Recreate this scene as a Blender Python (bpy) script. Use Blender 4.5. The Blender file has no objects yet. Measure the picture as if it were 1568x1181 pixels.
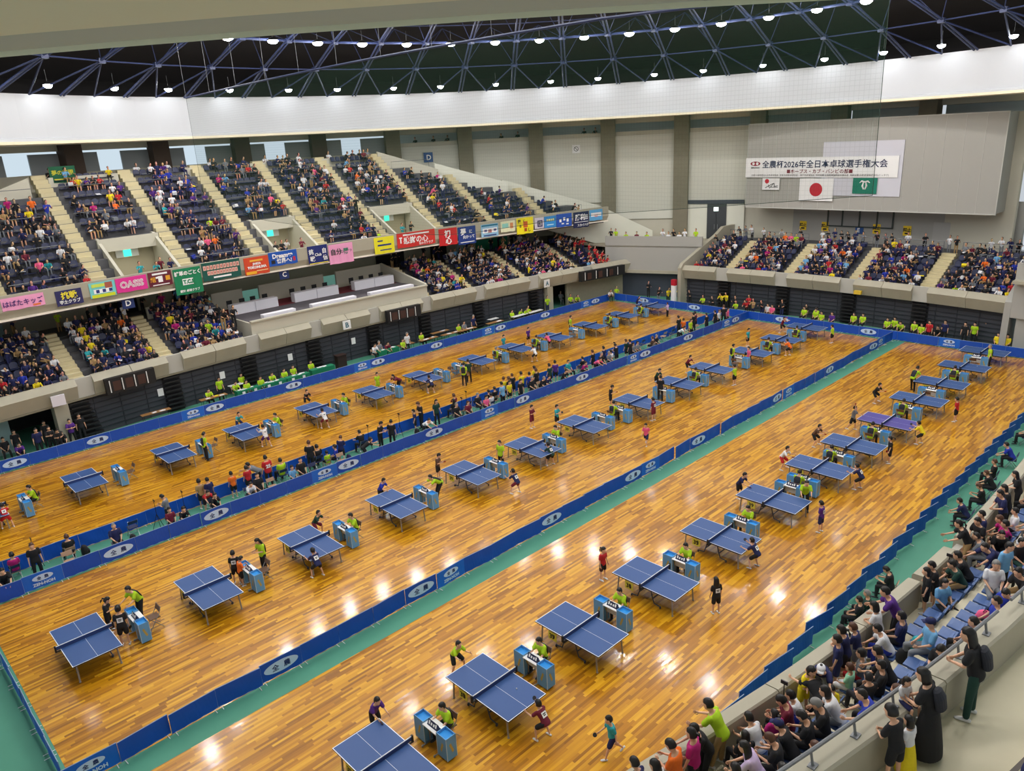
import bpy, bmesh, math, random, json
from mathutils import Vector, Matrix
random.seed(7)
SC = bpy.context.scene; COL = SC.collection
R = math.radians
# ================= camera =================
cd = bpy.data.cameras.new('camera'); cam = bpy.data.objects.new('camera', cd); COL.objects.link(cam)
cd.sensor_width = 36; cd.lens = 36*1161.91/1568; cd.clip_end = 400; cd.clip_start = .1
yaw, pit, rol = .816115588, -.318532158, -.053081401
fw = Vector((math.cos(yaw)*math.cos(pit), math.sin(yaw)*math.cos(pit), math.sin(pit)))
rt = Vector((math.sin(yaw), -math.cos(yaw), 0)); upv = rt.cross(fw)
c_, s_ = math.cos(rol), math.sin(rol)
r2, u2 = c_*rt + s_*upv, -s_*rt + c_*upv
m = Matrix((r2, u2, -fw)).transposed().to_4x4(); m.translation = Vector((-12.0113, -14.2065, 16.2003))
cam.matrix_world = m; SC.camera = cam
# ================= world, exposure =================
w = bpy.data.worlds.new('hall_air'); SC.world = w; w.use_nodes = True
bg = w.node_tree.nodes['Background']; bg.inputs[0].default_value = (.86, .93, 1, 1); bg.inputs[1].default_value = .55
SC.view_settings.view_transform = 'Standard'; SC.view_settings.look = 'None'; SC.view_settings.gamma = 1
SC.view_settings.use_curve_mapping = False; SC.view_settings.exposure = 0.2
LAMP_MAIN, LAMP_EDGE, LAMP_CORE = 190., 40., 190.      # lens radiance of the three rings of ceiling lamps

# ================= helpers =================
def lin(c): return tuple((v/12.92 if v <= .04045 else ((v+.055)/1.055)**2.4) for v in c)
def rgb(r, g, b): return lin((r/255, g/255, b/255))
MATS = {}
def mat(name, col, rough=.6, metal=0., spec=.5, emit=0., noise=0., nscale=8., bump=0., coat=0.):
    if name in MATS: return MATS[name]
    M = bpy.data.materials.new(name); M.use_nodes = True; nt = M.node_tree; b = nt.nodes['Principled BSDF']
    b.inputs['Base Color'].default_value = (*col, 1); b.inputs['Roughness'].default_value = rough
    b.inputs['Metallic'].default_value = metal; b.inputs['Specular IOR Level'].default_value = spec
    if coat: b.inputs['Coat Weight'].default_value = coat; b.inputs['Coat Roughness'].default_value = .1
    if emit:
        b.inputs['Emission Color'].default_value = (*col, 1); b.inputs['Emission Strength'].default_value = emit
    if noise or bump:
        tc = nt.nodes.new('ShaderNodeTexCoord'); n = nt.nodes.new('ShaderNodeTexNoise')
        n.inputs['Scale'].default_value = nscale; n.inputs['Detail'].default_value = 4
        nt.links.new(tc.outputs['Object'], n.inputs['Vector'])
        if noise:
            mx = nt.nodes.new('ShaderNodeMix'); mx.data_type = 'RGBA'
            mx.inputs['A'].default_value = (*[max(0, v*(1-noise)) for v in col], 1); mx.inputs['B'].default_value = (*[min(1, v*(1+noise)) for v in col], 1)
            nt.links.new(n.outputs['Fac'], mx.inputs['Factor']); nt.links.new(mx.outputs['Result'], b.inputs['Base Color'])
        if bump:
            bp = nt.nodes.new('ShaderNodeBump'); bp.inputs['Strength'].default_value = bump
            nt.links.new(n.outputs['Fac'], bp.inputs['Height']); nt.links.new(bp.outputs['Normal'], b.inputs['Normal'])
    MATS[name] = M; return M
class MB:
    """collects shapes, then links them as ONE mesh object"""
    def __init__(s): s.v = []; s.f = []; s.m = []; s.k = 0; s.M = None
    def add(s, vs, fs):
        o = len(s.v); s.v += [tuple(s.M @ Vector(p)) if s.M else tuple(p) for p in vs]
        s.f += [tuple(i+o for i in f) for f in fs]; s.m += [s.k]*len(fs); return s
    def box(s, x, y, z, sx, sy, sz, rz=0.):          # centre x,y ; base z
        c, n = math.cos(rz), math.sin(rz); vs = []
        for zz in (z, z+sz):
            for a, b in ((-1,-1),(1,-1),(1,1),(-1,1)):
                u, v = a*sx/2, b*sy/2; vs.append((x+u*c-v*n, y+u*n+v*c, zz))
        return s.add(vs, [(3,2,1,0),(4,5,6,7),(0,1,5,4),(1,2,6,5),(2,3,7,6),(3,0,4,7)])
    def quad(s, *p): return s.add(p, [tuple(range(len(p)))])
    def tube(s, pts, r, n=8, cap=True):
        pts = [Vector(p) for p in pts]; rs = r if isinstance(r, (list, tuple)) else [r]*len(pts); vs = []; fs = []
        for i, p in enumerate(pts):
            d = (pts[min(i+1, len(pts)-1)] - pts[max(i-1, 0)]).normalized()
            a = d.cross(Vector((0, 0, 1)) if abs(d.z) < .9 else Vector((1, 0, 0))).normalized(); b = d.cross(a)
            vs += [p + rs[i]*(math.cos(2*math.pi*k/n)*a + math.sin(2*math.pi*k/n)*b) for k in range(n)]
        for i in range(len(pts)-1):
            for k in range(n): fs.append((i*n+k, i*n+(k+1) % n, (i+1)*n+(k+1) % n, (i+1)*n+k))
        if cap: fs += [tuple(range(n))[::-1], tuple((len(pts)-1)*n+k for k in range(n))]
        return s.add(vs, fs)
    def loft(s, rings, cap=True, close=True):
        n = len(rings[0]); vs = [p for r_ in rings for p in r_]; fs = []
        for i in range(len(rings)-1):
            for k in range(n if close else n-1): fs.append((i*n+k, i*n+(k+1) % n, (i+1)*n+(k+1) % n, (i+1)*n+k))
        if cap: fs += [tuple(range(n))[::-1], tuple((len(rings)-1)*n+k for k in range(n))]
        return s.add(vs, fs)
    def ell(s, c, r, nu=12, nv=8, rot=None):
        vs = []; fs = []
        for j in range(nv+1):
            t = math.pi*j/nv
            for k in range(nu):
                p = Vector((r[0]*math.sin(t)*math.cos(2*math.pi*k/nu), r[1]*math.sin(t)*math.sin(2*math.pi*k/nu), r[2]*math.cos(t)))
                if rot: p = rot @ p
                vs.append(Vector(c)+p)
        for j in range(nv):
            for k in range(nu): fs.append((j*nu+k, (j+1)*nu+k, (j+1)*nu+(k+1) % nu, j*nu+(k+1) % nu))
        return s.add(vs, fs)
    def disc(s, c, rx, ry, n=24, axis='z'):
        vs = []
        for k in range(n):
            a, b = rx*math.cos(2*math.pi*k/n), ry*math.sin(2*math.pi*k/n)
            vs.append((c[0]+a, c[1]+b, c[2]) if axis == 'z' else ((c[0]+a, c[1], c[2]+b) if axis == 'y' else (c[0], c[1]+a, c[2]+b)))
        return s.add(vs, [tuple(range(n))])
    def mesh(s, name, mats):
        me = bpy.data.meshes.new(name); me.from_pydata(s.v, [], s.f)
        for M in (mats if isinstance(mats, (list, tuple)) else [mats]): me.materials.append(M)
        me.polygons.foreach_set('material_index', s.m); me.update(); return me
    def build(s, name, mats, parent=None, smooth=False, bevel=0.):
        me = s.mesh(name, mats)
        if smooth: me.polygons.foreach_set('use_smooth', [True]*len(me.polygons))
        o = bpy.data.objects.new(name, me); COL.objects.link(o); o.parent = parent
        if bevel:
            b = o.modifiers.new('bevel', 'BEVEL'); b.width = bevel; b.segments = 2; b.limit_method = 'ANGLE'
        return o
def clean(me):
    b = bmesh.new(); b.from_mesh(me); bmesh.ops.recalc_face_normals(b, faces=b.faces); b.to_mesh(me); b.free()
def tag(o, label, cat, group=None, kind=None):
    o['label'] = label; o['category'] = cat
    if group: o['group'] = group
    if kind: o['kind'] = kind
    return o
def struct(o, label=None): o['kind'] = 'structure'; return o
def empty(name, loc=(0,0,0), rz=0., sc=1.):
    o = bpy.data.objects.new(name, None); COL.objects.link(o); o.location = loc; o.rotation_euler = (0,0,rz); o.scale = (sc,)*3; o.empty_display_size = .1; return o
KIDS = {}
def dup(root, loc, rz=0., sc=None):
    """copy a thing with its parts and sub-parts"""
    r = root.copy(); COL.objects.link(r); r.location = loc; r.rotation_euler = (0,0,rz)
    if sc: r.scale = (sc,)*3
    for k in ('group', 'label', 'category'):
        if k in r and k != 'category': del r[k]
    if root.name not in KIDS: KIDS[root.name] = [(c, list(c.children)) for c in root.children]
    for c, sub in KIDS[root.name]:
        d = c.copy(); COL.objects.link(d); d.parent = r
        for g in sub:
            e = g.copy(); COL.objects.link(e); e.parent = d
    return r
def text_mesh(body, size, col, name='lettering', parent=None, at=None, width=None, bold=0., font_w=1.):
    """flat lettering; at = 4x4 matrix whose x is the reading direction and y is up"""
    c = bpy.data.curves.new('t', 'FONT'); c.body = body; c.size = size; c.align_x = 'CENTER'; c.align_y = 'CENTER'; c.resolution_u = 2
    c.offset = bold; c.fill_mode = 'FRONT'
    o = bpy.data.objects.new('t', c); COL.objects.link(o); dg = bpy.context.evaluated_depsgraph_get()
    me = bpy.data.meshes.new_from_object(o.evaluated_get(dg)); bpy.data.objects.remove(o); bpy.data.curves.remove(c)
    if len(me.vertices) == 0: return None
    xs = [v.co.x for v in me.vertices]; ys = [v.co.y for v in me.vertices]
    cx, cy = (min(xs)+max(xs))/2, (min(ys)+max(ys))/2; wd = max(xs)-min(xs)
    k = (width/wd) if width else 1.
    me.transform(Matrix.Translation((-cx, -cy, 0))); me.transform(Matrix.Diagonal((k, k if font_w == 1. else 1., 1, 1)))
    if at: me.transform(at)
    me.materials.clear(); me.materials.append(col)
    o = bpy.data.objects.new(name, me); COL.objects.link(o); o.parent = parent; return o
def frame(o, x, y): # matrix from origin, x axis, y axis
    x = Vector(x).normalized(); y = Vector(y).normalized(); z = x.cross(y); m = Matrix((x, y, z)).transposed().to_4x4(); m.translation = Vector(o); return m

# ================= materials =================
def wood_floor():
    M = bpy.data.materials.new('varnished_floorboards'); M.use_nodes = True; nt = M.node_tree; b = nt.nodes['Principled BSDF']; L = nt.links.new
    N = lambda t, **k: [setattr(n, a, v) for n in [nt.nodes.new(t)] for a, v in k.items()] and None or nt.nodes[-1]
    def math_(op, a, b_=None):
        n = nt.nodes.new('ShaderNodeMath'); n.operation = op
        for i, v in enumerate((a, b_)):
            if v is None: continue
            if isinstance(v, (int, float)): n.inputs[i].default_value = v
            else: L(v, n.inputs[i])
        return n.outputs[0]
    tc = nt.nodes.new('ShaderNodeTexCoord'); sp = nt.nodes.new('ShaderNodeSeparateXYZ'); L(tc.outputs['Object'], sp.inputs[0])
    row = math_('FLOOR', math_('DIVIDE', sp.outputs[1], .09))
    wn = nt.nodes.new('ShaderNodeTexWhiteNoise'); wn.noise_dimensions = '1D'; L(row, wn.inputs['W'])
    colx = math_('FLOOR', math_('DIVIDE', math_('ADD', sp.outputs[0], math_('MULTIPLY', wn.outputs['Value'], 7.)), .95))
    cb = nt.nodes.new('ShaderNodeCombineXYZ'); L(row, cb.inputs[0]); L(colx, cb.inputs[1])
    w2 = nt.nodes.new('ShaderNodeTexWhiteNoise'); w2.noise_dimensions = '2D'; L(cb.outputs[0], w2.inputs['Vector'])
    ns = nt.nodes.new('ShaderNodeTexNoise'); ns.inputs['Scale'].default_value = 3.; ns.inputs['Detail'].default_value = 5
    mp = nt.nodes.new('ShaderNodeMapping'); mp.inputs['Scale'].default_value = (.35, 9, 1); L(tc.outputs['Object'], mp.inputs[0]); L(mp.outputs[0], ns.inputs['Vector'])
    v = math_('ADD', math_('MULTIPLY', w2.outputs['Value'], .72), math_('MULTIPLY', ns.outputs['Fac'], .28))
    cr = nt.nodes.new('ShaderNodeValToRGB'); e = cr.color_ramp.elements
    e[0].position = .05; e[0].color = (*rgb(128, 78, 8), 1); e[1].position = .95; e[1].color = (*rgb(234, 178, 46), 1)
    k = cr.color_ramp.elements.new(.42); k.color = (*rgb(184, 122, 12), 1); k = cr.color_ramp.elements.new(.7); k.color = (*rgb(210, 150, 20), 1)
    L(v, cr.inputs[0]); L(cr.outputs[0], b.inputs['Base Color'])
    b.inputs['Roughness'].default_value = .34; b.inputs['Specular IOR Level'].default_value = .4
    b.inputs['Coat Weight'].default_value = .55; b.inputs['Coat Roughness'].default_value = .10
    # each board lies at a hair's different tilt, so reflections break up board by board
    bn = nt.nodes.new('ShaderNodeTexNoise'); bn.inputs['Scale'].default_value = 1.; mp2 = nt.nodes.new('ShaderNodeMapping'); mp2.inputs['Scale'].default_value = (.5, 5, 1)
    L(tc.outputs['Object'], mp2.inputs[0]); L(mp2.outputs[0], bn.inputs['Vector'])
    bp = nt.nodes.new('ShaderNodeBump'); bp.inputs['Strength'].default_value = .13; bp.inputs['Distance'].default_value = .02
    L(math_('ADD', bn.outputs['Fac'], math_('MULTIPLY', w2.outputs['Value'], .25)), bp.inputs['Height'])
    L(bp.outputs['Normal'], b.inputs['Coat Normal']); L(bp.outputs['Normal'], b.inputs['Normal'])
    return M
WOOD = wood_floor()
GREEN = mat('green_court_sheet', rgb(76, 146, 122), .65, noise=.06, nscale=1.5)
CONC = mat('warm_grey_concrete', rgb(172, 166, 148), .75, noise=.10, nscale=1.3)
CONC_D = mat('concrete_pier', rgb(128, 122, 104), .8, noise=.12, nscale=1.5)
PLASTER = mat('pale_plaster', rgb(196, 192, 176), .8, noise=.03, nscale=.8)
WHITEP = mat('white_painted_band', rgb(196, 198, 202), .7)
FABRIC_W = mat('pale_acoustic_cloth', rgb(214, 214, 202), .9, noise=.03, nscale=.5)
GREYP = mat('mid_grey_panel', rgb(168, 166, 160), .7, noise=.02, nscale=.3)
STEP = mat('cream_stair_concrete', rgb(206, 194, 156), .8, noise=.05, nscale=3)
DARKF = mat('dark_stand_floor', rgb(88, 88, 92), .8, noise=.08, nscale=3)
SLATE = mat('charcoal_retracted_seating', rgb(62, 64, 72), .6)
BLACK = mat('matt_black', rgb(22, 22, 25), .6)
ROOFM = mat('dark_roof_boards', rgb(24, 20, 20), .8, noise=.25, nscale=.8)
TRUSS = mat('navy_painted_steel', rgb(44, 54, 90), .5, spec=.5)
STEEL = mat('brushed_steel', rgb(168, 170, 172), .35, metal=.8)
RAILM = mat('grey_painted_rail', rgb(120, 122, 126), .45, metal=.3)
WHITE = mat('white_paint', rgb(238, 238, 238), .5)
PRINTW = mat('white_print', rgb(240, 240, 240), .6)
PRINTK = mat('black_print', rgb(24, 26, 34), .6)
PRINTN = mat('navy_print', rgb(28, 48, 104), .6)
LAMPG = mat('lit_lamp_lens', (1., .985, .95), .4)
DARKDOOR = mat('dark_steel_door', rgb(60, 64, 68), .5)
PASSAGE_SHADE = mat('passage_shade_paint', rgb(30, 30, 32), .9)  # near-black colour on flat panels stands for shade in open passages
BARRIER = mat('royal_blue_barrier_cloth', rgb(8, 76, 184), .5, noise=.08, nscale=2.)
BARRIER_L = mat('lighter_blue_barrier_cloth', rgb(14, 102, 212), .5)
def emis(name, col, s):
    M = bpy.data.materials.new(name); M.use_nodes = True; nt = M.node_tree; nt.nodes.clear()
    e = nt.nodes.new('ShaderNodeEmission'); o = nt.nodes.new('ShaderNodeOutputMaterial'); e.inputs[0].default_value = (*col, 1); e.inputs[1].default_value = s
    nt.links.new(e.outputs[0], o.inputs[0]); return M
DAY = emis('daylit_window_glass', rgb(214, 232, 244), .8)
EXITG = emis('lit_exit_sign', rgb(70, 230, 190), 1.6)

# ================= the hall's plan =================
CX, CY, RR, ZB, ZT = 18.5, 14., 34.5, 17.16, 20.25
def yL(x): return 35.8 - .0033*(x-17.5)**2          # front line of the left stand
def yN(x): return -8.43 + (.0062 if x < 15 else .0015)*(x-15.)**2          # front line of the near stand
def xE(y): return 49.3 - .006*(y-13.)**2            # front line of the end stand
def upz(s): return 8.73 + .71*(s-4.)                # rake of the upper tier
def circ(r, a, z): return (CX+r*math.cos(a), CY+r*math.sin(a), z)
def xs(a, b, n): return [a+(b-a)*i/n for i in range(n+1)]
def sweep(mb, prof, x0, x1, n, line=yL, sgn=1, axis='x'):
    """profile [(s,z)...] swept along a stand's curved front line"""
    rings = []
    for t in xs(x0, x1, n):
        rings.append([((t, line(t)+sgn*s, z) if axis == 'x' else (line(t)+sgn*s, t, z)) for s, z in prof])
    mb.loft(rings); return mb

# ---- floor ----
fl = MB().box(18, 14, -.3, 130, 130, .299); floor = struct(fl.build('floor', GREEN))
for nm, x0, x1, y0, y1 in (('floor_right_court', -14, 46.9, -5.3, 5.25), ('floor_middle_court', -9.85, 46.7, 6.18, 18.15), ('floor_left_court', -13, 46.6, 20.45, 33.0)):
    struct(MB().box((x0+x1)/2, (y0+y1)/2, -.05, x1-x0, y1-y0, .056).build(nm, WOOD))
# ---- roof: dome, ring fascia, soffit, truss ----
mb = MB(); n = 72; rings = []
for r_, z in ((39, 21.6), (34, 23.6), (26, 26.2), (16, 28.4), (6, 29.4)): rings.append([circ(r_, 2*math.pi*k/n, z) for k in range(n)])
mb.loft(rings, cap=False); mb.disc((CX,CY,29.4),6,6,24); struct(mb.build('ceiling', ROOFM, smooth=True))
struct(MB().loft([[circ(r_, 2*math.pi*k/72, z) for k in range(72)] for r_, z in ((RR+.45, ZT+.0), (39.2, 21.7))], cap=False).build('ceiling_edge', ROOFM))
n = 120; mb = MB()
prof = [(RR, ZB+.02), (RR-.02, ZB+.35), (RR+.12, ZB+.4), (RR+.12, ZT), (RR+.5, ZT), (RR+.6, ZB+.5), (RR+.9, ZB)]
rings = [[circ(p[0], 2*math.pi*k/n, p[1]) for p in prof] for k in range(n+1)]
mb.loft(rings, cap=False); o = mb.build('ceiling_fascia', WHITEP); struct(o)
for p in o.data.polygons: p.use_smooth = False
mb = MB(); mb.loft([[circ(p[0], 2*math.pi*k/n, p[1]) for p in ((RR-.06, ZB-.02), (RR-.22, ZB+.02), (RR-.22, ZB+.2), (RR-.06, ZB+.2))] for k in range(n+1)], cap=False); struct(mb.build('trim_1', mat('cove_light_tint', rgb(236, 226, 196), .6)))  # cream colour paints in the warm cove light on this ledge
mb = MB(); mb.loft([[circ(p[0], 2*math.pi*k/n, p[1]) for p in ((RR+.9, ZB), (48, ZB+.1), (48, ZB+.4), (RR+.9, ZB+.4))] for k in range(n+1)], cap=False)
struct(mb.build('ceiling_soffit', mat('beige_soffit', rgb(240, 230, 216), .8)))
NT = 44; RG = [(34.3, 20.2), (30.2, 22.0), (26., 23.5), (21., 24.9), (15.5, 26.), (9., 26.8)]
def tr(r_i, k): r_, z = RG[r_i]; return circ(r_, 2*math.pi*(k+.0)/NT, z)
mb = MB()
for k in range(NT):
    for i in range(5):
        a, b = Vector(tr(i, k)), Vector(tr(i+1, k)); side = (b-a).cross(Vector((0,0,1))).normalized()*.13
        if i < 4: mb.tube([a+side, b+side], .075, 6); mb.tube([a-side, b-side], .075, 6)
        else: mb.tube([a, b], .07, 6)
    for i, rr_ in ((1, .05), (2, .1), (3, .06), (4, .06), (5, .06)): mb.tube([tr(i, k), tr(i, k+1)], rr_, 6)
    mb.tube([tr(1, k), circ(34.3, 2*math.pi*(k+.5)/NT, 20.2)], .06, 5); mb.tube([tr(1, k+1), circ(34.3, 2*math.pi*(k+.5)/NT, 20.2)], .06, 5)
    for i in (1, 2, 3):
        t_ = Vector(circ((RG[i][0]+RG[i+1][0])/2, 2*math.pi*(k+.5)/NT, RG[i+1][1]+1.3))
        for q in ((i, k), (i, k+1), (i+1, k), (i+1, k+1)): mb.tube([tr(*q), t_], .035, 5)
        mb.box(*circ(RG[i][0], 2*math.pi*k/NT, RG[i][1]-.16), .4, .4, .32)
    for r_, z in ((28, 25), (23, 26.4), (18, 27.3)): mb.tube([circ(r_, 2*math.pi*k/NT, z), circ(r_, 2*math.pi*(k+1)/NT, z)], .05, 5)
struct(mb.build('ceiling_truss', TRUSS))

# ---- ceiling lamps ----
def lamp_proto(rad, em, col):
    o = empty('ceiling_lamp'); mb = MB()
    mb.loft([[(rr_*math.cos(2*math.pi*k/20), rr_*math.sin(2*math.pi*k/20), z) for k in range(20)] for rr_, z in ((rad*1.02, -.01), (rad*1.02, .04), (rad*.6, .14), (rad*.3, .2))])
    mb.build('lamp_housing', BLACK, o); mb = MB(); mb.loft([[(rr_*math.cos(2*math.pi*k/20), rr_*math.sin(2*math.pi*k/20), z) for k in range(20)] for rr_, z in ((rad, -.02), (rad*.95, -.09), (rad*.75, -.17), (rad*.4, -.22), (rad*.05, -.24))]); mb.build('lamp_lens', emis('lamp_light_%g' % em, col, em), o, smooth=True)
    MB().tube([(0,0,.18), (0,0,.9)], .012, 6).build('lamp_stem', RAILM, o); return o
lp = {}
lp['main'] = lamp_proto(.36, LAMP_MAIN, (1., .97, .93)); lp['edge'] = lamp_proto(.27, LAMP_EDGE, (.93, .97, 1.)); lp['core'] = lamp_proto(.36, LAMP_CORE, (1., .97, .93))
first = {k: True for k in lp}
def put_lamp(kind, r_, a, z, label, group):
    o = lp[kind] if first[kind] else dup(lp[kind], circ(r_, a, z), 0)
    if first[kind]: o.location = circ(r_, a, z); first[kind] = False
    tag(o, label, 'lamp', group); o['category'] = 'lamp'
for k in range(NT): put_lamp('main', 25., 2*math.pi*(k+.5)/NT, 23.35, 'large round ceiling lamp in the long even row under the roof truss', 'large lamps in the even row')
for k in range(NT): put_lamp('edge', 33.3, 2*math.pi*(k+.27+.16*((k*7) % 5)/5)/NT, 20.75, 'small round ceiling lamp close to the top of the white fascia', 'small lamps along the fascia')
for k in range(22): put_lamp('core', 14., 2*math.pi*(k+.5)/22, 26.0, 'large round ceiling lamp high in the middle of the roof', 'lamps in the middle of the roof')

# ================= outer wall with piers =================
RW = 41.2; PA = [R(v) for v in (-17., -6.5, 4.0, 14.35, 24.7, 35.1, 45.5, 55.8, 66.2, 76.6, 87., 97.4, 107.8, 118.2, 128.6)]
for i in range(len(PA)-1):
    a0, a1 = PA[i], PA[i+1]; far = i < 8
    p0, p1 = Vector(circ(RW, a0, 0)), Vector(circ(RW, a1, 0)); d = (p1-p0).normalized(); nrm = Vector((-d.y, d.x, 0))   # outwards is -nrm side below
    if nrm.dot(p0-Vector((CX, CY, 0))) < 0: nrm = -nrm
    def seg(name, z0, z1, mt, off=0., th=.3, t0=0., t1=1.):
        q0, q1 = p0+(p1-p0)*t0, p0+(p1-p0)*t1; a = nrm*off; b = nrm*(off+th)
        mb = MB(); mb.loft([[q+a+Vector((0,0,z0)), q+b+Vector((0,0,z0)), q+b+Vector((0,0,z1)), q+a+Vector((0,0,z1))] for q in (q0, q1)])
        return struct(mb.build(name, mt))
    low = 5.6 if far else 13.8
    seg('wall_back', low-3 if far else 13.5, 15.95 if far else 15.15, PLASTER)
    if far and i != 0:
        seg('wall_back_cloth', {1: 8.6, 2: 8.6, 3: 8.6, 4: 7.2, 5: 9., 6: 10.4, 7: 12.2}[i], 15.55, FABRIC_W, -.18, .15, .07, .93)
    seg('window_%d' % (i+1), 15.0 if far else 15.15, 16.75, DAY if not far else mat('frosted_window_band', rgb(206, 216, 216), .6), 2. if far else .35, .1)
    if far: seg('floor_window_gangway', 14.6, 14.85, CONC, .3, 1.7)
    if not far:  # drawn blind hides much of the daylight
        seg('trim_blind', 15.15, 16.6, mat('window_blind', rgb(150, 156, 160), .8), .1, .1, .05, .42); seg('trim_blind', 15.15, 16.6, mat('window_blind', rgb(150, 156, 160), .8), .1, .1, .68, .97)
    seg('wall_header', 16.75, 17.6, PLASTER, 0, 2.2 if far else .6)
    mb = MB(); c = Vector(circ(RW-.35, a1, 0)); z_ = 16. if i < 3 else (0 if far else 12); mb.box(c.x, c.y, z_, 1., 1.45, 17.4-z_, a1)
    struct(mb.build('column_pier', CONC_D if far else mat('brown_pier', rgb(84, 70, 62), .8)))
# ================= left stand : lower tier =================
REC = [(-1.25, -.3), (4.3, 5.3), (9.8, 10.9), (15., 16.), (20.2, 21.2), (25.3, 26.3), (30.9, 31.95), (36.9, 38.1), (43.4, 44.4)]
blocks = []; x = -14.
for a, b in REC: blocks.append((x, a)); x = b
blocks.append((x, 49.6))
MAINP = [(.35, 2.55), (0., 3.42), (.38, 3.78), (.6, 3.78), (.6, 2.55)]; RECP = [(.4, 2.55), (.36, 3.74), (.6, 3.74), (.6, 2.55)]
for a, b in blocks:
    mid = (a+b)/2
    for u, v in ((a, mid-.015), (mid+.015, b)): struct(sweep(MB(), MAINP, u, v, 4).build('wall_left_parapet', CONC))
for a, b in REC: struct(sweep(MB(), RECP, a, b, 2).build('wall_left_parapet_recess', mat('lighter_concrete', rgb(186, 184, 176), .75)))
VX0, VX1 = 10.6, 26.2                       # presidents' platform
def rows_lower(i): return .75+.8*i, 2.95+.37*i
for xa, xb in ((-14, VX0), (VX1, 49.4)):
    prof = [(.6, 2.6)]
    for i in range(7): s_, z = rows_lower(i); prof += [(.6 if i == 0 else s_-.15, z), (s_+.65, z)]
    prof += [(6.2, 5.2), (10.6, 5.2), (10.6, 2.6)]
    struct(sweep(MB(), prof, xa, xb, 20).build('stand_floor_left', DARKF))
# slab under everything and retracted seating wall
for xa, xb in ((-2.2, 38.9),): struct(sweep(MB(), [(.62, 0), (.62, 2.56), (.9, 2.56), (.9, 0)], xa, xb, 24).build('wall_left_retracted_seats', SLATE))
mb = MB()
for z in [.32*k for k in range(1, 8)]: sweep(mb, [(.56, z), (.56, z+.05), (.62, z+.05), (.62, z)], -2.2, 38.9, 24)
for x in xs(-2, 38.8, 26): mb.box(x, yL(x)+.6, 0, .04, .06, 2.5)
struct(mb.build('trim_seat_fronts', mat('dark_seat_edge', rgb(44, 46, 54), .5)))
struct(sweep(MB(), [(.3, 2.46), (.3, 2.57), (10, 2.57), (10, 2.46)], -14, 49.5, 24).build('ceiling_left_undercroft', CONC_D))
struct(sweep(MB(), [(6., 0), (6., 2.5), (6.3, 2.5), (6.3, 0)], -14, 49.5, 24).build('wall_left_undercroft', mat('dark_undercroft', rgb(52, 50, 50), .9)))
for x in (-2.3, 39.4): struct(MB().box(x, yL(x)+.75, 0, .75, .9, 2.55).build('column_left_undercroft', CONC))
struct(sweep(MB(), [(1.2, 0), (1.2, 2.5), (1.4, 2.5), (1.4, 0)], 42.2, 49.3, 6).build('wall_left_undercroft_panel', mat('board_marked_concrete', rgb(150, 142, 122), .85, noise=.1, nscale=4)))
struct(MB().box(-5.6, yL(-5.6)+2.2, 0, 1.5, .1, 2.3).build('door_left_undercroft', mat('pale_green_glass_door', rgb(150, 176, 178), .3)))
# retracted stair bays: black treads
for i, x in enumerate((-1.3, 4.4, 9.9, 15.2, 20.6, 25.6, 31.3, 37.6)):
    mb = MB()
    for k in range(8): mb.box(x+.06*k if i == 0 else x, yL(x)+.45-.02*k, 2.28-.29*k, 1.05, .3, .1)
    mb.box(x, yL(x)+.58, 0, 1.15, .06, 2.5)
    o = mb.build('folded_stair', BLACK); struct(o)
# stairs up the lower tier
def stair_lower(x):
    mb = MB()
    for k in range(14):
        s_ = .72+.4*k; z = 2.95+.185*(k+1); mb.box(x, yL(x)+s_+.2, z-.35, .84, .42, .36)
    struct(mb.build('stair_left_lower', STEP))
LA = [-.8, 4.8, 31.4, 37.5, 43.9]
for x in LA: stair_lower(x)
stair_lower(VX1+.7)
# low wall before the concourse, concourse back wall with openings
for a, b in ((5.6, 8.8), (32.6, 33.8)): struct(sweep(MB(), [(6.15, 5.1), (6.15, 6.0), (6.35, 6.0), (6.35, 5.1)], a, b, 4).build('wall_left_concourse_low', PLASTER))
struct(sweep(MB(), [(9.8, 5.2), (9.8, 8.4), (10.1, 8.4), (10.1, 5.2)], -14, 49, 24).build('wall_left_concourse', mat('concourse_wall', rgb(170, 168, 148), .8)))
GLZ = mat('green_lit_opening_tint', rgb(30, 150, 110), .6)  # green colour stands for the green light in a concourse opening
for a, b, mt in ((-4.2, -2.6, mat('pale_green_glass_door', rgb(150, 176, 178), .3)), (36.5, 37.8, mat('pale_green_glass_door', rgb(150, 176, 178), .3)), (38.8, 42.6, GLZ), (27.5, 30.5, PASSAGE_SHADE), (33.5, 35.3, PASSAGE_SHADE), (3.4, 6.2, PASSAGE_SHADE), (8.9, 10.3, PASSAGE_SHADE)):
    struct(sweep(MB(), [(9.7, 5.22), (9.7, 7.5), (9.78, 7.5), (9.78, 5.22)], a, b, 2).build('door_concourse', mt))  # the near-black panels are painted shade of openings, not door leaves
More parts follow.
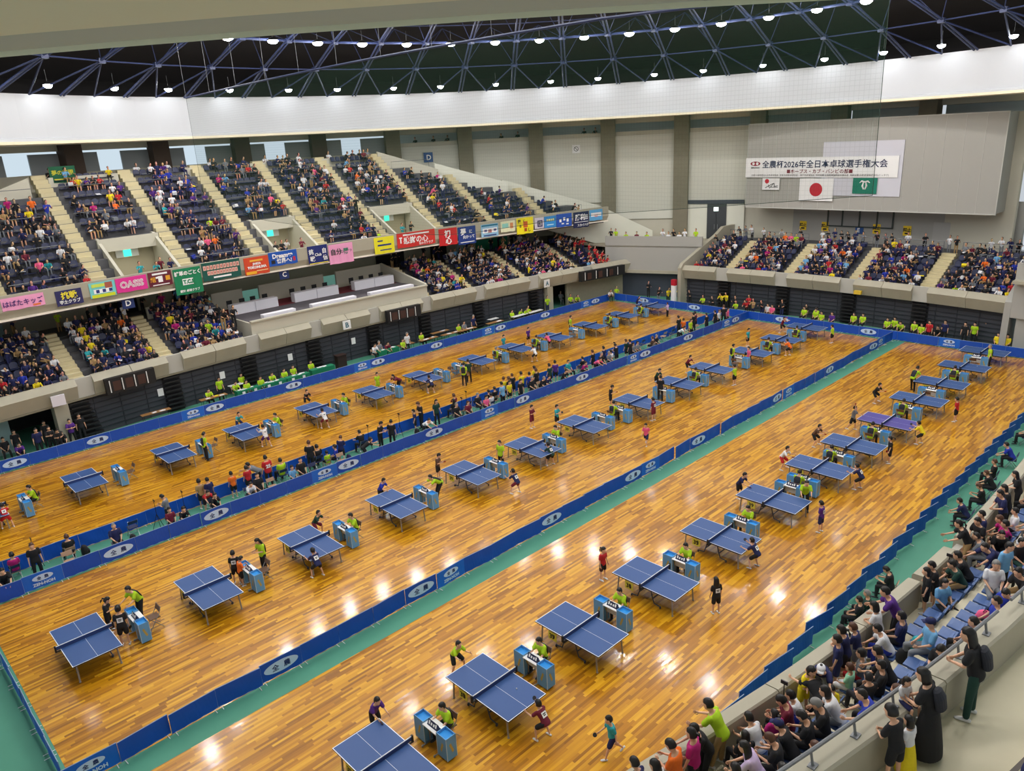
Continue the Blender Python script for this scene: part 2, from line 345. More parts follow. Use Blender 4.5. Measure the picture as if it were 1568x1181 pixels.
# ---- presidents' platform ----
struct(sweep(MB(), [(.6, 2.6), (.6, 4.62), (.45, 4.62), (.45, 4.72), (.75, 4.72), (.75, 4.55), (7.6, 4.55), (7.6, 2.6)], VX0, VX1, 8).build('stand_platform', PLASTER))
struct(sweep(MB(), [(.8, 4.55), (.8, 4.565), (7.5, 4.565), (7.5, 4.55)], VX0+.15, VX1-.15, 8).build('floor_platform', mat('charcoal_carpet', rgb(92, 88, 94), .95)))
struct(sweep(MB(), [(4.3, 4.565), (4.3, 4.575), (6.8, 4.575), (6.8, 4.565)], VX0+.4, VX1-.4, 8).build('floor_platform_runner', mat('wine_red_carpet', rgb(122, 40, 52), .95)))
for a, b in ((VX0+.1, 13.2), (14.6, 20.4), (21.6, VX1)): struct(sweep(MB(), [(6.9, 4.56), (6.9, 5.95), (7.1, 5.95), (7.1, 4.56)], a, b, 4).build('wall_platform_back', PLASTER))
struct(MB().add([(VX1-.15, yL(VX1)+.7, 4.5), (VX1+.1, yL(VX1)+.7, 4.5), (VX1+.1, yL(VX1)+7, 4.5), (VX1-.15, yL(VX1)+7, 4.5), (VX1-.15, yL(VX1)+.7, 4.8), (VX1+.1, yL(VX1)+.7, 4.8), (VX1+.1, yL(VX1)+7, 6.), (VX1-.15, yL(VX1)+7, 6.)], [(3,2,1,0),(4,5,6,7),(0,1,5,4),(1,2,6,5),(2,3,7,6),(3,0,4,7)]).build('wall_platform_side', PLASTER))
# ================= left stand : upper tier =================
UX0, UX1 = -14., 48.7; PS = 2.35
struct(sweep(MB(), [(PS, 8.05), (PS, 8.95), (PS+.3, 8.95), (PS+.3, 7.5)], UX0, UX1, 40).build('wall_left_upper_parapet', CONC))
struct(sweep(MB(), [(PS+.05, 7.5), (PS+.05, 7.6), (10.2, 7.9), (10.2, 7.8)], UX0, UX1, 30).build('ceiling_concourse', mat('beige_soffit', rgb(232, 222, 204), .8)))
UA = [-3.4, 2.3, 8.1, 13.6, 18.9, 24.7, 30.3, 36., 42.]
VOM = [(3.6, 7.4), (14.8, 18.2), (25.5, 29.5)]
def smax(x):                     # where the upper rows stop
    if x < -3: return 9.5
    if x < 2: return 11.6
    if x < 30.6: return 12.4
    if x < 35.7: return 11.9-2.1*(x-30.6)/5.1
    if x < 41.7: return 9.2-2.1*(x-35.9)/5.6
    return max(3.2, 6.6-3.2*(x-42.2)/6.6)
UR = [(3.1+.8*i, 8.1+.568*i) for i in range(12)]
def invom(x, s_): return any(a-.1 <= x <= b+.1 for a, b in VOM) and s_ < 7.0
for i, (s_, z) in enumerate(UR):      # each row step, cut at vomitories and at the raking end walls
    n0 = -14.; cuts = []; step = .25; x = UX0; start = None
    while x <= UX1:
        ok = not invom(x, s_) and s_ <= smax(x)
        if ok and start is None: start = x
        if (not ok or x+step > UX1) and start is not None: cuts.append((start, x)); start = None
        x += step
    for a, b in cuts:
        if b-a > .4: struct(sweep(MB(), [(s_-.3, z-.75), (s_-.3, z), (s_+.55, z), (s_+.55, z-.75)], a, b, max(2, int((b-a)/2))).build('stand_floor_upper', DARKF))
def stair_upper(x):
    mb = MB(); k = 0
    while True:
        s_ = 3.0+.4*k
        if s_ > smax(x)+.5 or (invom(x, s_)): break
        mb.box(x, yL(x)+s_+.2, upz(s_)-.25, .92, .42, .6); k += 1
    struct(mb.build('stair_left_upper', STEP))
for x in UA: stair_upper(x)
for j, (a, b) in enumerate(VOM):      # three vomitories
    zb = 8.0; mb = MB(); m_ = (a+b)/2
    sweep(mb, [(2.7, zb-.3), (2.7, zb), (8., zb), (8., zb-.3)], a, b, 2); struct(mb.build('floor_vomitory', STEP))
    struct(sweep(MB(), [(6.75, 10.1), (6.75, 10.95), (6.5, 10.95), (6.5, 10.1)], a-.15, b+.15, 2).build('wall_vomitory_lintel', PLASTER))
    struct(sweep(MB(), [(7.6, zb), (7.6, 10.6), (7.8, 10.6), (7.8, zb)], a, b, 2).build('wall_vomitory_back', mat('vomitory_wall', rgb(186, 180, 156), .8)))
    for x in (a, b):
        y = yL(x); vs = []
        for xx in (x-.1, x+.1): vs += [(xx, y+3., zb-.4), (xx, y+7.4, zb-.4), (xx, y+7.4, 11.0), (xx, y+7.0, 11.), (xx, y+3., 8.75)]
        o = MB().add(vs, [(0,1,2,3,4), (9,8,7,6,5), (0,5,6,1), (1,6,7,2), (2,7,8,3), (3,8,9,4), (4,9,5,0)]).build('wall_vomitory_side', PLASTER); struct(o)
    y = yL(m_)+7.45
    e = empty('exit_sign', (m_, y, 9.5)); MB().box(0, 0, 0, 1.5, .12, .55).build('sign_board', WHITE, e); MB().box(0, -.08, .04, .5, .06, .46).build('lit_panel', EXITG, e)
    tag(e, ['left', 'middle', 'right'][j].join(['lit green exit sign over the ', ' of three stand entrances in the upper tier']), 'sign')
# gangway at the top with its low wall
struct(sweep(MB(), [(12.6, 13.), (12.6, 15.05), (12.85, 15.05), (12.85, 13.)], 8.6, 30.4, 16).build('wall_left_top_low', PLASTER))
struct(sweep(MB(), [(12.2, 13.), (12.2, 15.0), (12.4, 15.0), (12.4, 13.)], 2.8, 7.5, 4).build('wall_left_top_low', PLASTER))
struct(sweep(MB(), [(12.85, 13.5), (12.85, 13.95), (17.5, 13.95), (17.5, 13.5)], -14, 33, 20).build('floor_left_gangway', CONC))
def rake(name, pts, th=.22, mt=PLASTER):   # raking wall: [(x, s, z_bottom, z_top)...]
    mb = MB(); rings = []
    for x, s_, z0, z1 in pts: y = yL(x)+s_; rings.append([(x, y, z0), (x, y+th, z0), (x, y+th, z1), (x, y, z1)])
    mb.loft(rings); struct(mb.build(name, mt))
rake('wall_left_rake', [(-14, 9.8, 11.5, 13.4), (-3.4, 10.2, 11.5, 13.6), (1.5, 11.9, 12.5, 15.1)])
WHITEW = mat('white_rendered_wall', rgb(222, 222, 208), .8)
rake('wall_rake_end', [(30.6, 12.5, 12., 15.35), (35.5, 10.3, 10.6, 13.45)]); rake('wall_rake_end', [(35.6, 10.9, 9.5, 14.0), (41.6, 8.0, 9., 11.75)], mt=WHITEW)
rake('wall_rake_end', [(41.7, 8.9, 8.3, 12.0), (49.3, 4.2, 5., 8.95), (53.6, 1.6, 5., 6.1)], mt=WHITEW)
# back stairs behind the raking walls
for x, s_, z in ((33.5, 13.4, 12.6), (39.5, 12., 11.), (45.5, 10.5, 9.6), (48.3, 9.6, 8.6), (50.6, 9., 7.6), (52.8, 8.4, 6.6)):
    a = 43.; struct(MB().box(x+1, yL(x)+s_, z-3.5, 3., 6., 3.5, -.5).build('stand_back_landing', CONC_D))
# ================= corner block between left and end stands =================
def slab(name, p, q, z0, z1, mt, th=.4):
    p, q = Vector((*p, 0)), Vector((*q, 0)); d = (q-p).normalized(); nn = Vector((d.y, -d.x, 0))
    if nn.dot(Vector((CX, CY, 0))-p) > 0: nn = -nn
    nn = nn*th; mb = MB(); mb.loft([[v+Vector((0,0,z0)), v+nn+Vector((0,0,z0)), v+nn+Vector((0,0,z1)), v+Vector((0,0,z1))] for v in (p, q)]); return struct(mb.build(name, mt))
KA, KB = (48.2, 35.0), (51.6, 25.9)
slab('wall_corner', KA, KB, 2.75, 6.05, GREYP); slab('wall_corner_base', (48.1, 34.9), (51.5, 25.85), 2.45, 2.75, CONC, .8)
slab('wall_corner_opening', (48.9, 35.2), (52.2, 26.2), 0, 2.5, mat('dark_blue_shutter', rgb(66, 70, 82), .6), .2)
for t in (.02, .82): 
    p = Vector((*KA, 0)).lerp(Vector((*KB, 0)), t); struct(MB().box(p.x+.3, p.y, 0, 1.1, 1.2, 2.5, .36).build('column_corner', CONC))
mb = MB(); mb.add([(48.2, 35, 5.0), (51.6, 25.9, 5.0), (58.5, 29, 5.0), (54, 37.5, 5.0), (48, 42, 5.0), (48.2, 35, 5.15), (51.6, 25.9, 5.15), (58.5, 29, 5.15), (54, 37.5, 5.15), (48, 42, 5.15)], [(4,3,2,1,0), (5,6,7,8,9)] + [(i, (i+1) % 5, (i+1) % 5+5, i+5) for i in range(5)]); struct(mb.build('floor_corner_gangway', CONC))
# ================= end stand =================
ERECS = [(21.6, 22.75), (16.1, 17.25), (10.45, 11.6), (4.8, 5.95)]; E0, E1 = -.6, 26.
ebl = []; y = E1
for b, a in ERECS: ebl.append((y, a)); y = b
ebl.append((y, E0))
def sweepE(mb, prof, a, b, n): return sweep(mb, prof, a, b, n, line=xE, axis='y')
for a, b in ebl:
    mid = (a+b)/2
    for u, v in ((a, mid+.012), (mid-.012, b)): struct(sweepE(MB(), [(.35, 2.6), (0., 3.42), (.38, 3.8), (.6, 3.8), (.6, 2.6)], u, v, 4).build('wall_end_parapet', CONC))
for b, a in ERECS: struct(sweepE(MB(), [(.4, 2.6), (.36, 3.76), (.6, 3.76), (.6, 2.6)], a, b, 2).build('wall_end_parapet_recess', mat('lighter_concrete', rgb(186, 184, 176), .75)))
ER = [(.75+.8*i, 2.95+.36*i) for i in range(7)]
prof = [(.6, 2.6)]
for i, (s_, z) in enumerate(ER): prof += [(.6 if i == 0 else s_-.15, z), (s_+.65, z)]
prof += [(6.4, 5.25), (11.5, 5.25), (11.5, 2.6)]
struct(sweepE(MB(), prof, E1, E0, 16).build('stand_floor_end', DARKF))
struct(sweepE(MB(), [(.9, 0), (.9, 2.6), (1.2, 2.6), (1.2, 0)], E1, E0, 14).build('wall_end_retracted_seats', SLATE))
mb = MB()
for z in [.32*k for k in range(1, 8)]: sweepE(mb, [(.84, z), (.84, z+.05), (.9, z+.05), (.9, z)], E1, E0, 14)
for y in xs(E0+.3, E1-.3, 17): mb.box(xE(y)+.88, y, 0, .06, .04, 2.55)
struct(mb.build('trim_seat_fronts_end', mat('dark_seat_edge', rgb(44, 46, 54), .5)))
for y in (22.2, 16.7, 11., 5.4):
    mb = MB()
    for k in range(14): mb.box(xE(y)+.92+.4*k, y, 2.6+.18*k, .42, 1.05, .54)
    struct(mb.build('stair_end', STEP))
    mb = MB()
    for k in range(8): mb.box(xE(y)+.72-.02*k, y, 2.3-.29*k, .3, 1.05, .1)
    mb.box(xE(y)+.86, y, 0, .06, 1.2, 2.5); struct(mb.build('folded_stair_end', BLACK))
def sidewall(y, name, pts, th=.3, mt=GREYP):
    mb = MB(); vs = [(x, y, z) for x, z in pts] + [(x, y+th, z) for x, z in pts]; k = len(pts)
    mb.add(vs, [tuple(range(k)), tuple(range(2*k-1, k-1, -1))] + [(i, i+k, (i+1) % k+k, (i+1) % k) for i in range(k)]); o = mb.build(name, mt); clean(o.data); struct(o)
sidewall(25.9, 'wall_end_side', [(48.1, 0), (60, 0), (60, 6.6), (55.4, 6.6), (54.2, 6.0), (48.5, 4.0), (48.1, 3.6)], .35, CONC)
sidewall(-1.0, 'wall_end_side', [(47.6, 0), (60, 0), (60, 6.8), (55.6, 6.8), (54.2, 6.2), (48.4, 4.1), (47.7, 3.6)], .4, GREYP)
slab('wall_right_corner', (47.7, -1.0), (46.2, -12.), 2.55, 6.3, GREYP); slab('wall_right_corner_opening', (49.2, -1.5), (47.6, -12.), 0, 2.6, PASSAGE_SHADE, .2)
struct(MB().box(48.4, -2.1, 0, 1.2, 1.4, 2.6).build('column_right_corner', GREYP))
mb = MB(); mb.box(54, -7, 5.0, 14, 12, .2); struct(mb.build('floor_right_gangway', CONC))
struct(MB().box(60.5, -7.5, 5.2, .3, 12, 12).build('wall_end_right', FABRIC_W)); struct(MB().box(60.2, -3.5, 8.6, .4, 6, .5).build('trim_dark_lintel', mat('dark_blue_shutter', rgb(66, 70, 82), .6)))
# wall behind the end stand and the big overhanging panel
WX, PX = 59., 55.6
struct(MB().box(WX+.2, 13.6, 5.2, .4, 24.2, 4.).build('wall_end', GREYP))
mb = MB(); mb.box((PX+WX)/2+.3, 13.25, 8.58, WX-PX+.6, 21., 7.42); struct(mb.build('wall_end_screen_panel', GREYP))
mb = MB()
for k in range(1, 15): mb.box(PX-.01, 2.75+21*k/15, 8.6, .03, .03, 7.36)
for z in (8.5, 15.98): mb.box(PX-.02, 13.25, z, .08, 21.1, .08)
mb.box(PX-.02, 2.74, 8.55, .08, .06, 7.45); mb.box(PX-.02, 23.76, 8.55, .08, .06, 7.45)
struct(mb.build('trim_panel_joints', mat('pale_joint', rgb(190, 190, 184), .6)))
struct(MB().box(WX-.02, 14.25, 6.75, .1, 5.85, 1.5).build('window_20', mat('grey_window_blind', rgb(150, 150, 148), .6)))
mb = MB()
for y in (11.35, 12.7, 14.25, 15.8, 17.15): mb.box(WX-.1, y, 6.7, .1, .12, 1.55)
mb.box(WX-.1, 14.25, 6.66, .1, 5.9, .1); struct(mb.build('trim_window_frame', mat('dark_window_frame', rgb(52, 62, 60), .5)))
struct(MB().box(WX-.05, 7.2, 5.25, .12, 1.65, 2.15).build('door_2', mat('grey_steel_door', rgb(176, 174, 170), .5)))
DA0, DA1 = R(14.35), R(24.7); dp0, dp1 = Vector(circ(40.9, DA0, 0)), Vector(circ(40.9, DA1, 0)); du = (dp1-dp0).normalized(); drz = math.atan2(du.y, du.x)-math.pi/2
def dat(u): return dp0.lerp(dp1, u)
slab('wall_end_left', dat(.14)[:2], dat(.92)[:2], 5.1, 8.6, WHITEW, .1); slab('trim_dark_lintel', (dat(.14)-Vector((.1,0,0)))[:2], (dat(.92)-Vector((.1,0,0)))[:2], 8.62, 9.0, mat('dark_blue_shutter', rgb(66, 70, 82), .6), .1)
dc = dat(.5); d = struct(MB().box(dc.x-.06, dc.y, 5.15, .14, 1.9, 3.45, drz).build('door_1', DARKDOOR))
q = dc-Vector((.14, 0, 0)); MB().box(q.x, q.y, 5.2, .04, .03, 2.5, drz).build('door_seam', BLACK, d)
for s in (-.16, .16): v = q+du*s; MB().box(v.x-.02, v.y, 6.1, .05, .04, .5, drz).build('door_handle', STEEL, d)
e = empty('exit_sign', (dc.x-.2, dc.y, 7.9), drz); MB().box(.03, 0, 0, .1, .5, .42).build('sign_box', WHITE, e); MB().box(-.05, 0, .04, .03, .4, .34).build('lit_panel', emis('lit_white_exit_sign', (.8, 1., .92), 2.2), e); tag(e, 'lit exit sign above the dark double door left of the big panel', 'sign')
# rail in front of the end gangway
for a, b in ((25.4, 22.9), (21.5, 17.4), (16., 11.7), (10.3, 6.1), (4.7, 0)):
    mb = MB(); x = xE(13)+6.5
    for z in (5.6, 5.95, 6.3): mb.tube([(x, a, z), (x, b, z)], .025, 6)
    for y in xs(a, b, 3): mb.tube([(x, y, 5.2), (x, y, 6.3)], .025, 6)
    tag(mb.build('guard_rail', RAILM), 'grey guard rail behind the top row of the end stand seats', 'railing', 'guard rails of the end stand')
# ================= near stand =================
def sweepN(mb, prof, a, b, n): return sweep(mb, prof, a, b, n, line=yN, sgn=-1)
NX0, NX1 = -16, 40.
bl = [(-16, 1.95), (1.98, 5.6), (5.63, 8.6), (8.9, 11.0), (11.9, 15.5), (15.53, 40)]
for a, b in bl: struct(sweepN(MB(), [(.0, 0), (.0, 3.72), (.04, 3.77), (.34, 3.77), (.38, 3.72), (.38, 0)], a, b, max(3, int((b-a)/2))).build('wall_near_parapet', CONC))
for a, b in ((8.6, 8.9), (11., 11.9)): struct(sweepN(MB(), [(.1, 0), (.1, 3.5), (.3, 3.5), (.3, 0)], a, b, 2).build('wall_near_parapet_gap', mat('lighter_concrete', rgb(186, 184, 176), .75)))
TAN = mat('tan_stand_floor', rgb(206, 198, 172), .8, noise=.05, nscale=2)
struct(sweepN(MB(), [(.3, 2.5), (.3, 2.95), (1.33, 2.95), (1.33, 3.5), (2.3, 3.5), (2.3, 4.05), (3.6, 4.05), (3.6, 2.5)], NX0, NX1, 28).build('stand_floor_near', TAN))
for a, b in ((-16, 1.15), (1.18, 8.2), (8.23, 40)):
    struct(sweepN(MB(), [(3.56, 2.5), (3.56, 6.4), (3.6, 6.45), (3.94, 6.45), (3.98, 6.4), (3.98, 2.5)], a, b, max(3, int((b-a)/2))).build('wall_near_walkway', CONC))
struct(sweepN(MB(), [(3.9, 5.2), (3.9, 5.6), (9, 5.6), (9, 5.2)], NX0, NX1, 28).build('floor_near_walkway', TAN))
mb = MB(); sweepN(mb, [(5.4, 5.6), (5.4, 5.85), (5.9, 5.85), (5.9, 6.1), (9, 6.1), (9, 5.6)], -10, 2.3, 8); struct(mb.build('stand_steps_near', TAN))
mb = MB(); sweepN(mb, [(5.38, 5.8), (5.38, 5.86), (5.46, 5.86), (5.46, 5.8)], -6, 2.3, 6); sweepN(mb, [(5.88, 6.05), (5.88, 6.11), (5.96, 6.11), (5.96, 6.05)], -6, 2.3, 6); struct(mb.build('trim_step_nosing', mat('dark_nosing', rgb(92, 84, 80), .7)))
for a, b, t in ((-6, 3.6, 'near the camera'), (4.2, 14, 'to the right'),):
    mb = MB(); pts = [(x, yN(x)-3.72, 6.72) for x in xs(a, b, 10)]; mb.tube(pts, .035, 8); r_ = mb.build('guard_rail', RAILM)
    for x in xs(a+.5, b-.5, 8): mb = MB(); mb.box(x, yN(x)-3.77, 6.44, .16, .12, .03); mb.tube([(x, yN(x)-3.77, 6.45), (x, yN(x)-3.72, 6.72)], .025, 6); mb.build('rail_bracket', RAILM, r_)
    tag(r_, 'grey tube rail on the walkway wall of the near stand, length ' + t, 'railing', )

# ================= table tennis tables =================
ORD = ['first','second','third','fourth','fifth','sixth','seventh','eighth','ninth','tenth','eleventh','twelfth','thirteenth','fourteenth','fifteenth']
TABLES = {'F': [(-3.89, 0.07), (0, 0), (3.79, -0.09), (7.78, -0.16), (11.94, -0.29), (16.14, -0.33), (20.45, -0.4), (24.01, -0.47), (28.13, -0.58), (32.55, -0.58), (36.3, -0.57), (40.47, -0.57), (44.69, -0.55)], 'M': [(-7.81, 11.99), (-3.61, 11.86), (0.69, 11.88), (5.12, 12.01), (9.48, 11.89), (13.63, 11.77), (17.78, 11.8), (22.6, 11.7), (26.95, 11.75), (30.85, 11.8), (35.8, 11.65), (40.15, 11.65), (44.4, 11.75)], 'B': [(-8.1, 26.4), (-3.76, 26.48), (0.71, 26.47), (4.75, 26.31), (9.39, 26.31), (13.6, 26.23), (17.7, 26.28), (22.7, 26.3), (26.75, 26.3), (30.85, 26.2), (35.3, 26.2), (39.85, 26.3), (44.3, 26.4)]}
RN = {'F': 'right-hand', 'M': 'middle', 'B': 'left-hand'}; SW = {'F': 6, 'M': 7, 'B': 7}
T_BLUE = mat('blue_table_top', rgb(52, 84, 140), .5); T_LINE = mat('white_table_line', rgb(232, 236, 244), .5)
T_PURP = mat('violet_blue_table_top', rgb(80, 72, 150), .5); T_RIM = mat('dark_table_rim', rgb(28, 32, 52), .5)
NETM = mat('dark_navy_net', rgb(40, 60, 112), .8); PLATE = mat('yellow_number_plate', rgb(206, 196, 70), .5); LEGM = mat('warm_grey_table_leg', rgb(150, 146, 140), .45, metal=.3)
def make_table():
    t = empty('table_tennis_table'); hx, hy = .7625, 1.37
    mb = MB(); mb.k = 2; mb.box(0, 0, .725, 2*hx, 2*hy, .032); mb.k = 0
    w_ = .02; xsv = [-hx, -hx+w_, -.004, .004, hx-w_, hx]; ysv = [-hy, -hy+w_, -.001, .001, hy-w_, hy]
    for i in range(5):
        for j in range(5):
            mb.k = 1 if (i in (0, 2, 4) or j in (0, 4)) else 0
            mb.quad((xsv[i], ysv[j], .76), (xsv[i+1], ysv[j], .76), (xsv[i+1], ysv[j+1], .76), (xsv[i], ysv[j+1], .76))
    mb.build('tabletop', [T_BLUE, T_LINE, T_RIM], t)
    mb = MB(); mb.box(0, 0, .765, 1.83, .012, .125); mb.k = 1; mb.box(0, 0, .89, 1.83, .02, .022); mb.build('net', [NETM, T_LINE], t)
    for s in (-1, 1):
        mb = MB(); mb.box(s*.9, 0, .70, .05, .06, .23); mb.box(s*.83, 0, .695, .18, .05, .03); mb.build('net_post', BLACK, t)
    for sx in (-1, 1):
        for sy in (-1, 1):
            mb = MB(); mb.tube([(sx*.62, sy*1.15, .72), (sx*.64, sy*1.2, .03)], .028, 8); mb.ell((sx*.64, sy*1.2, .03), (.04, .04, .03), 8, 5); mb.build('leg', LEGM, t)
    mb = MB()
    for sy in (-1, 1):
        mb.tube([(-.62, sy*1.15, .66), (.62, sy*1.15, .66)], .022, 6)
        for sx in (-1, 1): mb.tube([(sx*.55, sy*.2, .70), (sx*.55, sy*.28, .35), (sx*.55, sy*.36, .12), (sx*.55, sy*.62, .09)], .022, 6); mb.ell((sx*.55, sy*.62, .06), (.05, .03, .06), 8, 5)
        mb.tube([(-.55, sy*.3, .3), (.55, sy*.3, .3)], .022, 6)
    for sx in (-1, 1): mb.box(sx*.69, 0, .665, .03, 2.5, .06)
    mb.build('undercarriage', mat('dark_table_frame', rgb(70, 72, 80), .5, metal=.3), t)
    mb = MB(); mb.box(-.72, .62, .36, .02, .36, .3); mb.build('number_plate', PLATE, t)
    return t
tt = make_table(); NUM = {('F', k): str(40-k) for k in range(1, 6)}
digit = {}
for row, L_ in TABLES.items():
    for i, (x, y) in enumerate(L_):
        if row == 'F' and i == 0: o = tt; o.location = (x, y, .006)
        else: o = dup(tt, (x, y, .006))
        if (row, i+1) == ('F', 9):
            for c in o.children:
                if c.name.startswith('tabletop'): c.data = c.data.copy(); c.data.materials[0] = T_PURP
            lb = 'violet-blue table tennis table, %s from the near end of the right-hand row' % ORD[i]
        else: lb = 'blue table tennis table, %s from the near end of the %s row' % (ORD[i], RN[row])
        tag(o, lb, 'table', 'tables of the %s row' % RN[row])
        if (row, i+1) in NUM:
            pl_ = [c for c in o.children if c.name.startswith('number_plate')][0]
            text_mesh(NUM[(row, i+1)], .24, PRINTK, 'plate_number', pl_, frame((-.735, .62, .51), (0, -1, 0), (0, 0, 1)), bold=.008)
# ================= umpire desks, score boards, folding chairs =================
CAB = mat('sky_blue_cabinet', rgb(96, 156, 206), .5); CABIN = mat('cyan_cabinet_inside', rgb(30, 142, 220), .5); GOLD = mat('gold_cabinet_stripe', rgb(176, 158, 84), .5); EDGE = mat('pale_cabinet_edge', rgb(186, 210, 228), .5)
def make_desk():     # umpire sits on the +X side
    d = empty('umpire_desk')
    for s in (-1, 1):
        mb = MB(); cx, cy, W_, D_, H_ = 0, s*.5, .34, .42, .80
        mb.box(cx, cy, .06, W_, D_, .54)
        for a, b, c_, e_ in ((cx-W_/2+.01, cy, .02, D_), (cx+W_/2-.01, cy, .02, D_), (cx, cy-D_/2+.01, W_, .02), (cx, cy+D_/2-.01, W_, .02)): mb.box(a, b, .6, c_, e_, .2)
        mb.k = 1; mb.box(cx, cy, .6, W_-.04, D_-.04, .12); mb.k = 3
        for a in (-1, 1):
            for b in (-1, 1): mb.box(cx+a*W_/2, cy+b*D_/2, .06, .014, .014, .745)
        mb.k = 2
        for a in (-1, 1):
            mb.add([(cx+a*(W_/2+.003), cy-.08, .56), (cx+a*(W_/2+.003), cy-.02, .6), (cx+a*(W_/2+.003), cy+.08, .3), (cx+a*(W_/2+.003), cy+.02, .26)], [(0,1,2,3)])
            mb.add([(cx-.08, cy+a*(D_/2+.003), .56), (cx-.02, cy+a*(D_/2+.003), .6), (cx+.08, cy+a*(D_/2+.003), .3), (cx+.02, cy+a*(D_/2+.003), .26)], [(0,1,2,3)])
        mb.build('cabinet', [CAB, CABIN, GOLD, EDGE], d)
    MB().box(0, 0, .72, .40, .60, .03).build('desk_shelf', WHITE, d, bevel=.01)
    MB().box(.02, 0, .38, .03, .58, .22).build('front_panel', mat('pale_grey_panel', rgb(206, 206, 204), .6), d)
    for s in (-1, 1):
        mb = MB(); mb.tube([(-.28, s*.27, .05), (.28, s*.27, .05)], .022, 6)
        for a in (-.28, .28): mb.ell((a, s*.27, .045), (.04, .03, .045), 8, 5)
        mb.tube([(0, s*.27, .05), (0, s*.27, .4)], .02, 6); mb.build('desk_foot', STEEL, d)
    return d
def make_board():
    b = empty('score_flip_board'); mb = MB(); mb.box(0, 0, 0, .14, .44, .02); mb.add([(-.05, -.22, .02), (.05, -.22, .02), (0, -.22, .17), (-.05, .22, .02), (.05, .22, .02), (0, .22, .17)], [(0,2,1), (3,4,5), (0,3,5,2), (1,2,5,4)]); mb.build('stand', mat('navy_board', rgb(30, 40, 78), .5), b)
    for y, h in ((-.14, .10), (-.05, .075), (.05, .075), (.14, .10)):
        for s in (-1, 1): MB().add([(s*.052, y-.03, .045), (s*.052, y+.03, .045), (s*.015, y+.03, .045+h), (s*.015, y-.03, .045+h)], [(0,1,2,3)]).build('score_card', PRINTW, b)
    return b
def make_chair(seatm, framem, nm='folding_chair'):      # faces +X
    c = empty(nm)
    mb = MB(); mb.box(0, 0, .43, .38, .40, .035); mb.build('seat', seatm, c, bevel=.01)
    mb = MB(); mb.add([(-.20, -.2, .66), (-.16, -.2, .66), (-.16, .2, .66), (-.20, .2, .66), (-.25, -.2, .82), (-.22, -.2, .82), (-.22, .2, .82), (-.25, .2, .82)], [(3,2,1,0),(4,5,6,7),(0,1,5,4),(1,2,6,5),(2,3,7,6),(3,0,4,7)]); mb.build('backrest', seatm, c)
    for s in (-1, 1):
        MB().tube([(.24, s*.2, .01), (-.17, s*.2, .62), (-.24, s*.2, .84)], .013, 6).build('leg', framem, c)
        MB().tube([(-.24, s*.18, .01), (.14, s*.18, .45)], .013, 6).build('leg', framem, c)
    MB().tube([(.2, -.2, .06), (.2, .2, .06)], .01, 6).build('stretcher', framem, c)
    return c
DK, BD = make_desk(), make_board(); BRN = mat('brown_chair_vinyl', rgb(104, 76, 58), .5); NAVYV = mat('navy_chair_vinyl', rgb(36, 44, 84), .5); TANV = mat('tan_chair_vinyl', rgb(176, 140, 112), .6)
CH = make_chair(BRN, STEEL); CHN = make_chair(NAVYV, STEEL); first_d = True
for row, L_ in TABLES.items():
    for i, (x, y) in enumerate(L_):
        sg = 1 if i < SW[row] else -1; rz = 0 if sg > 0 else math.pi; X = x+sg*1.66; where = 'beside the %s table of the %s row' % (ORD[i], RN[row])
        o = DK if first_d else dup(DK, (0,0,0)); o.location = (X, y, .006); o.rotation_euler = (0,0,rz); tag(o, 'sky blue umpire desk with two open cabinets ' + where, 'desk', 'umpire desks of the %s row' % RN[row])
        o = BD if first_d else dup(BD, (0,0,0)); o.location = (X-sg*.04, y-sg*.03, .757); o.rotation_euler = (0,0,rz); tag(o, 'navy score flip board on the umpire desk ' + where, 'scoreboard', 'score boards of the %s row' % RN[row])
        first_d = False
# ================= court barriers =================
ZL = {}
def logo(kind):
    big = kind == 'big'; mb = MB(); mb.disc((0, -.022, .39 if big else .47), .59 if big else .37, .205 if big else .135, 32, 'y')
    return mb
LOGO_W = mat('pale_blue_oval', rgb(190, 216, 248), .5)
def barrier_proto(kind):
    o = empty('court_barrier'); L_ = 1.41; cloth = BARRIER_L if kind == 'small' else BARRIER
    mb = MB(); n = 12; rings = []
    for i in range(n+1):
        x = -L_/2+L_*i/n; rings.append([(x, -.012, .06+.015*math.sin(i*1.7)), (x, .012, .06+.015*math.sin(i*1.7)), (x, .012+.012*math.sin(i*.9), .4), (x, .012, .70), (x, -.012, .70), (x, -.012+.008*math.sin(i*.9), .4)])
    mb.loft(rings); mb.build('cloth_panel', cloth, o)
    mb = MB(); z = .715; mb.tube([(-L_/2, 0, .03), (-L_/2, 0, z), (L_/2, 0, z), (L_/2, 0, .03)], .012, 6); mb.tube([(-L_/2, 0, .05), (L_/2, 0, .05)], .01, 6); mb.build('tube_frame', mat('pale_frame_tube', rgb(150, 170, 200), .4, metal=.3), o)
    for s in (-1, 1): MB().tube([(s*.6, -.16, .012), (s*.6, .16, .012)], .012, 6).build('foot', WHITE, o)
    if kind != 'plain':
        big = kind == 'big'; pn = logo(kind).build('logo_oval', LOGO_W, o)
        z = .39 if big else .47; text_mesh('全', .24 if big else .15, PRINTN, 'lettering', pn, frame((-.2 if big else -.13, -.026, z), (1,0,0), (0,0,1)), bold=.006)
        text_mesh('農', .24 if big else .15, PRINTN, 'lettering', pn, frame((.2 if big else .13, -.026, z), (1,0,0), (0,0,1)), bold=.006)
        if not big: text_mesh('ZEN-NOH', .17, mat('pale_blue_print', rgb(196, 220, 246), .5), 'lettering', o, frame((0, -.026, .22), (1,0,0), (0,0,1)), bold=.008)
    return o
BP = {k: barrier_proto(k) for k in ('plain', 'big', 'small')}; bfirst = {k: True for k in BP}; bcount = {}
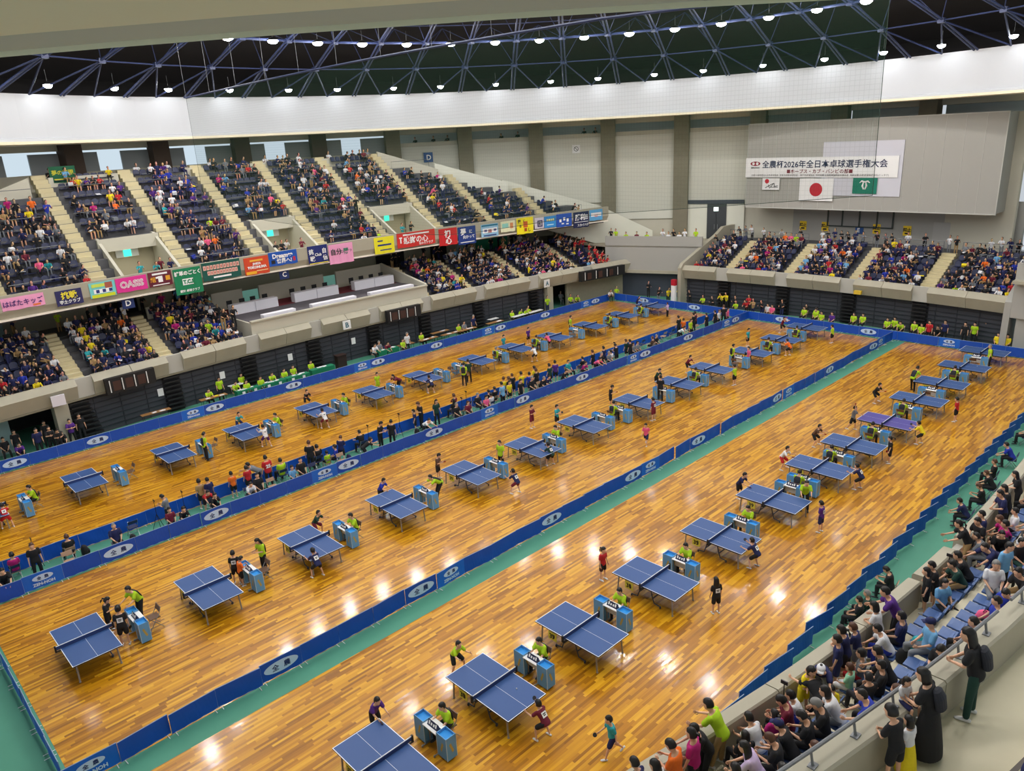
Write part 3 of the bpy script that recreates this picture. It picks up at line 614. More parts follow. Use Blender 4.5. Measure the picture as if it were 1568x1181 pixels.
def barrier(x, y, rz, kind, where, z=.006):
    o = BP[kind] if bfirst[kind] else dup(BP[kind], (0,0,0)); bfirst[kind] = False
    o.location = (x, y, z); o.rotation_euler = (0,0,rz)
    k = (where, kind); bcount[k] = bcount.get(k, 0)+1; n = bcount[k]
    if kind == 'plain': tag(o, 'plain royal blue barrier panel in the line ' + where, 'barrier', 'plain barriers ' + where)
    else: tag(o, ('blue barrier with %s oval logo, %s such ' % ('large' if kind == 'big' else 'small', ORD[n-1])) + where, 'barrier', 'logo barriers ' + where)
def line(axis, fixed, a, b, logos, where, rz, jit=.0):
    """logos: {position: kind}; panels 1.42 apart"""
    rnd = random.Random(hash(where) % 1000 if False else len(where)); n = int((b-a)/1.42); used = {}
    for p, k in logos: used[round((p-a)/1.42-.5)] = (p, k)
    for i in range(n):
        p, k = used.get(i, (None, 'plain')); c = a+1.42*(i+.5); dv = rnd.uniform(-jit, jit); off = rnd.uniform(-.03, .03)
        if axis == 'x': barrier(c, fixed+off, rz+dv, k, where)
        else: barrier(fixed+off, c, rz+dv, k, where)
line('x', 6.15, -10.1, 47., [(-9.52,'small'),(-4.06,'big'),(1.64,'big'),(3.23,'small'),(8.79,'big'),(14.91,'big'),(16.41,'small'),(20.83,'big'),(28.39,'big'),(30.27,'small'),(35.89,'big'),(42.49,'big'),(44.05,'small')], 'between middle and right-hand courts', 0, .075)
line('x', 18.2, -9.8, 47., [(-8.01,'small'),(-5.2,'big'),(-1.01,'big'),(4.6,'small'),(5.96,'big'),(11.6,'big'),(17.01,'small'),(19.,'big'),(24.5,'big'),(30.15,'small'),(31.69,'big'),(37.58,'big'),(43.36,'small'),(45.24,'big')], 'on the near side of the spectators\' aisle', 0, .06)
line('x', 20.4, -10., 46.6, [], 'on the far side of the spectators\' aisle', math.pi, .03)
line('x', 33.08, -13.3, 46.4, [(-5.38,'big'),(-1.19,'big'),(4.44,'small'),(5.9,'big'),(11.7,'big'),(17.35,'small'),(18.87,'big'),(24.45,'big'),(30.29,'small'),(31.77,'big'),(37.51,'big'),(43.18,'small'),(44.76,'big')], 'below the left stand', 0, .02)
line('y', 46.95, -5.5, 33., [(23.55,'big'),(14.4,'big'),(8.58,'big'),(1.8,'small'),(29.3,'big')], 'across the far end of the hall', -math.pi/2, .02)
line('y', -10.05, 6.6, 18.2, [], 'at the near end of the middle court', math.pi/2, .03)
line('x', -5.45, -2.5, 46.5, [], 'along the foot of the near stand', math.pi-.14, .06)

# ================= people =================
PAL = {'navy': rgb(30, 36, 84), 'black': rgb(26, 26, 30), 'white': rgb(228, 228, 232), 'lime': rgb(176, 214, 30), 'red': rgb(192, 34, 42), 'maroon': rgb(112, 26, 50), 'pink': rgb(236, 96, 140), 'magenta': rgb(186, 26, 118), 'purple': rgb(84, 40, 130), 'blue': rgb(34, 54, 168), 'skyblue': rgb(112, 170, 216), 'teal': rgb(44, 158, 166), 'green': rgb(40, 140, 80), 'darkgreen': rgb(24, 62, 54), 'yellow': rgb(238, 214, 30), 'orange': rgb(242, 112, 28), 'grey': rgb(120, 124, 130), 'lilac': rgb(206, 184, 224), 'khaki': rgb(170, 138, 92), 'mint': rgb(160, 224, 190), 'brown': rgb(92, 66, 52)}
def cloth(c): return mat('cloth_'+c, PAL[c], .85, noise=.10, nscale=14)
SKIN = mat('skin', rgb(222, 172, 140), .55); LIPS = mat('lips', rgb(176, 92, 84), .5); EYE = mat('dark_eye', rgb(24, 18, 16), .3)
HAIRC = {'black': mat('black_hair', rgb(24, 20, 20), .45), 'brown': mat('brown_hair', rgb(84, 52, 36), .45), 'grey': mat('grey_hair', rgb(134, 132, 130), .5)}
SHOEW = mat('pale_shoe', rgb(220, 220, 222), .5); SHOEK = mat('dark_shoe', rgb(40, 40, 46), .5)
# ---- figure kinematics (metres, adult 1.70 m, facing +X, left side +Y) ----
def _rot(v, lean):
    c, s = math.cos(lean), math.sin(lean)
    return Vector((v[0]*c + v[2]*s, v[1], -v[0]*s + v[2]*c))
def _dir(fwd, out, side):
    a, b = math.radians(fwd), math.radians(out)
    return Vector((math.sin(a)*math.cos(b), side*math.sin(b), -math.cos(a)*math.cos(b)))
# legs: (thigh fwd, out, knee bend) ; arms: (upper fwd, out, elbow bend, inward)   order: left, right
POSES = {
 'stand':     dict(lean=2,  head=5,  legs=[(2,4,2),(0,4,2)],     arms=[(4,9,12,4),(-2,9,14,4)]),
 'phone':     dict(lean=4,  head=24, legs=[(3,4,3),(0,4,2)],     arms=[(18,8,82,32),(16,8,86,32)]),
 'crossed':   dict(lean=0,  head=4,  legs=[(2,6,2),(0,6,2)],     arms=[(30,12,72,62),(26,12,76,62)]),
 'lean':      dict(lean=30, head=-4, legs=[(14,5,6),(6,5,4)],    arms=[(34,10,38,12),(32,10,42,14)]),
 'rail':      dict(lean=13, head=6,  legs=[(4,5,3),(0,5,3)],     arms=[(16,12,52,50),(14,12,54,50)]),
 'bend':      dict(lean=58, head=-22,legs=[(30,7,14),(20,7,10)], arms=[(60,10,16,4),(66,8,10,4)]),
 'ready':     dict(lean=34, head=-20,legs=[(48,18,58),(34,18,50)],arms=[(38,20,62,18),(46,20,56,10)]),
 'swing':     dict(lean=20, head=-8, legs=[(40,16,44),(12,18,36)],arms=[(50,26,70,20),(92,24,66,52)]),
 'walk':      dict(lean=6,  head=4,  legs=[(24,3,8),(-20,3,22)], arms=[(-22,9,22,2),(24,9,26,2)]),
 'raise':     dict(lean=6,  head=-6, legs=[(14,10,14),(-12,10,20)],arms=[(30,14,60,12),(150,16,24,4)]),
 'sit':       dict(lean=-4, head=8,  hz=.555, legs=[(86,8,84),(84,9,86)], arms=[(18,8,42,30),(16,8,44,28)]),
 'sit_lean':  dict(lean=30, head=-6, hz=.555, legs=[(86,12,92),(84,12,84)], arms=[(30,6,30,22),(28,6,36,26)]),
 'sit_phone': dict(lean=10, head=26, hz=.555, legs=[(87,7,88),(84,7,82)], arms=[(22,7,76,30),(20,7,82,32)]),
 'sit_desk':  dict(lean=12, head=6,  hz=.555, legs=[(84,8,84),(86,9,88)], arms=[(36,8,38,10),(40,8,36,10)]),
}
SITTING = ('sit', 'sit_lean', 'sit_phone', 'sit_desk')
def figure(pose, kid=False):
    p = POSES[pose]
    lean = math.radians(p['lean'])
    J = {}
    legs = []
    for i, side in ((0, 1), (1, -1)):
        f, o, k = p['legs'][i]
        hip = Vector((0, side*.092, 0))
        knee = hip + .43*_dir(f, o, side)
        ank = knee + .41*_dir(f - k, o*.4, side)
        legs.append([hip, knee, ank])
    hz = p.get('hz') or .075 - min(l[2].z for l in legs)
    up = Vector((0, 0, hz))
    for n, l in zip('LR', legs):
        J['hip'+n], J['kne'+n], J['ank'+n] = [v + up for v in l]
    base = Vector((0, 0, hz))
    T = lambda v: base + _rot(v, lean)
    J['pel'] = base
    J['waist'] = T((0, 0, .20)); J['chest'] = T((.01, 0, .38)); J['sho'] = T((0, 0, .49)); J['neck'] = T((.01, 0, .56))
    hl = math.radians(p['lean']*.55 + p['head'])
    J['head'] = J['neck'] + _rot((.03, 0, .150 if kid else .130), hl); J['hs'] = 1.26 if kid else 1.08
    J['hl'] = hl
    for i, (n, side) in enumerate((('L', 1), ('R', -1))):
        f, o, e, inw = p['arms'][i]
        s = T((0, side*.175, .465))
        el = s + .27*_rot(_dir(f, o, side), 0)
        wr = el + .24*_dir(f + e, o - inw, side)
        hd = wr + .17*_dir(f + e + 4, o - inw, side)
        J['sh'+n], J['elb'+n], J['wri'+n], J['han'+n] = s, el, wr, hd
    return J

def _rings(mb, spec, n=14):
    """spec: [(centre, axis_u, axis_v)]: closed loft through ellipses"""
    mb.loft([[c + u*math.cos(2*math.pi*k/n) + v*math.sin(2*math.pi*k/n) for k in range(n)] for c, u, v in spec])
def _limb(mb, a, b, ra, rb, n=12):
    a, b = Vector(a), Vector(b); d = (b-a); L_ = d.length; d.normalize(); e1 = d.orthogonal().normalized(); e2 = d.cross(e1)
    st = [(-.9*ra, .42*ra), (-.5*ra, .85*ra), (0, ra)] + [(L_*.4, ra*.52+rb*.48+.02*ra), (L_, rb), (L_+.5*rb, .85*rb), (L_+.9*rb, .42*rb)]
    _rings(mb, [(a+d*t, e1*r_, e2*r_) for t, r_ in st], n)
def _torso(mb, J, grow=0., low=-.07, top=.50, hipw=.155):
    X = lambda z: _rot((0, 0, z), R(0)); p, s = J['pel'], J['sho']; up = (s-p).normalized(); fwd = up.cross(Vector((0, 1, 0))).normalized()*-1; sd = Vector((0, 1, 0))
    if fwd.x < 0: fwd = -fwd
    pr = [(-.10, .085, hipw*.86), (-.03, .112, hipw), (.06, .105, .148), (.18, .092, .132), (.30, .108, .150), (.40, .108, .168), (.46, .088, .172), (.50, .062, .135), (.535, .045, .07)]
    pr = [q for q in pr if low-.02 <= q[0] <= top+.04]
    _rings(mb, [(p+up*z, fwd*(a+grow), sd*(b+grow)) for z, a, b in pr], 18)
def _head(mb, J):
    h, a, g = J['head'], J['hl'], J['hs']; rot = Matrix.Rotation(a, 3, 'Y'); E = lambda c, r_, u, v: mb.ell(h+rot @ (Vector(c)*g), [q*g for q in r_], u, v, rot)
    E((0, 0, 0), (.098, .078, .122), 16, 12); E((.028, 0, -.052), (.068, .060, .072), 12, 8); E((.098, 0, -.014), (.020, .015, .028), 8, 6)
    for s in (-1, 1): E((-.008, s*.079, -.012), (.022, .012, .034), 8, 6)
    mb.tube([J['sho']-(J['neck']-J['sho'])*.4, J['neck']+(J['head']-J['neck'])*.35], [.062, .054], 12)
    return rot
def fuse(mb, name, mats, voxel=.014, smooth=4, extra=None):
    """one continuous skin from the overlapping volumes"""
    me = mb.mesh('tmp', mats[0]); clean(me); o = bpy.data.objects.new('tmp', me); COL.objects.link(o)
    r_ = o.modifiers.new('r', 'REMESH'); r_.mode = 'VOXEL'; r_.voxel_size = voxel; r_.use_smooth_shade = True
    s_ = o.modifiers.new('s', 'SMOOTH'); s_.iterations = smooth; s_.factor = .5
    out = bpy.data.meshes.new_from_object(o.evaluated_get(bpy.context.evaluated_depsgraph_get())); bpy.data.objects.remove(o); bpy.data.meshes.remove(me)
    if extra:                                            # fingers, eyes, mouth join the same mesh
        b = bmesh.new(); b.from_mesh(out); t = extra.mesh('x', mats); clean(t); n0 = len(b.faces); b.from_mesh(t); b.faces.ensure_lookup_table(); bpy.data.meshes.remove(t)
        for f in b.faces: f.smooth = True
        b.to_mesh(out); b.free()
    out.name = name; out.materials.clear()
    for M in mats: out.materials.append(M)
    return out
def build_pose(pose, kid):
    J = figure(pose, kid); D = {}; g = J['hs']
    mb = MB(); ex = MB(); _torso(mb, J); rot = _head(mb, J)
    for n, side in (('L', 1), ('R', -1)):
        _limb(mb, J['hip'+n], J['kne'+n], .078, .050); _limb(mb, J['kne'+n], J['ank'+n], .050, .032); mb.ell((J['kne'+n]+J['ank'+n])*.5+(J['kne'+n]-J['ank'+n])*.15, (.05, .046, .09), 10, 6)
        _limb(mb, J['sh'+n], J['elb'+n], .048, .036); _limb(mb, J['elb'+n], J['wri'+n], .037, .025)
        d = (J['han'+n]-J['wri'+n]).normalized(); w_ = J['wri'+n]
        lat = d.cross(Vector((0, side, 0)) if abs(d.y) < .8 else Vector((0, 0, 1))).normalized(); nn = d.cross(lat).normalized()
        _rings(mb, [(w_+d*t, lat*a, nn*b) for t, a, b in ((-.02, .02, .018), (.02, .030, .016), (.05, .040, .016), (.085, .040, .014), (.095, .030, .009))], 10)
        for k, (off, ln) in enumerate(((-.029, .062), (-.0095, .074), (.0095, .070), (.028, .052))):
            b0 = w_+d*.082+lat*off; c1 = b0+d*ln*.5+nn*.006; c2 = b0+d*ln*.93+nn*.022; ex.tube([b0, c1, c2], [.0095, .0088, .007], 6)
        t0 = w_+d*.035+lat*.030; ex.tube([t0, t0+d*.03+lat*.03, t0+d*.066+lat*.034+nn*.008], [.0115, .0105, .008], 6)
    h = J['head']
    ex.k = 1
    for s in (-1, 1):
        ex.ell(h+rot @ (Vector((.090, s*.033, .006))*g), (.010*g, .0145*g, .0075*g), 8, 6, rot); ex.ell(h+rot @ (Vector((.091, s*.034, .034))*g), (.008*g, .021*g, .0045*g), 8, 5, rot)
    ex.k = 2; ex.ell(h+rot @ (Vector((.090, 0, -.062))*g), (.010*g, .024*g, .006*g), 8, 5, rot)
    D['body'] = fuse(mb, 'figure_'+pose, [SKIN, EYE, LIPS], .013, 3, ex)
    mb = MB(); _torso(mb, J, .028, -.08, .47)
    for n in 'LR': _limb(mb, J['sh'+n], J['sh'+n].lerp(J['elb'+n], .66), .068, .074)
    D['shirt'] = fuse(mb, 'shirt_'+pose, [SKIN], .017, 3)
    mb = MB(); _torso(mb, J, .014, -.12, .06, .160)
    for n in 'LR': _limb(mb, J['hip'+n], J['hip'+n].lerp(J['kne'+n], .78), .104, .098)
    D['shorts'] = fuse(mb, 'shorts_'+pose, [SKIN], .018, 3)
    mb = MB(); _torso(mb, J, .014, -.12, .06, .160)
    for n in 'LR': _limb(mb, J['hip'+n], J['kne'+n], .096, .068); _limb(mb, J['kne'+n], J['ank'+n].lerp(J['kne'+n], .06), .068, .056)
    D['trousers'] = fuse(mb, 'trousers_'+pose, [SKIN], .018, 3)
    if pose in ('stand', 'lean', 'rail'):
        mb = MB(); p = J['pel']; _rings(mb, [(p+Vector((0, 0, z)), Vector((a, 0, 0)), Vector((0, b, 0))) for z, a, b in ((.10, .12, .16), (0, .145, .185), (-.30, .2, .24), (-.62, .25, .29), (-.82, .27, .31))], 20)
        D['skirt'] = fuse(mb, 'skirt_'+pose, [SKIN], .02, 3)
    for n in 'LR':
        a = J['ank'+n]; k = J['kne'+n]; mb = MB(); sh = (a-k).normalized(); f = Vector((1, 0, 0)) if pose not in ('walk',) else Vector((sh.z*-1, 0, sh.x)).normalized()
        up_ = Vector((0, 0, 1)) if abs(f.z) < .05 else f.cross(Vector((0, 1, 0))).normalized()*-1
        if up_.z < 0: up_ = -up_
        c = a - up_*.045; sd = f.cross(up_)
        _rings(mb, [(c+f*t+up_*z, sd*w2, up_*hh) for t, w2, hh, z in ((-.085, .022, .020, .0), (-.07, .036, .034, .004), (0, .040, .038, .006), (.08, .046, .028, -.002), (.14, .042, .020, -.010), (.17, .022, .012, -.014))], 12)
        D['shoe'+n] = mb.mesh('shoe_%s_%s' % (pose, n), [SHOEW]); clean(D['shoe'+n]); D['shoe'+n].polygons.foreach_set('use_smooth', [True]*len(D['shoe'+n].polygons))
    D['J'] = J; return D
def hair_mesh(kind):
    """in head space, face towards +X"""
    mb = MB()
    def cap(grow, cut):
        vs = []; fs = []; nu, nv = 24, 14
        for j in range(nv+1):
            t = math.pi*j/nv
            for k in range(nu):
                d = Vector((math.sin(t)*math.cos(2*math.pi*k/nu), math.sin(t)*math.sin(2*math.pi*k/nu), math.cos(t)))
                f = grow; hair_line = d.z > .50 - .25*max(0, abs(d.y)-.3) if d.x > .15 else d.z > cut
                if not hair_line: f = .86
                vs.append((d.x*.098*f-.006, d.y*.078*f, d.z*.122*f+.004))
        for j in range(nv):
            for k in range(nu): fs.append((j*nu+k, (j+1)*nu+k, (j+1)*nu+(k+1) % nu, j*nu+(k+1) % nu))
        mb.add(vs, fs)
    if kind in ('short', 'brown', 'grey'): cap(1.20, -.42)
    elif kind == 'bald': cap(1.015, -.2); mb.ell((-.045, 0, -.02), (.062, .083, .05), 14, 8)
    elif kind == 'cap':
        cap(1.10, -.30); mb.k = 1; mb.ell((0, 0, .05), (.112, .092, .085), 16, 8); mb.box(.12, 0, .045, .1, .13, .012)
    elif kind == 'bob': cap(1.18, -.75); mb.loft([[(-.03+a*math.cos(t), b*math.sin(t), z) for t in [R(70)+R(220)*i/16 for i in range(17)]] for a, b, z in ((.085, .088, .06), (.092, .096, -.04), (.085, .094, -.115), (.06, .07, -.12))], cap=False, close=False)
    elif kind == 'long': cap(1.18, -.8); mb.loft([[(-.03+a*math.cos(t), b*math.sin(t), z) for t in [R(75)+R(210)*i/16 for i in range(17)]] for a, b, z in ((.085, .088, .06), (.095, .10, -.06), (.09, .115, -.2), (.075, .10, -.33), (.05, .06, -.36))], cap=False, close=False)
    elif kind == 'pony': cap(1.17, -.45); mb.tube([(-.09, 0, .05), (-.16, 0, .03), (-.18, 0, -.06), (-.165, 0, -.16)], [.022, .036, .03, .008], 10)
    elif kind == 'bun': cap(1.17, -.45); mb.ell((-.10, 0, .07), (.05, .055, .05), 12, 8)
    me = mb.mesh('hair_'+kind, [SKIN, SKIN]); clean(me); me.polygons.foreach_set('use_smooth', [True]*len(me.polygons)); return me
POSED, HAIRS = {}, {}
def set_mats(o, *ms):
    for i, M in enumerate(ms): o.material_slots[i].link = 'OBJECT'; o.material_slots[i].material = M
def child(name, me, parent, *ms):
    o = bpy.data.objects.new(name, me); COL.objects.link(o); o.parent = parent
    if ms: set_mats(o, *ms)
    return o
BAGM = mat('dark_rucksack', rgb(36, 38, 48), .8)
def person(pose, loc, heading, sc, shirt, bottom, bcol, hair, label, group, bib=False, back=None):
    kid = sc < .9; key = (pose, kid)
    if key not in POSED: POSED[key] = build_pose(pose, kid)
    D = POSED[key]; J = D['J']
    p = bpy.data.objects.new('person', D['body']); COL.objects.link(p); p.location = loc; p.rotation_euler = (0, 0, heading); p.scale = (sc,)*3
    tag(p, label, 'person', group)
    child('shirt', D['shirt'], p, cloth(shirt)); bt = bottom if bottom in D else 'trousers'
    child({'skirt': 'skirt'}.get(bt, bt), D[bt], p, cloth(bcol))
    for n in 'LR': child('shoe', D['shoe'+n], p, SHOEK if (bcol == 'black' and bottom == 'trousers') else SHOEW)
    hk = hair if hair in ('bald', 'cap', 'bob', 'long', 'pony', 'bun') else 'short'
    if hk not in HAIRS: HAIRS[hk] = hair_mesh(hk)
    hc = HAIRC[hair if hair in ('brown', 'grey') else ('grey' if hair == 'bald' and shirt == 'navy' else 'black')]
    h = child('hair', HAIRS[hk], p, hc, cloth('navy') if shirt != 'navy' else cloth('white'))
    h.matrix_local = Matrix.Translation(J['head']) @ Matrix.Rotation(J['hl'], 4, 'Y') @ Matrix.Scale(J['hs'], 4)
    if back or bib:
        up = (J['sho']-J['pel']).normalized(); f = Vector((up.z, 0, -up.x)); c = J['pel']+up*.30-f*.132
        mb = MB(); w_, hh = (.105, .10) if bib else (.14, .2)
        if bib:
            mb.add([c-Vector((0, w_, 0))-up*hh, c+Vector((0, w_, 0))-up*hh, c+Vector((0, w_, 0))+up*hh, c-Vector((0, w_, 0))+up*hh]+[c-f*.004+Vector((0, s*w_, 0))+up*q*hh for s, q in ((-1,-1),(1,-1),(1,1),(-1,1))], [(0,1,2,3), (7,6,5,4), (0,4,5,1), (1,5,6,2), (2,6,7,3), (3,7,4,0)])
            mb.k = 1
            for q, l in ((.3, .07), (-.25, .05)): mb.add([c-f*.0055+Vector((0, s*l, 0))+up*(q*hh+e*.018) for s, e in ((-1,-1),(1,-1),(1,1),(-1,1))], [(3,2,1,0)])
            child('number_bib', mb.mesh('bib', [PRINTW, PRINTK]), p)
        else:
            mb.M = None; _rings(mb, [(c+up*z-f*o_, Vector((0, a, 0)), f*b) for z, o_, a, b in (((-.2, .03, .08, .04), (-.16, .05, .15, .08), (.05, .05, .15, .09), (.17, .03, .12, .06), (.2, .02, .07, .03)) if back == 'bag' else ((-.26, -.03, .12, .03), (-.2, -.02, .15, .04), (.05, -.01, .16, .04), (.15, -.03, .15, .035), (.2, -.05, .10, .02)))], 14)
            child('dark_back_panel' if back == 'vest' else 'rucksack', mb.mesh('back', [BAGM]), p)
    return p
RUB = mat('red_paddle_rubber', rgb(176, 30, 40), .6); RUBK = mat('black_paddle_rubber', rgb(26, 26, 30), .6); HANDLE = mat('paddle_handle', rgb(170, 122, 70), .5)
def paddle_mesh():
    mb = MB(); n = 20; ring = lambda z: [(.10+.078*math.cos(2*math.pi*k/n), .074*math.sin(2*math.pi*k/n), z) for k in range(n)]
    mb.loft([ring(-.006), ring(0)]); mb.k = 1; mb.loft([ring(0), ring(.006)]); mb.k = 2; mb.box(-.015, 0, -.011, .10, .028, .022); return mb.mesh('paddle', [RUB, RUBK, HANDLE])
PADM = None
def paddle(pers, pose, label):
    global PADM; pose = (pose, pers.scale.x < .9)
    if PADM is None: PADM = paddle_mesh()
    J = POSED[pose]['J']; d = (J['hanR']-J['wriR']).normalized(); o = bpy.data.objects.new('table_tennis_paddle', PADM); COL.objects.link(o)
    q = J['wriR']+d*.115; zax = d.orthogonal().normalized(); y_ = zax.cross(d)
    m = Matrix((d, y_, zax)).transposed().to_4x4(); m.translation = q
    o.matrix_world = Matrix.Translation(pers.location) @ Matrix.Rotation(pers.rotation_euler.z, 4, 'Z') @ Matrix.Scale(pers.scale.x, 4) @ m
    tag(o, label, 'paddle', 'paddles held by the players')
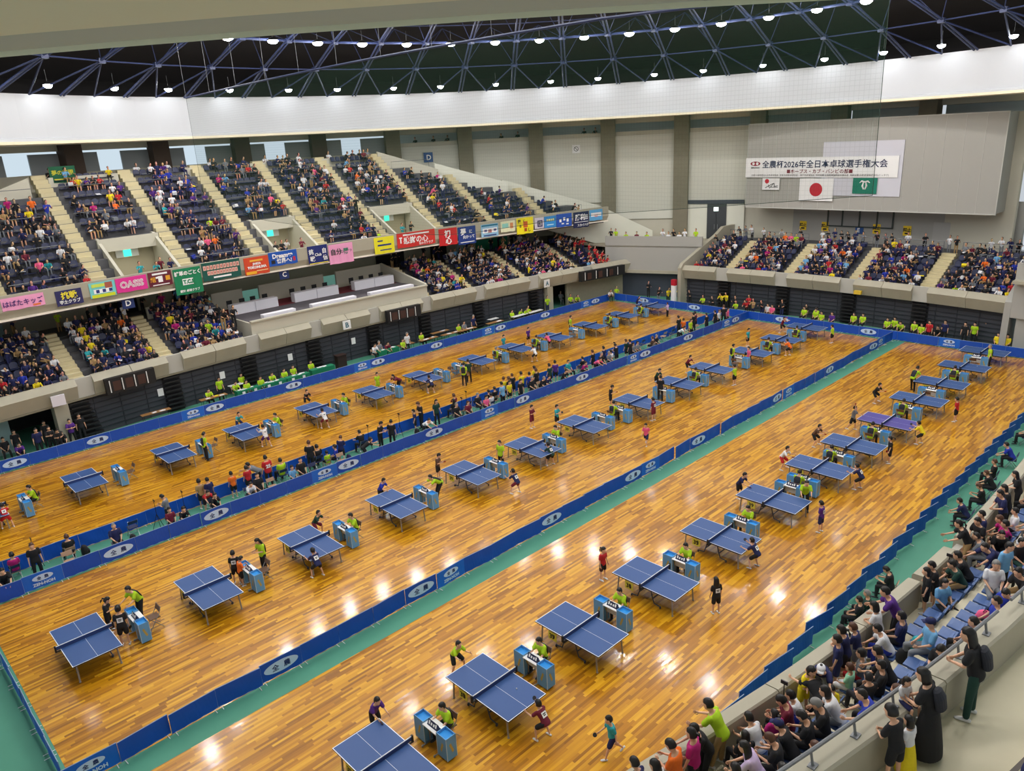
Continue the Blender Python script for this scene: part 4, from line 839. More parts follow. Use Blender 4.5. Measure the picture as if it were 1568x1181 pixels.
PEOPLE = json.loads('''[["sit",-1.46,-12.85,6.1,110,0.95,"white","trousers","black","long","long-haired woman seen from behind at the bottom edge, right corner","spectators of the near stand","n"],
["sit_lean",-0.43,-13.05,6.1,175,1.0,"navy","trousers","navy","short","man in navy at the bottom right corner below the white T-shirt","spectators of the near stand","n"],
["rail",-0.89,-11.12,5.6,75,0.84,"black","shorts","black","short","boy in black leaning on the walkway rail, nearest the camera","spectators of the near stand","n"],
["sit_lean",0.22,-13.18,6.1,170,0.98,"white","trousers","navy","short","man with glasses in white T-shirt at the bottom right corner","spectators of the near stand","n"],
["stand",-0.51,-11.19,5.6,80,0.64,"white","skirt","yellow","bob","small girl in yellow patterned skirt on the walkway","spectators of the near stand","n"],
["sit",0.12,-10.86,6.2,-110,0.55,"white","shorts","navy","bob","toddler facing the camera, held by the woman in the long black dress","spectators of the near stand","n"],
["rail",0.09,-11.3,5.6,90,1.0,"black","skirt","black","bob","woman in long black dress with blue rucksack on the walkway","spectators of the near stand","kn"],
["sit",-1.99,-9.45,4.05,90,0.8,"black","shorts","black","brown","brown-haired child at the bottom edge beside the lilac hoodie","spectators of the near stand","n"],
["sit",-1.5,-9.53,4.05,60,0.95,"lime","trousers","khaki","short","person in lime shirt sitting at the bottom edge, third row","spectators of the near stand","n"],
["sit",-0.62,-9.72,4.05,80,0.95,"white","trousers","white","brown","brown-haired person in white jacket at the rail, third row","spectators of the near stand","n"],
["sit",-1.55,-8.65,3.5,80,0.95,"lime","trousers","black","short","person in lime shirt with shoulder bag behind the magenta woman","spectators of the near stand","n"],
["rail",1.57,-11.56,5.6,100,1.08,"black","trousers","darkgreen","long","woman in black with rucksack and striped dark green trousers on the walkway","spectators of the near stand","kn"],
["sit_lean",-0.82,-8.8,3.5,110,1.0,"lilac","trousers","black","long","person in lilac hoodie with long dark hair near the bottom edge","spectators of the near stand","n"],
["rail",-2.16,-7.44,2.95,100,0.85,"white","shorts","black","bob","child with bobbed hair in white beside the orange shirt","spectators of the near stand","n"],
["rail",-2.34,-7.05,2.95,90,0.8,"navy","shorts","black","short","child in navy leaning on the near stand front wall at the bottom edge","spectators of the near stand","n"],
["sit_phone",-0.32,-8.91,3.5,110,0.95,"black","trousers","black","brown","person in black with white strap looking down, second row","spectators of the near stand","n"],
["phone",-1.69,-7.44,2.95,100,0.98,"orange","trousers","black","short","spectator in orange shirt filming over the near stand front wall","spectators of the near stand","n"],
["sit_lean",0.18,-8.97,3.5,100,0.95,"black","trousers","black","cap","person in black cap with head down, second row","spectators of the near stand","n"],
["stand",-1.18,-7.52,2.95,100,0.98,"magenta","trousers","black","pony","woman with ponytail in magenta shirt at the front wall","spectators of the near stand","n"],
["sit_lean",1.43,-10.09,4.05,110,1.02,"blue","trousers","black","bald","balding man in royal blue shirt leaning forward, third row","spectators of the near stand","n"],
["sit_phone",0.67,-9.08,3.5,110,0.95,"black","trousers","black","short","person in black left of the grey-haired phone reader","spectators of the near stand","n"],
["lean",-0.65,-7.51,2.95,150,0.95,"black","trousers","black","short","person in black with camera on the front wall, right of magenta woman","spectators of the near stand","n"],
["sit",-0.09,-8.05,2.95,60,0.9,"black","trousers","black","bob","child with bobbed hair in black sitting behind the leaning lime shirt","spectators of the near stand","n"],
["sit_phone",1.16,-9.16,3.5,120,1.0,"black","trousers","black","grey","grey-haired man in black reading a phone, second row","spectators of the near stand","n"],
["lean",-0.14,-7.56,2.95,100,1.0,"lime","trousers","khaki","short","person in lime shirt leaning over the front wall with outstretched arm","spectators of the near stand","n"],
["sit",2.03,-10.19,4.05,100,0.85,"black","shorts","black","brown","child in black with white back print before the royal blue man","spectators of the near stand","n"],
["sit_lean",0.4,-8.14,2.95,80,0.95,"white","trousers","black","short","person in white hooded jacket sitting with back to us, first row","spectators of the near stand","n"],
["sit_lean",1.7,-9.25,3.5,110,1.0,"white","trousers","grey","bob","woman in white shirt with dark strap, second row","spectators of the near stand","n"],
["sit",0.89,-8.2,2.95,70,0.9,"magenta","trousers","black","pony","girl in magenta shirt with blue bag sitting below the maroon shirt","spectators of the near stand","n"],
["sit_phone",1.38,-8.31,2.95,120,1.0,"maroon","trousers","black","short","man in maroon shirt looking at a device, first row","spectators of the near stand","n"],
["sit",2.67,-9.41,3.5,60,0.9,"black","trousers","black","short","person in black sitting left of the white back print shirt","spectators of the near stand","n"],
["sit_lean",1.88,-8.38,2.95,110,0.85,"white","shorts","blue","short","child in pale shirt beside the maroon shirt man","spectators of the near stand","n"],
["bend",2.27,-8.63,2.95,60,0.95,"black","trousers","black","short","person in black with white chest mark bending beside the yellow boy","spectators of the near stand","n"],
["sit",3.17,-9.48,3.5,110,0.95,"black","trousers","black","short","person in black shirt with white back print, second row","spectators of the near stand","n"],
["sit_phone",3.94,-10.47,4.05,170,1.0,"black","trousers","black","short","person in black folding hands beside the woman with the rucksack","spectators of the near stand","n"],
["rail",2.51,-8.08,2.95,-100,0.82,"yellow","shorts","yellow","short","boy in yellow shirt leaning back against the front wall","spectators of the near stand","n"],
["sit_lean",3.67,-9.55,3.5,100,1.0,"black","trousers","black","short","person in black with thin strap leaning forward, second row","spectators of the near stand","n"],
["sit_lean",2.94,-8.55,2.95,200,0.75,"yellow","shorts","purple","short","small child in yellow and purple beside the bending navy adult","spectators of the near stand","n"],
["bend",3.2,-8.18,2.95,200,1.0,"navy","trousers","grey","cap","adult in navy shirt and white cap bending over children","spectators of the near stand","n"],
["sit",3.64,-8.66,2.95,90,0.75,"mint","shorts","white","brown","child in mint top with brown hair under the front wall","spectators of the near stand","n"],
["sit",5.27,-10.64,4.05,110,0.95,"blue","trousers","black","short","person in royal blue shirt with white writing at the rail, lower one","spectators of the near stand","n"],
["stand",3.86,-8.28,2.95,110,0.86,"navy","shorts","navy","short","boy in navy standing at the front wall with back turned","spectators of the near stand","n"],
["sit",4.14,-8.71,2.95,100,0.85,"grey","shorts","red","short","child in grey between the first row seats and the mint child","spectators of the near stand","n"],
["rail",4.31,-8.3,2.95,95,0.86,"navy","shorts","black","pony","girl in navy shorts leaning on the front wall","spectators of the near stand","n"],
["sit",5.34,-9.77,3.5,130,1.02,"skyblue","trousers","grey","cap","man with dark cap in two-tone blue shirt, second row","spectators of the near stand","n"],
["rail",4.73,-8.4,2.95,95,0.8,"navy","shorts","grey","brown","brown-haired child in navy leaning on the front wall","spectators of the near stand","n"],
["sit",6.48,-10.78,4.05,120,0.95,"blue","trousers","black","short","person in royal blue shirt with white writing, upper right one","spectators of the near stand","n"],
["sit_lean",5.46,-8.9,2.95,120,0.95,"white","trousers","blue","short","person in white shirt and jeans leaning forward, first row","spectators of the near stand","n"],
["rail",5.81,-8.48,2.95,90,0.85,"white","shorts","grey","bob","child with black bob in white shirt at the front wall","spectators of the near stand","n"],
["sit",5.96,-8.94,2.95,100,1.02,"navy","trousers","black","short","man in navy shirt sitting beside the white-shirted child, first row","spectators of the near stand","n"],
["sit_phone",7.21,-10.85,4.05,170,0.95,"blue","trousers","black","short","person in royal blue shirt holding food at the rail","spectators of the near stand","n"],
["walk",0.84,-3.74,0.006,150,0.8,"teal","shorts","navy","short","child in teal shirt walking beside the second table of the right-hand row","players walking between tables","bp"],
["lean",6.44,-8.7,2.95,120,1.05,"purple","trousers","black","short","large man in purple shirt resting arms on the front wall","spectators of the near stand","n"],
["ready",0.02,-2.06,0.006,90,0.8,"maroon","shorts","black","short","child player in maroon shirt, right end of the second table, right-hand row","players of the right-hand row","bp"],
["sit_desk",-1.73,0.09,0.006,180,0.95,"lime","trousers","black","short","umpire in lime green shirt sitting at the first table of the right-hand row","umpires of the right-hand row","vc"],
["sit_lean",8.47,-10.97,4.05,150,1.0,"black","trousers","khaki","short","man in black with grey rucksack, third row","spectators of the near stand","n"],
["lean",-3.05,1.84,0.006,-90,0.8,"purple","shorts","black","short","child player in purple shirt, left end of the first table, right-hand row","players of the right-hand row","p"],
["sit",8.35,-9.18,2.95,-120,0.95,"skyblue","trousers","black","bob","smiling woman in light blue top and black trousers facing the camera","spectators of the near stand","n"],
["sit",9.07,-10.13,3.5,-150,1.0,"white","trousers","grey","grey","elderly man with glasses in white polo facing the camera","spectators of the near stand","n"],
["stand",8.45,-8.74,2.95,120,0.8,"black","shorts","black","bob","child in black pointing over the front wall","spectators of the near stand","n"],
["rail",8.9,-8.82,2.95,130,0.82,"black","shorts","black","short","child in black leaning on the front wall left of the light blue woman","spectators of the near stand","n"],
["stand",9.68,-10.19,3.5,-110,0.98,"skyblue","trousers","black","short","woman in light blue shirt standing among the seats","spectators of the near stand","n"],
["sit_desk",2.16,0.08,0.006,180,0.95,"lime","trousers","black","short","umpire in lime green shirt sitting at the second table of the right-hand row","umpires of the right-hand row","vc"],
["sit_lean",9.69,-9.28,2.95,130,1.0,"darkgreen","trousers","khaki","short","man in dark green shirt and khaki shorts, first row","spectators of the near stand","n"],
["ready",0.21,2.13,0.006,-90,0.8,"lime","shorts","black","short","child player in lime green shirt, left end of the second table, right-hand row","players of the right-hand row","p"],
["sit_lean",10.19,-9.3,2.95,110,1.0,"black","trousers","black","short","person in black with white sleeve marks, first row","spectators of the near stand","n"],
["sit",11.05,-10.26,3.5,-120,0.9,"black","trousers","darkgreen","short","child in black and green facing the camera, second row","spectators of the near stand","n"],
["sit",11.55,-10.27,3.5,160,0.9,"white","trousers","black","short","person in white by the right edge below the magenta child","spectators of the near stand","n"],
["bend",11.25,-9.72,2.95,150,1.0,"navy","trousers","navy","short","adult in navy bending with back turned, right of the grey-bald man","spectators of the near stand","n"],
["sit_lean",11.64,-9.37,2.95,100,1.0,"grey","trousers","grey","bald","bald man in grey sitting before the bending navy adult","spectators of the near stand","n"],
["lean",11.57,-8.86,2.95,120,0.98,"black","trousers","khaki","pony","woman in black and khaki trousers leaning on the wall beside the black cases","spectators of the near stand","n"],
["rail",12.04,-9.03,2.95,150,0.95,"black","trousers","black","short","person in black looking down right of the leaning khaki trousers","spectators of the near stand","n"],
["sit_desk",5.95,-0.11,0.006,180,0.95,"lime","trousers","black","short","umpire in lime green shirt sitting at the third table of the right-hand row","umpires of the right-hand row","vc"],
["sit_lean",12.58,-9.42,2.95,-160,0.95,"black","trousers","black","short","man in black leaning over beside the magenta child","spectators of the near stand","n"],
["stand",12.52,-8.94,2.95,120,0.92,"navy","trousers","black","short","boy in navy standing at the front wall behind the black cases","spectators of the near stand","n"],
["sit_lean",13.15,-10.33,3.5,110,0.95,"white","trousers","grey","short","person in white beside white bags, right edge of second row","spectators of the near stand","n"],
["stand",8.29,-2.36,0.006,60,0.8,"black","shorts","black","long","child player in black shirt, right end of the fourth table, right-hand row","players of the right-hand row","bp"],
["sit",13.08,-9.43,2.95,110,0.85,"magenta","shorts","black","short","child in magenta shirt with white print, first row","spectators of the near stand","n"],
["sit",10.49,-6.3,0.006,100,0.97,"black","trousers","black","short","person in black sitting behind the barriers below the near stand, 1st from the camera","people sitting below the near stand","c"],
["sit_lean",13.58,-9.43,2.95,120,0.86,"magenta","shorts","black","brown","brown-haired child in magenta sitting above the grey-bald man","spectators of the near stand","n"],
["sit",11.01,-6.34,0.006,100,0.97,"darkgreen","trousers","black","grey","person in dark green sitting behind the barriers below the near stand, 2nd from the camera","people sitting below the near stand","c"],
["sit",14.08,-9.44,2.95,110,0.9,"white","trousers","black","short","person in white shirt sitting just behind the front wall gap","spectators of the near stand","n"],
["stand",7.35,1.92,0.006,-90,0.8,"red","shorts","black","pony","child player in red shirt, left end of the fourth table, right-hand row","players of the right-hand row","p"],
["rail",14.39,-9.05,2.95,130,0.95,"navy","trousers","black","short","person in navy with hand at chin leaning on the front wall","spectators of the near stand","n"],
["rail",14.88,-9.05,2.95,120,0.95,"black","trousers","black","bob","woman in black leaning on the front wall beside the navy chin-rester","spectators of the near stand","n"],
["sit_desk",9.94,-0.12,0.006,180,0.95,"lime","trousers","black","short","umpire in lime green shirt sitting at the fourth table of the right-hand row","umpires of the right-hand row","vc"],
["sit_phone",12.94,-6.42,0.006,100,0.97,"black","trousers","black","short","person in black sitting behind the barriers below the near stand, 3rd from the camera","people sitting below the near stand","c"],
["stand",-6.71,11.74,0.006,70,0.88,"black","shorts","black","bun","child player in black shirt, right end of the first table, middle row","players of the middle row","bp"],
["ready",11.76,-2.02,0.006,90,0.8,"navy","shorts","black","short","child player in navy shirt, right end of the fifth table, right-hand row","players of the right-hand row","bp"],
["sit",16.2,-9.45,2.95,120,0.95,"white","trousers","black","brown","brown-haired woman in white with dark strap, first row","spectators of the near stand","n"],
["rail",16.38,-9.0,2.95,110,0.9,"black","trousers","black","long","long-haired person in black at the front wall, far right","spectators of the near stand","n"],
["ready",0.1,10.3,0.006,90,0.8,"navy","shorts","black","short","child player in navy shirt, right end of the third table, middle row","players of the middle row","bp"],
["phone",-6.82,13.0,0.006,-30,0.8,"black","shorts","black","pony","child player in black shirt, left end of the first table, middle row","players of the middle row",""],
["lean",-5.72,12.91,0.006,200,0.95,"lime","trousers","black","short","umpire in lime green shirt leaning at the first table of the middle row","umpires of the middle row","vc"],
["sit",17.19,-9.44,2.95,110,0.85,"magenta","shorts","black","short","child in magenta with white number, far right of first row","spectators of the near stand","n"],
["phone",-2.22,12.17,0.006,0,0.72,"orange","shorts","black","short","child player in orange shirt, left end of the second table, middle row","players of the middle row",""],
["stand",-2.27,12.5,0.006,60,0.8,"black","shorts","black","short","child player in black shirt, right end of the second table, middle row","players of the middle row","b"],
["phone",-1.16,12.36,0.006,190,0.95,"lime","trousers","black","long","umpire in lime green shirt standing at the second table of the middle row","umpires of the middle row","vc"],
["sit_desk",14.1,-0.36,0.006,180,0.95,"lime","trousers","black","short","umpire in lime green shirt sitting at the fifth table of the right-hand row","umpires of the right-hand row","vc"],
["sit_desk",2.85,11.87,0.006,180,0.95,"lime","trousers","black","short","umpire in lime green shirt sitting at the third table of the middle row","umpires of the middle row","vc"],
["stand",15.94,-2.55,0.006,90,0.8,"purple","shorts","navy","short","child player in purple shirt, right end of the sixth table, right-hand row","players of the right-hand row","bp"],
["ready",1.8,13.47,0.006,-60,0.8,"darkgreen","shorts","maroon","short","child player in dark green shirt, left end of the third table, middle row","players of the middle row",""],
["lean",17.35,-1.17,0.006,-150,0.95,"lime","trousers","black","short","umpire in lime green shirt leaning at the sixth table of the right-hand row","umpires of the right-hand row","vc"],
["ready",10.31,9.51,0.006,90,0.8,"navy","shorts","maroon","short","child player in navy shirt, right end of the fifth table, middle row","players of the middle row","bp"],
["lean",16.55,1.55,0.006,-90,0.8,"navy","shorts","black","short","child player in navy shirt, left end of the sixth table, right-hand row","players of the right-hand row","p"],
["bend",7.71,12.06,0.006,170,0.95,"lime","trousers","black","short","umpire in lime green shirt bending at the fourth table of the middle row","umpires of the middle row","vc"],
["sit_lean",20.05,-6.73,0.006,100,0.97,"navy","trousers","black","short","person in navy sitting behind the barriers below the near stand, 4th from the camera","people sitting below the near stand","c"],
["lean",5.49,13.82,0.006,-70,0.8,"blue","shorts","black","short","child player in royal blue shirt, left end of the fourth table, middle row","players of the middle row",""],
["sit_lean",-8.86,18.85,0.006,-90,1.0,"black","trousers","black","short","adult in black sitting in the spectators' aisle, 1st from the near end","spectators in the aisle between the courts","c"],
["sit_desk",18.29,-0.36,0.006,0,0.95,"lime","trousers","black","short","umpire in lime green shirt sitting at the seventh table of the right-hand row","umpires of the right-hand row","vc"],
["stand",-7.65,19.01,0.006,-90,0.98,"black","trousers","black","brown","adult in black standing in the spectators' aisle, 3rd from the near end","spectators in the aisle between the courts","c"],
["sit",-4.65,18.85,0.006,-90,1.0,"navy","trousers","black","bald","adult in navy sitting in the spectators' aisle, 5th from the near end","spectators in the aisle between the courts","c"],
["sit",-6.31,19.52,0.006,90,0.95,"black","trousers","black","brown","adult in black sitting in the spectators' aisle, 4th from the near end","spectators in the aisle between the courts","c"],
["sit",-8.27,19.85,0.006,90,0.85,"magenta","shorts","black","short","child in magenta sitting in the spectators' aisle, 2nd from the near end","spectators in the aisle between the courts","c"],
["sit",-2.33,18.87,0.006,-90,0.85,"maroon","shorts","black","short","child in maroon sitting in the spectators' aisle, 6th from the near end","spectators in the aisle between the courts","c"],
["sit_lean",-1.82,18.85,0.006,-90,0.85,"black","shorts","black","short","child in black sitting in the spectators' aisle, 8th from the near end","spectators in the aisle between the courts","c"],
["sit_phone",21.82,-6.8,0.006,100,0.97,"black","trousers","black","brown","person in black sitting behind the barriers below the near stand, 5th from the camera","people sitting below the near stand","c"],
["ready",20.72,-2.24,0.006,90,0.8,"navy","shorts","black","short","child player in navy shirt, right end of the seventh table, right-hand row","players of the right-hand row","bp"],
["phone",8.96,13.82,0.006,-60,0.8,"brown","shorts","black","short","child player in brown shirt, left end of the fifth table, middle row","players of the middle row","p"],
["phone",-2.17,19.63,0.006,140,0.9,"grey","shorts","black","short","adult in grey standing in the spectators' aisle, 7th from the near end","spectators in the aisle between the courts","c"],
["sit_lean",-0.25,19.13,0.006,-90,0.85,"black","shorts","black","short","child in black sitting in the spectators' aisle, 12th from the near end","spectators in the aisle between the courts","c"],
["stand",11.74,12.15,0.006,190,0.95,"lime","trousers","black","short","umpire in lime green shirt standing at the fifth table of the middle row","umpires of the middle row","vc"],
["ready",13.72,10.45,0.006,90,0.8,"darkgreen","shorts","black","short","child player in dark green shirt, right end of the sixth table, middle row","players of the middle row","bp"],
["sit_lean",1.39,18.85,0.006,-90,0.9,"white","shorts","black","short","adult in white sitting in the spectators' aisle, 14th from the near end","spectators in the aisle between the courts","c"],
["bend",-0.44,19.56,0.006,-90,0.85,"red","shorts","black","short","child in red bending in the spectators' aisle, 10th from the near end","spectators in the aisle between the courts","c"],
["sit",1.89,18.85,0.006,-90,1.0,"black","trousers","black","bald","adult in black sitting in the spectators' aisle, 15th from the near end","spectators in the aisle between the courts","c"],
["stand",-0.11,19.76,0.006,100,0.9,"navy","shorts","black","short","adult in navy standing in the spectators' aisle, 11th from the near end","spectators in the aisle between the courts","c"],
["stand",-0.43,20.02,0.006,90,0.86,"khaki","shorts","black","short","child in khaki standing in the spectators' aisle, 9th from the near end","spectators in the aisle between the courts","c"],
["ready",20.65,1.59,0.006,-90,0.8,"white","shorts","red","short","child player in white shirt, left end of the seventh table, right-hand row","players of the right-hand row","p"],
["sit_lean",23.52,-6.75,0.006,100,0.97,"black","trousers","black","brown","person in black sitting behind the barriers below the near stand, 6th from the camera","people sitting below the near stand","c"],
["stand",1.11,19.95,0.006,90,0.78,"orange","shorts","black","short","child in orange standing in the spectators' aisle, 13th from the near end","spectators in the aisle between the courts","c"],
["sit",3.71,18.85,0.006,-90,0.8,"skyblue","shorts","black","short","child in light blue sitting in the spectators' aisle, 20th from the near end","spectators in the aisle between the courts","c"],
["sit_desk",21.85,-0.23,0.006,0,0.95,"lime","trousers","black","short","umpire in lime green shirt sitting at the eighth table of the right-hand row","umpires of the right-hand row","vc"],
["sit",4.21,18.85,0.006,-90,1.0,"black","trousers","black","bald","adult in black sitting in the spectators' aisle, 21st from the near end","spectators in the aisle between the courts","c"],
["stand",1.89,19.95,0.006,90,0.8,"red","shorts","black","short","child in red standing in the spectators' aisle, 16th from the near end","spectators in the aisle between the courts","c"],
["stand",2.82,19.66,0.006,90,1.0,"red","trousers","black","short","adult in red standing in the spectators' aisle, 18th from the near end","spectators in the aisle between the courts","2c"],
["bend",2.58,20.03,0.006,150,1.0,"grey","trousers","black","short","adult in grey bending in the spectators' aisle, 17th from the near end","spectators in the aisle between the courts","c"],
["sit",3.54,19.66,0.006,90,0.98,"lime","trousers","black","short","adult in lime green sitting in the spectators' aisle, 19th from the near end","spectators in the aisle between the courts","c"],
["sit",24.74,-6.4,0.006,100,0.97,"black","trousers","black","brown","person in black sitting behind the barriers below the near stand, 7th from the camera","people sitting below the near stand","c"],
["stand",5.23,19.71,0.006,60,1.0,"black","trousers","black","brown","adult in black standing in the spectators' aisle, 22nd from the near end","spectators in the aisle between the courts","c"],
["sit",6.0,19.37,0.006,90,0.72,"lime","shorts","black","short","child in lime green sitting in the spectators' aisle, 24th from the near end","spectators in the aisle between the courts","c"],
["sit_desk",15.79,11.97,0.006,180,0.95,"lime","trousers","black","short","umpire in lime green shirt sitting at the sixth table of the middle row","umpires of the middle row","vc"],
["sit",5.67,19.74,0.006,90,1.0,"black","trousers","black","short","adult in black sitting in the spectators' aisle, 23rd from the near end","spectators in the aisle between the courts","c"],
["sit",6.5,19.35,0.006,140,0.85,"blue","shorts","black","short","child in royal blue sitting in the spectators' aisle, 25th from the near end","spectators in the aisle between the courts","c"],
["walk",18.93,8.42,0.006,-160,0.74,"pink","shorts","navy","short","child in pink shirt walking beside the eighth table of the middle row","players walking between tables",""],
["stand",24.44,-2.06,0.006,120,0.8,"black","shorts","black","short","child player in black shirt, right end of the eighth table, right-hand row","players of the right-hand row","p"],
["bend",7.81,18.75,0.006,-20,0.85,"black","shorts","black","short","child in black bending in the spectators' aisle, 27th from the near end","spectators in the aisle between the courts","c"],
["phone",6.88,19.39,0.006,40,0.9,"navy","shorts","black","brown","adult in navy standing in the spectators' aisle, 26th from the near end","spectators in the aisle between the courts","c"],
["sit_desk",8.34,19.63,0.006,90,1.0,"black","trousers","black","bald","adult in black sitting in the spectators' aisle, 28th from the near end","spectators in the aisle between the courts","c"],
["phone",9.25,19.2,0.006,-60,1.0,"black","trousers","black","short","adult in black standing in the spectators' aisle, 29th from the near end","spectators in the aisle between the courts","c"],
["ready",24.29,1.68,0.006,-90,0.8,"brown","shorts","black","short","child player in brown shirt, left end of the eighth table, right-hand row","players of the right-hand row","p"],
["ready",-7.49,25.17,0.006,90,0.8,"red","shorts","red","short","child player in red shirt, right end of the first table, left-hand row","players of the left-hand row","bp"],
["stand",9.9,19.01,0.006,40,0.95,"black","trousers","black","short","adult in black standing in the spectators' aisle, 30th from the near end","spectators in the aisle between the courts","c"],
["sit_lean",27.41,-6.52,0.006,100,0.97,"blue","trousers","black","short","person in royal blue sitting behind the barriers below the near stand, 8th from the camera","people sitting below the near stand","c"],
["sit_desk",25.97,-0.52,0.006,0,0.95,"lime","trousers","black","short","umpire in lime green shirt sitting at the ninth table of the right-hand row","umpires of the right-hand row","vc"],
["bend",11.99,18.75,0.006,-90,0.9,"white","shorts","black","short","adult in white bending in the spectators' aisle, 31st from the near end","spectators in the aisle between the courts","c"],
["crossed",17.81,13.89,0.006,-80,0.8,"teal","shorts","black","short","child player in teal shirt, left end of the seventh table, middle row","players of the middle row","p"],
["crossed",16.87,14.99,0.006,-80,0.8,"maroon","shorts","maroon","short","child player in maroon shirt, left end of the sixth table, middle row","players of the middle row",""],
["sit_desk",-5.94,26.63,0.006,180,0.95,"lime","trousers","black","short","umpire in lime green shirt sitting at the first table of the left-hand row","umpires of the left-hand row","vc"],
["ready",27.72,-2.46,0.006,90,0.8,"yellow","shorts","black","short","child player in yellow shirt, right end of the ninth table, right-hand row","players of the right-hand row","p"],
["sit_desk",20.44,11.95,0.006,0,0.95,"lime","trousers","black","short","umpire in lime green shirt sitting at the eighth table of the middle row","umpires of the middle row","vc"],
["stand",12.21,19.95,0.006,150,0.78,"navy","shorts","black","short","child in navy standing in the spectators' aisle, 32nd from the near end","spectators in the aisle between the courts","c"],
["stand",22.11,10.23,0.006,90,0.8,"maroon","shorts","maroon","short","child player in maroon shirt, right end of the eighth table, middle row","players of the middle row","bp"],
["phone",12.67,19.95,0.006,170,1.02,"black","trousers","black","brown","adult in black standing in the spectators' aisle, 33rd from the near end","spectators in the aisle between the courts","c"],
["stand",2.17,25.72,0.006,0,0.95,"lime","trousers","black","short","umpire in lime green shirt standing at the third table of the left-hand row","umpires of the left-hand row","vc"],
["stand",13.57,19.63,0.006,-90,0.98,"darkgreen","trousers","black","long","adult in dark green standing in the spectators' aisle, 34th from the near end","spectators in the aisle between the courts","c"],
["raise",27.57,1.05,0.006,-90,0.8,"grey","shorts","black","short","child player in grey shirt, left end of the ninth table, right-hand row","players of the right-hand row","p"],
["sit",14.63,19.03,0.006,-90,0.95,"black","trousers","black","grey","adult in black sitting in the spectators' aisle, 35th from the near end","spectators in the aisle between the courts","c"],
["swing",5.28,24.8,0.006,90,0.8,"white","shorts","purple","short","child player in white shirt, right end of the fourth table, left-hand row","players of the left-hand row","bp"],
["sit",15.38,18.85,0.006,-90,0.9,"maroon","shorts","black","brown","adult in maroon sitting in the spectators' aisle, 38th from the near end","spectators in the aisle between the courts","c"],
["sit",14.98,19.7,0.006,90,0.95,"black","trousers","black","long","adult in black sitting in the spectators' aisle, 36th from the near end","spectators in the aisle between the courts","c"],
["sit",30.76,-6.3,0.006,100,0.97,"black","trousers","black","short","person in black sitting behind the barriers below the near stand, 9th from the camera","people sitting below the near stand","c"],
["crossed",15.27,19.98,0.006,90,0.84,"maroon","shorts","black","brown","child in maroon standing in the spectators' aisle, 37th from the near end","spectators in the aisle between the courts","c"],
["sit",16.85,18.85,0.006,-90,0.85,"pink","shorts","black","short","child in pink sitting in the spectators' aisle, 40th from the near end","spectators in the aisle between the courts","c"],
["sit",16.61,19.36,0.006,-90,0.95,"black","trousers","black","grey","adult in black sitting in the spectators' aisle, 39th from the near end","spectators in the aisle between the courts","c"],
["ready",9.03,24.61,0.006,90,0.8,"white","shorts","maroon","short","child player in white shirt, right end of the fifth table, left-hand row","players of the left-hand row","bp"],
["sit",17.35,18.96,0.006,90,0.85,"white","shorts","black","short","child in white sitting in the spectators' aisle, 41st from the near end","spectators in the aisle between the courts","c"],
["phone",22.47,13.7,0.006,-60,0.8,"black","shorts","black","short","child player in black shirt, left end of the eighth table, middle row","players of the middle row","p"],
["sit_desk",30.39,-0.44,0.006,0,0.95,"lime","trousers","black","short","umpire in lime green shirt sitting at the tenth table of the right-hand row","umpires of the right-hand row","vc"],
["stand",18.15,18.75,0.006,100,1.0,"skyblue","trousers","black","short","adult in light blue standing in the spectators' aisle, 44th from the near end","spectators in the aisle between the courts","c"],
["sit_desk",6.91,26.35,0.006,180,0.95,"lime","trousers","black","short","umpire in lime green shirt sitting at the fourth table of the left-hand row","umpires of the left-hand row","vc"],
["sit",17.57,19.41,0.006,90,0.9,"black","shorts","black","short","adult in black sitting in the spectators' aisle, 42nd from the near end","spectators in the aisle between the courts","c"],
["sit",18.07,19.4,0.006,90,0.95,"black","trousers","black","short","adult in black sitting in the spectators' aisle, 43rd from the near end","spectators in the aisle between the courts","c"],
["stand",25.18,11.94,0.006,20,0.95,"black","trousers","black","short","umpire in black shirt standing at the ninth table of the middle row","umpires of the middle row","c"],
["stand",32.1,-2.67,0.006,90,0.8,"red","shorts","black","short","child player in red shirt, right end of the tenth table, right-hand row","players of the right-hand row","p"],
["stand",19.1,19.15,0.006,-90,0.85,"yellow","shorts","black","short","child in yellow standing in the spectators' aisle, 45th from the near end","spectators in the aisle between the courts","c"],
["stand",19.7,18.75,0.006,-90,0.86,"black","shorts","black","short","child in black standing in the spectators' aisle, 48th from the near end","spectators in the aisle between the courts","c"],
["stand",19.51,19.55,0.006,90,0.88,"black","shorts","black","brown","child in black standing in the spectators' aisle, 47th from the near end","spectators in the aisle between the courts","c"],
["ready",5.43,28.67,0.006,-90,0.8,"teal","shorts","navy","short","child player in teal shirt, left end of the fourth table, left-hand row","players of the left-hand row","p"],
["stand",19.36,19.95,0.006,30,0.85,"yellow","shorts","black","brown","child in yellow standing in the spectators' aisle, 46th from the near end","spectators in the aisle between the courts","c"],
["sit",20.86,18.85,0.006,-90,1.0,"black","trousers","black","grey","adult in black sitting in the spectators' aisle, 51st from the near end","spectators in the aisle between the courts","c"],
["sit_desk",11.55,26.24,0.006,180,0.95,"lime","trousers","black","short","umpire in lime green shirt sitting at the fifth table of the left-hand row","umpires of the left-hand row","vc"],
["stand",20.12,19.86,0.006,90,0.9,"black","shorts","black","brown","adult in black standing in the spectators' aisle, 49th from the near end","spectators in the aisle between the courts","c"],
["stand",21.06,19.25,0.006,60,0.86,"blue","shorts","black","short","child in royal blue standing in the spectators' aisle, 52nd from the near end","spectators in the aisle between the courts","c"],
["sit_lean",21.66,18.85,0.006,-90,0.95,"black","trousers","black","grey","adult in black sitting in the spectators' aisle, 53rd from the near end","spectators in the aisle between the courts","c"],
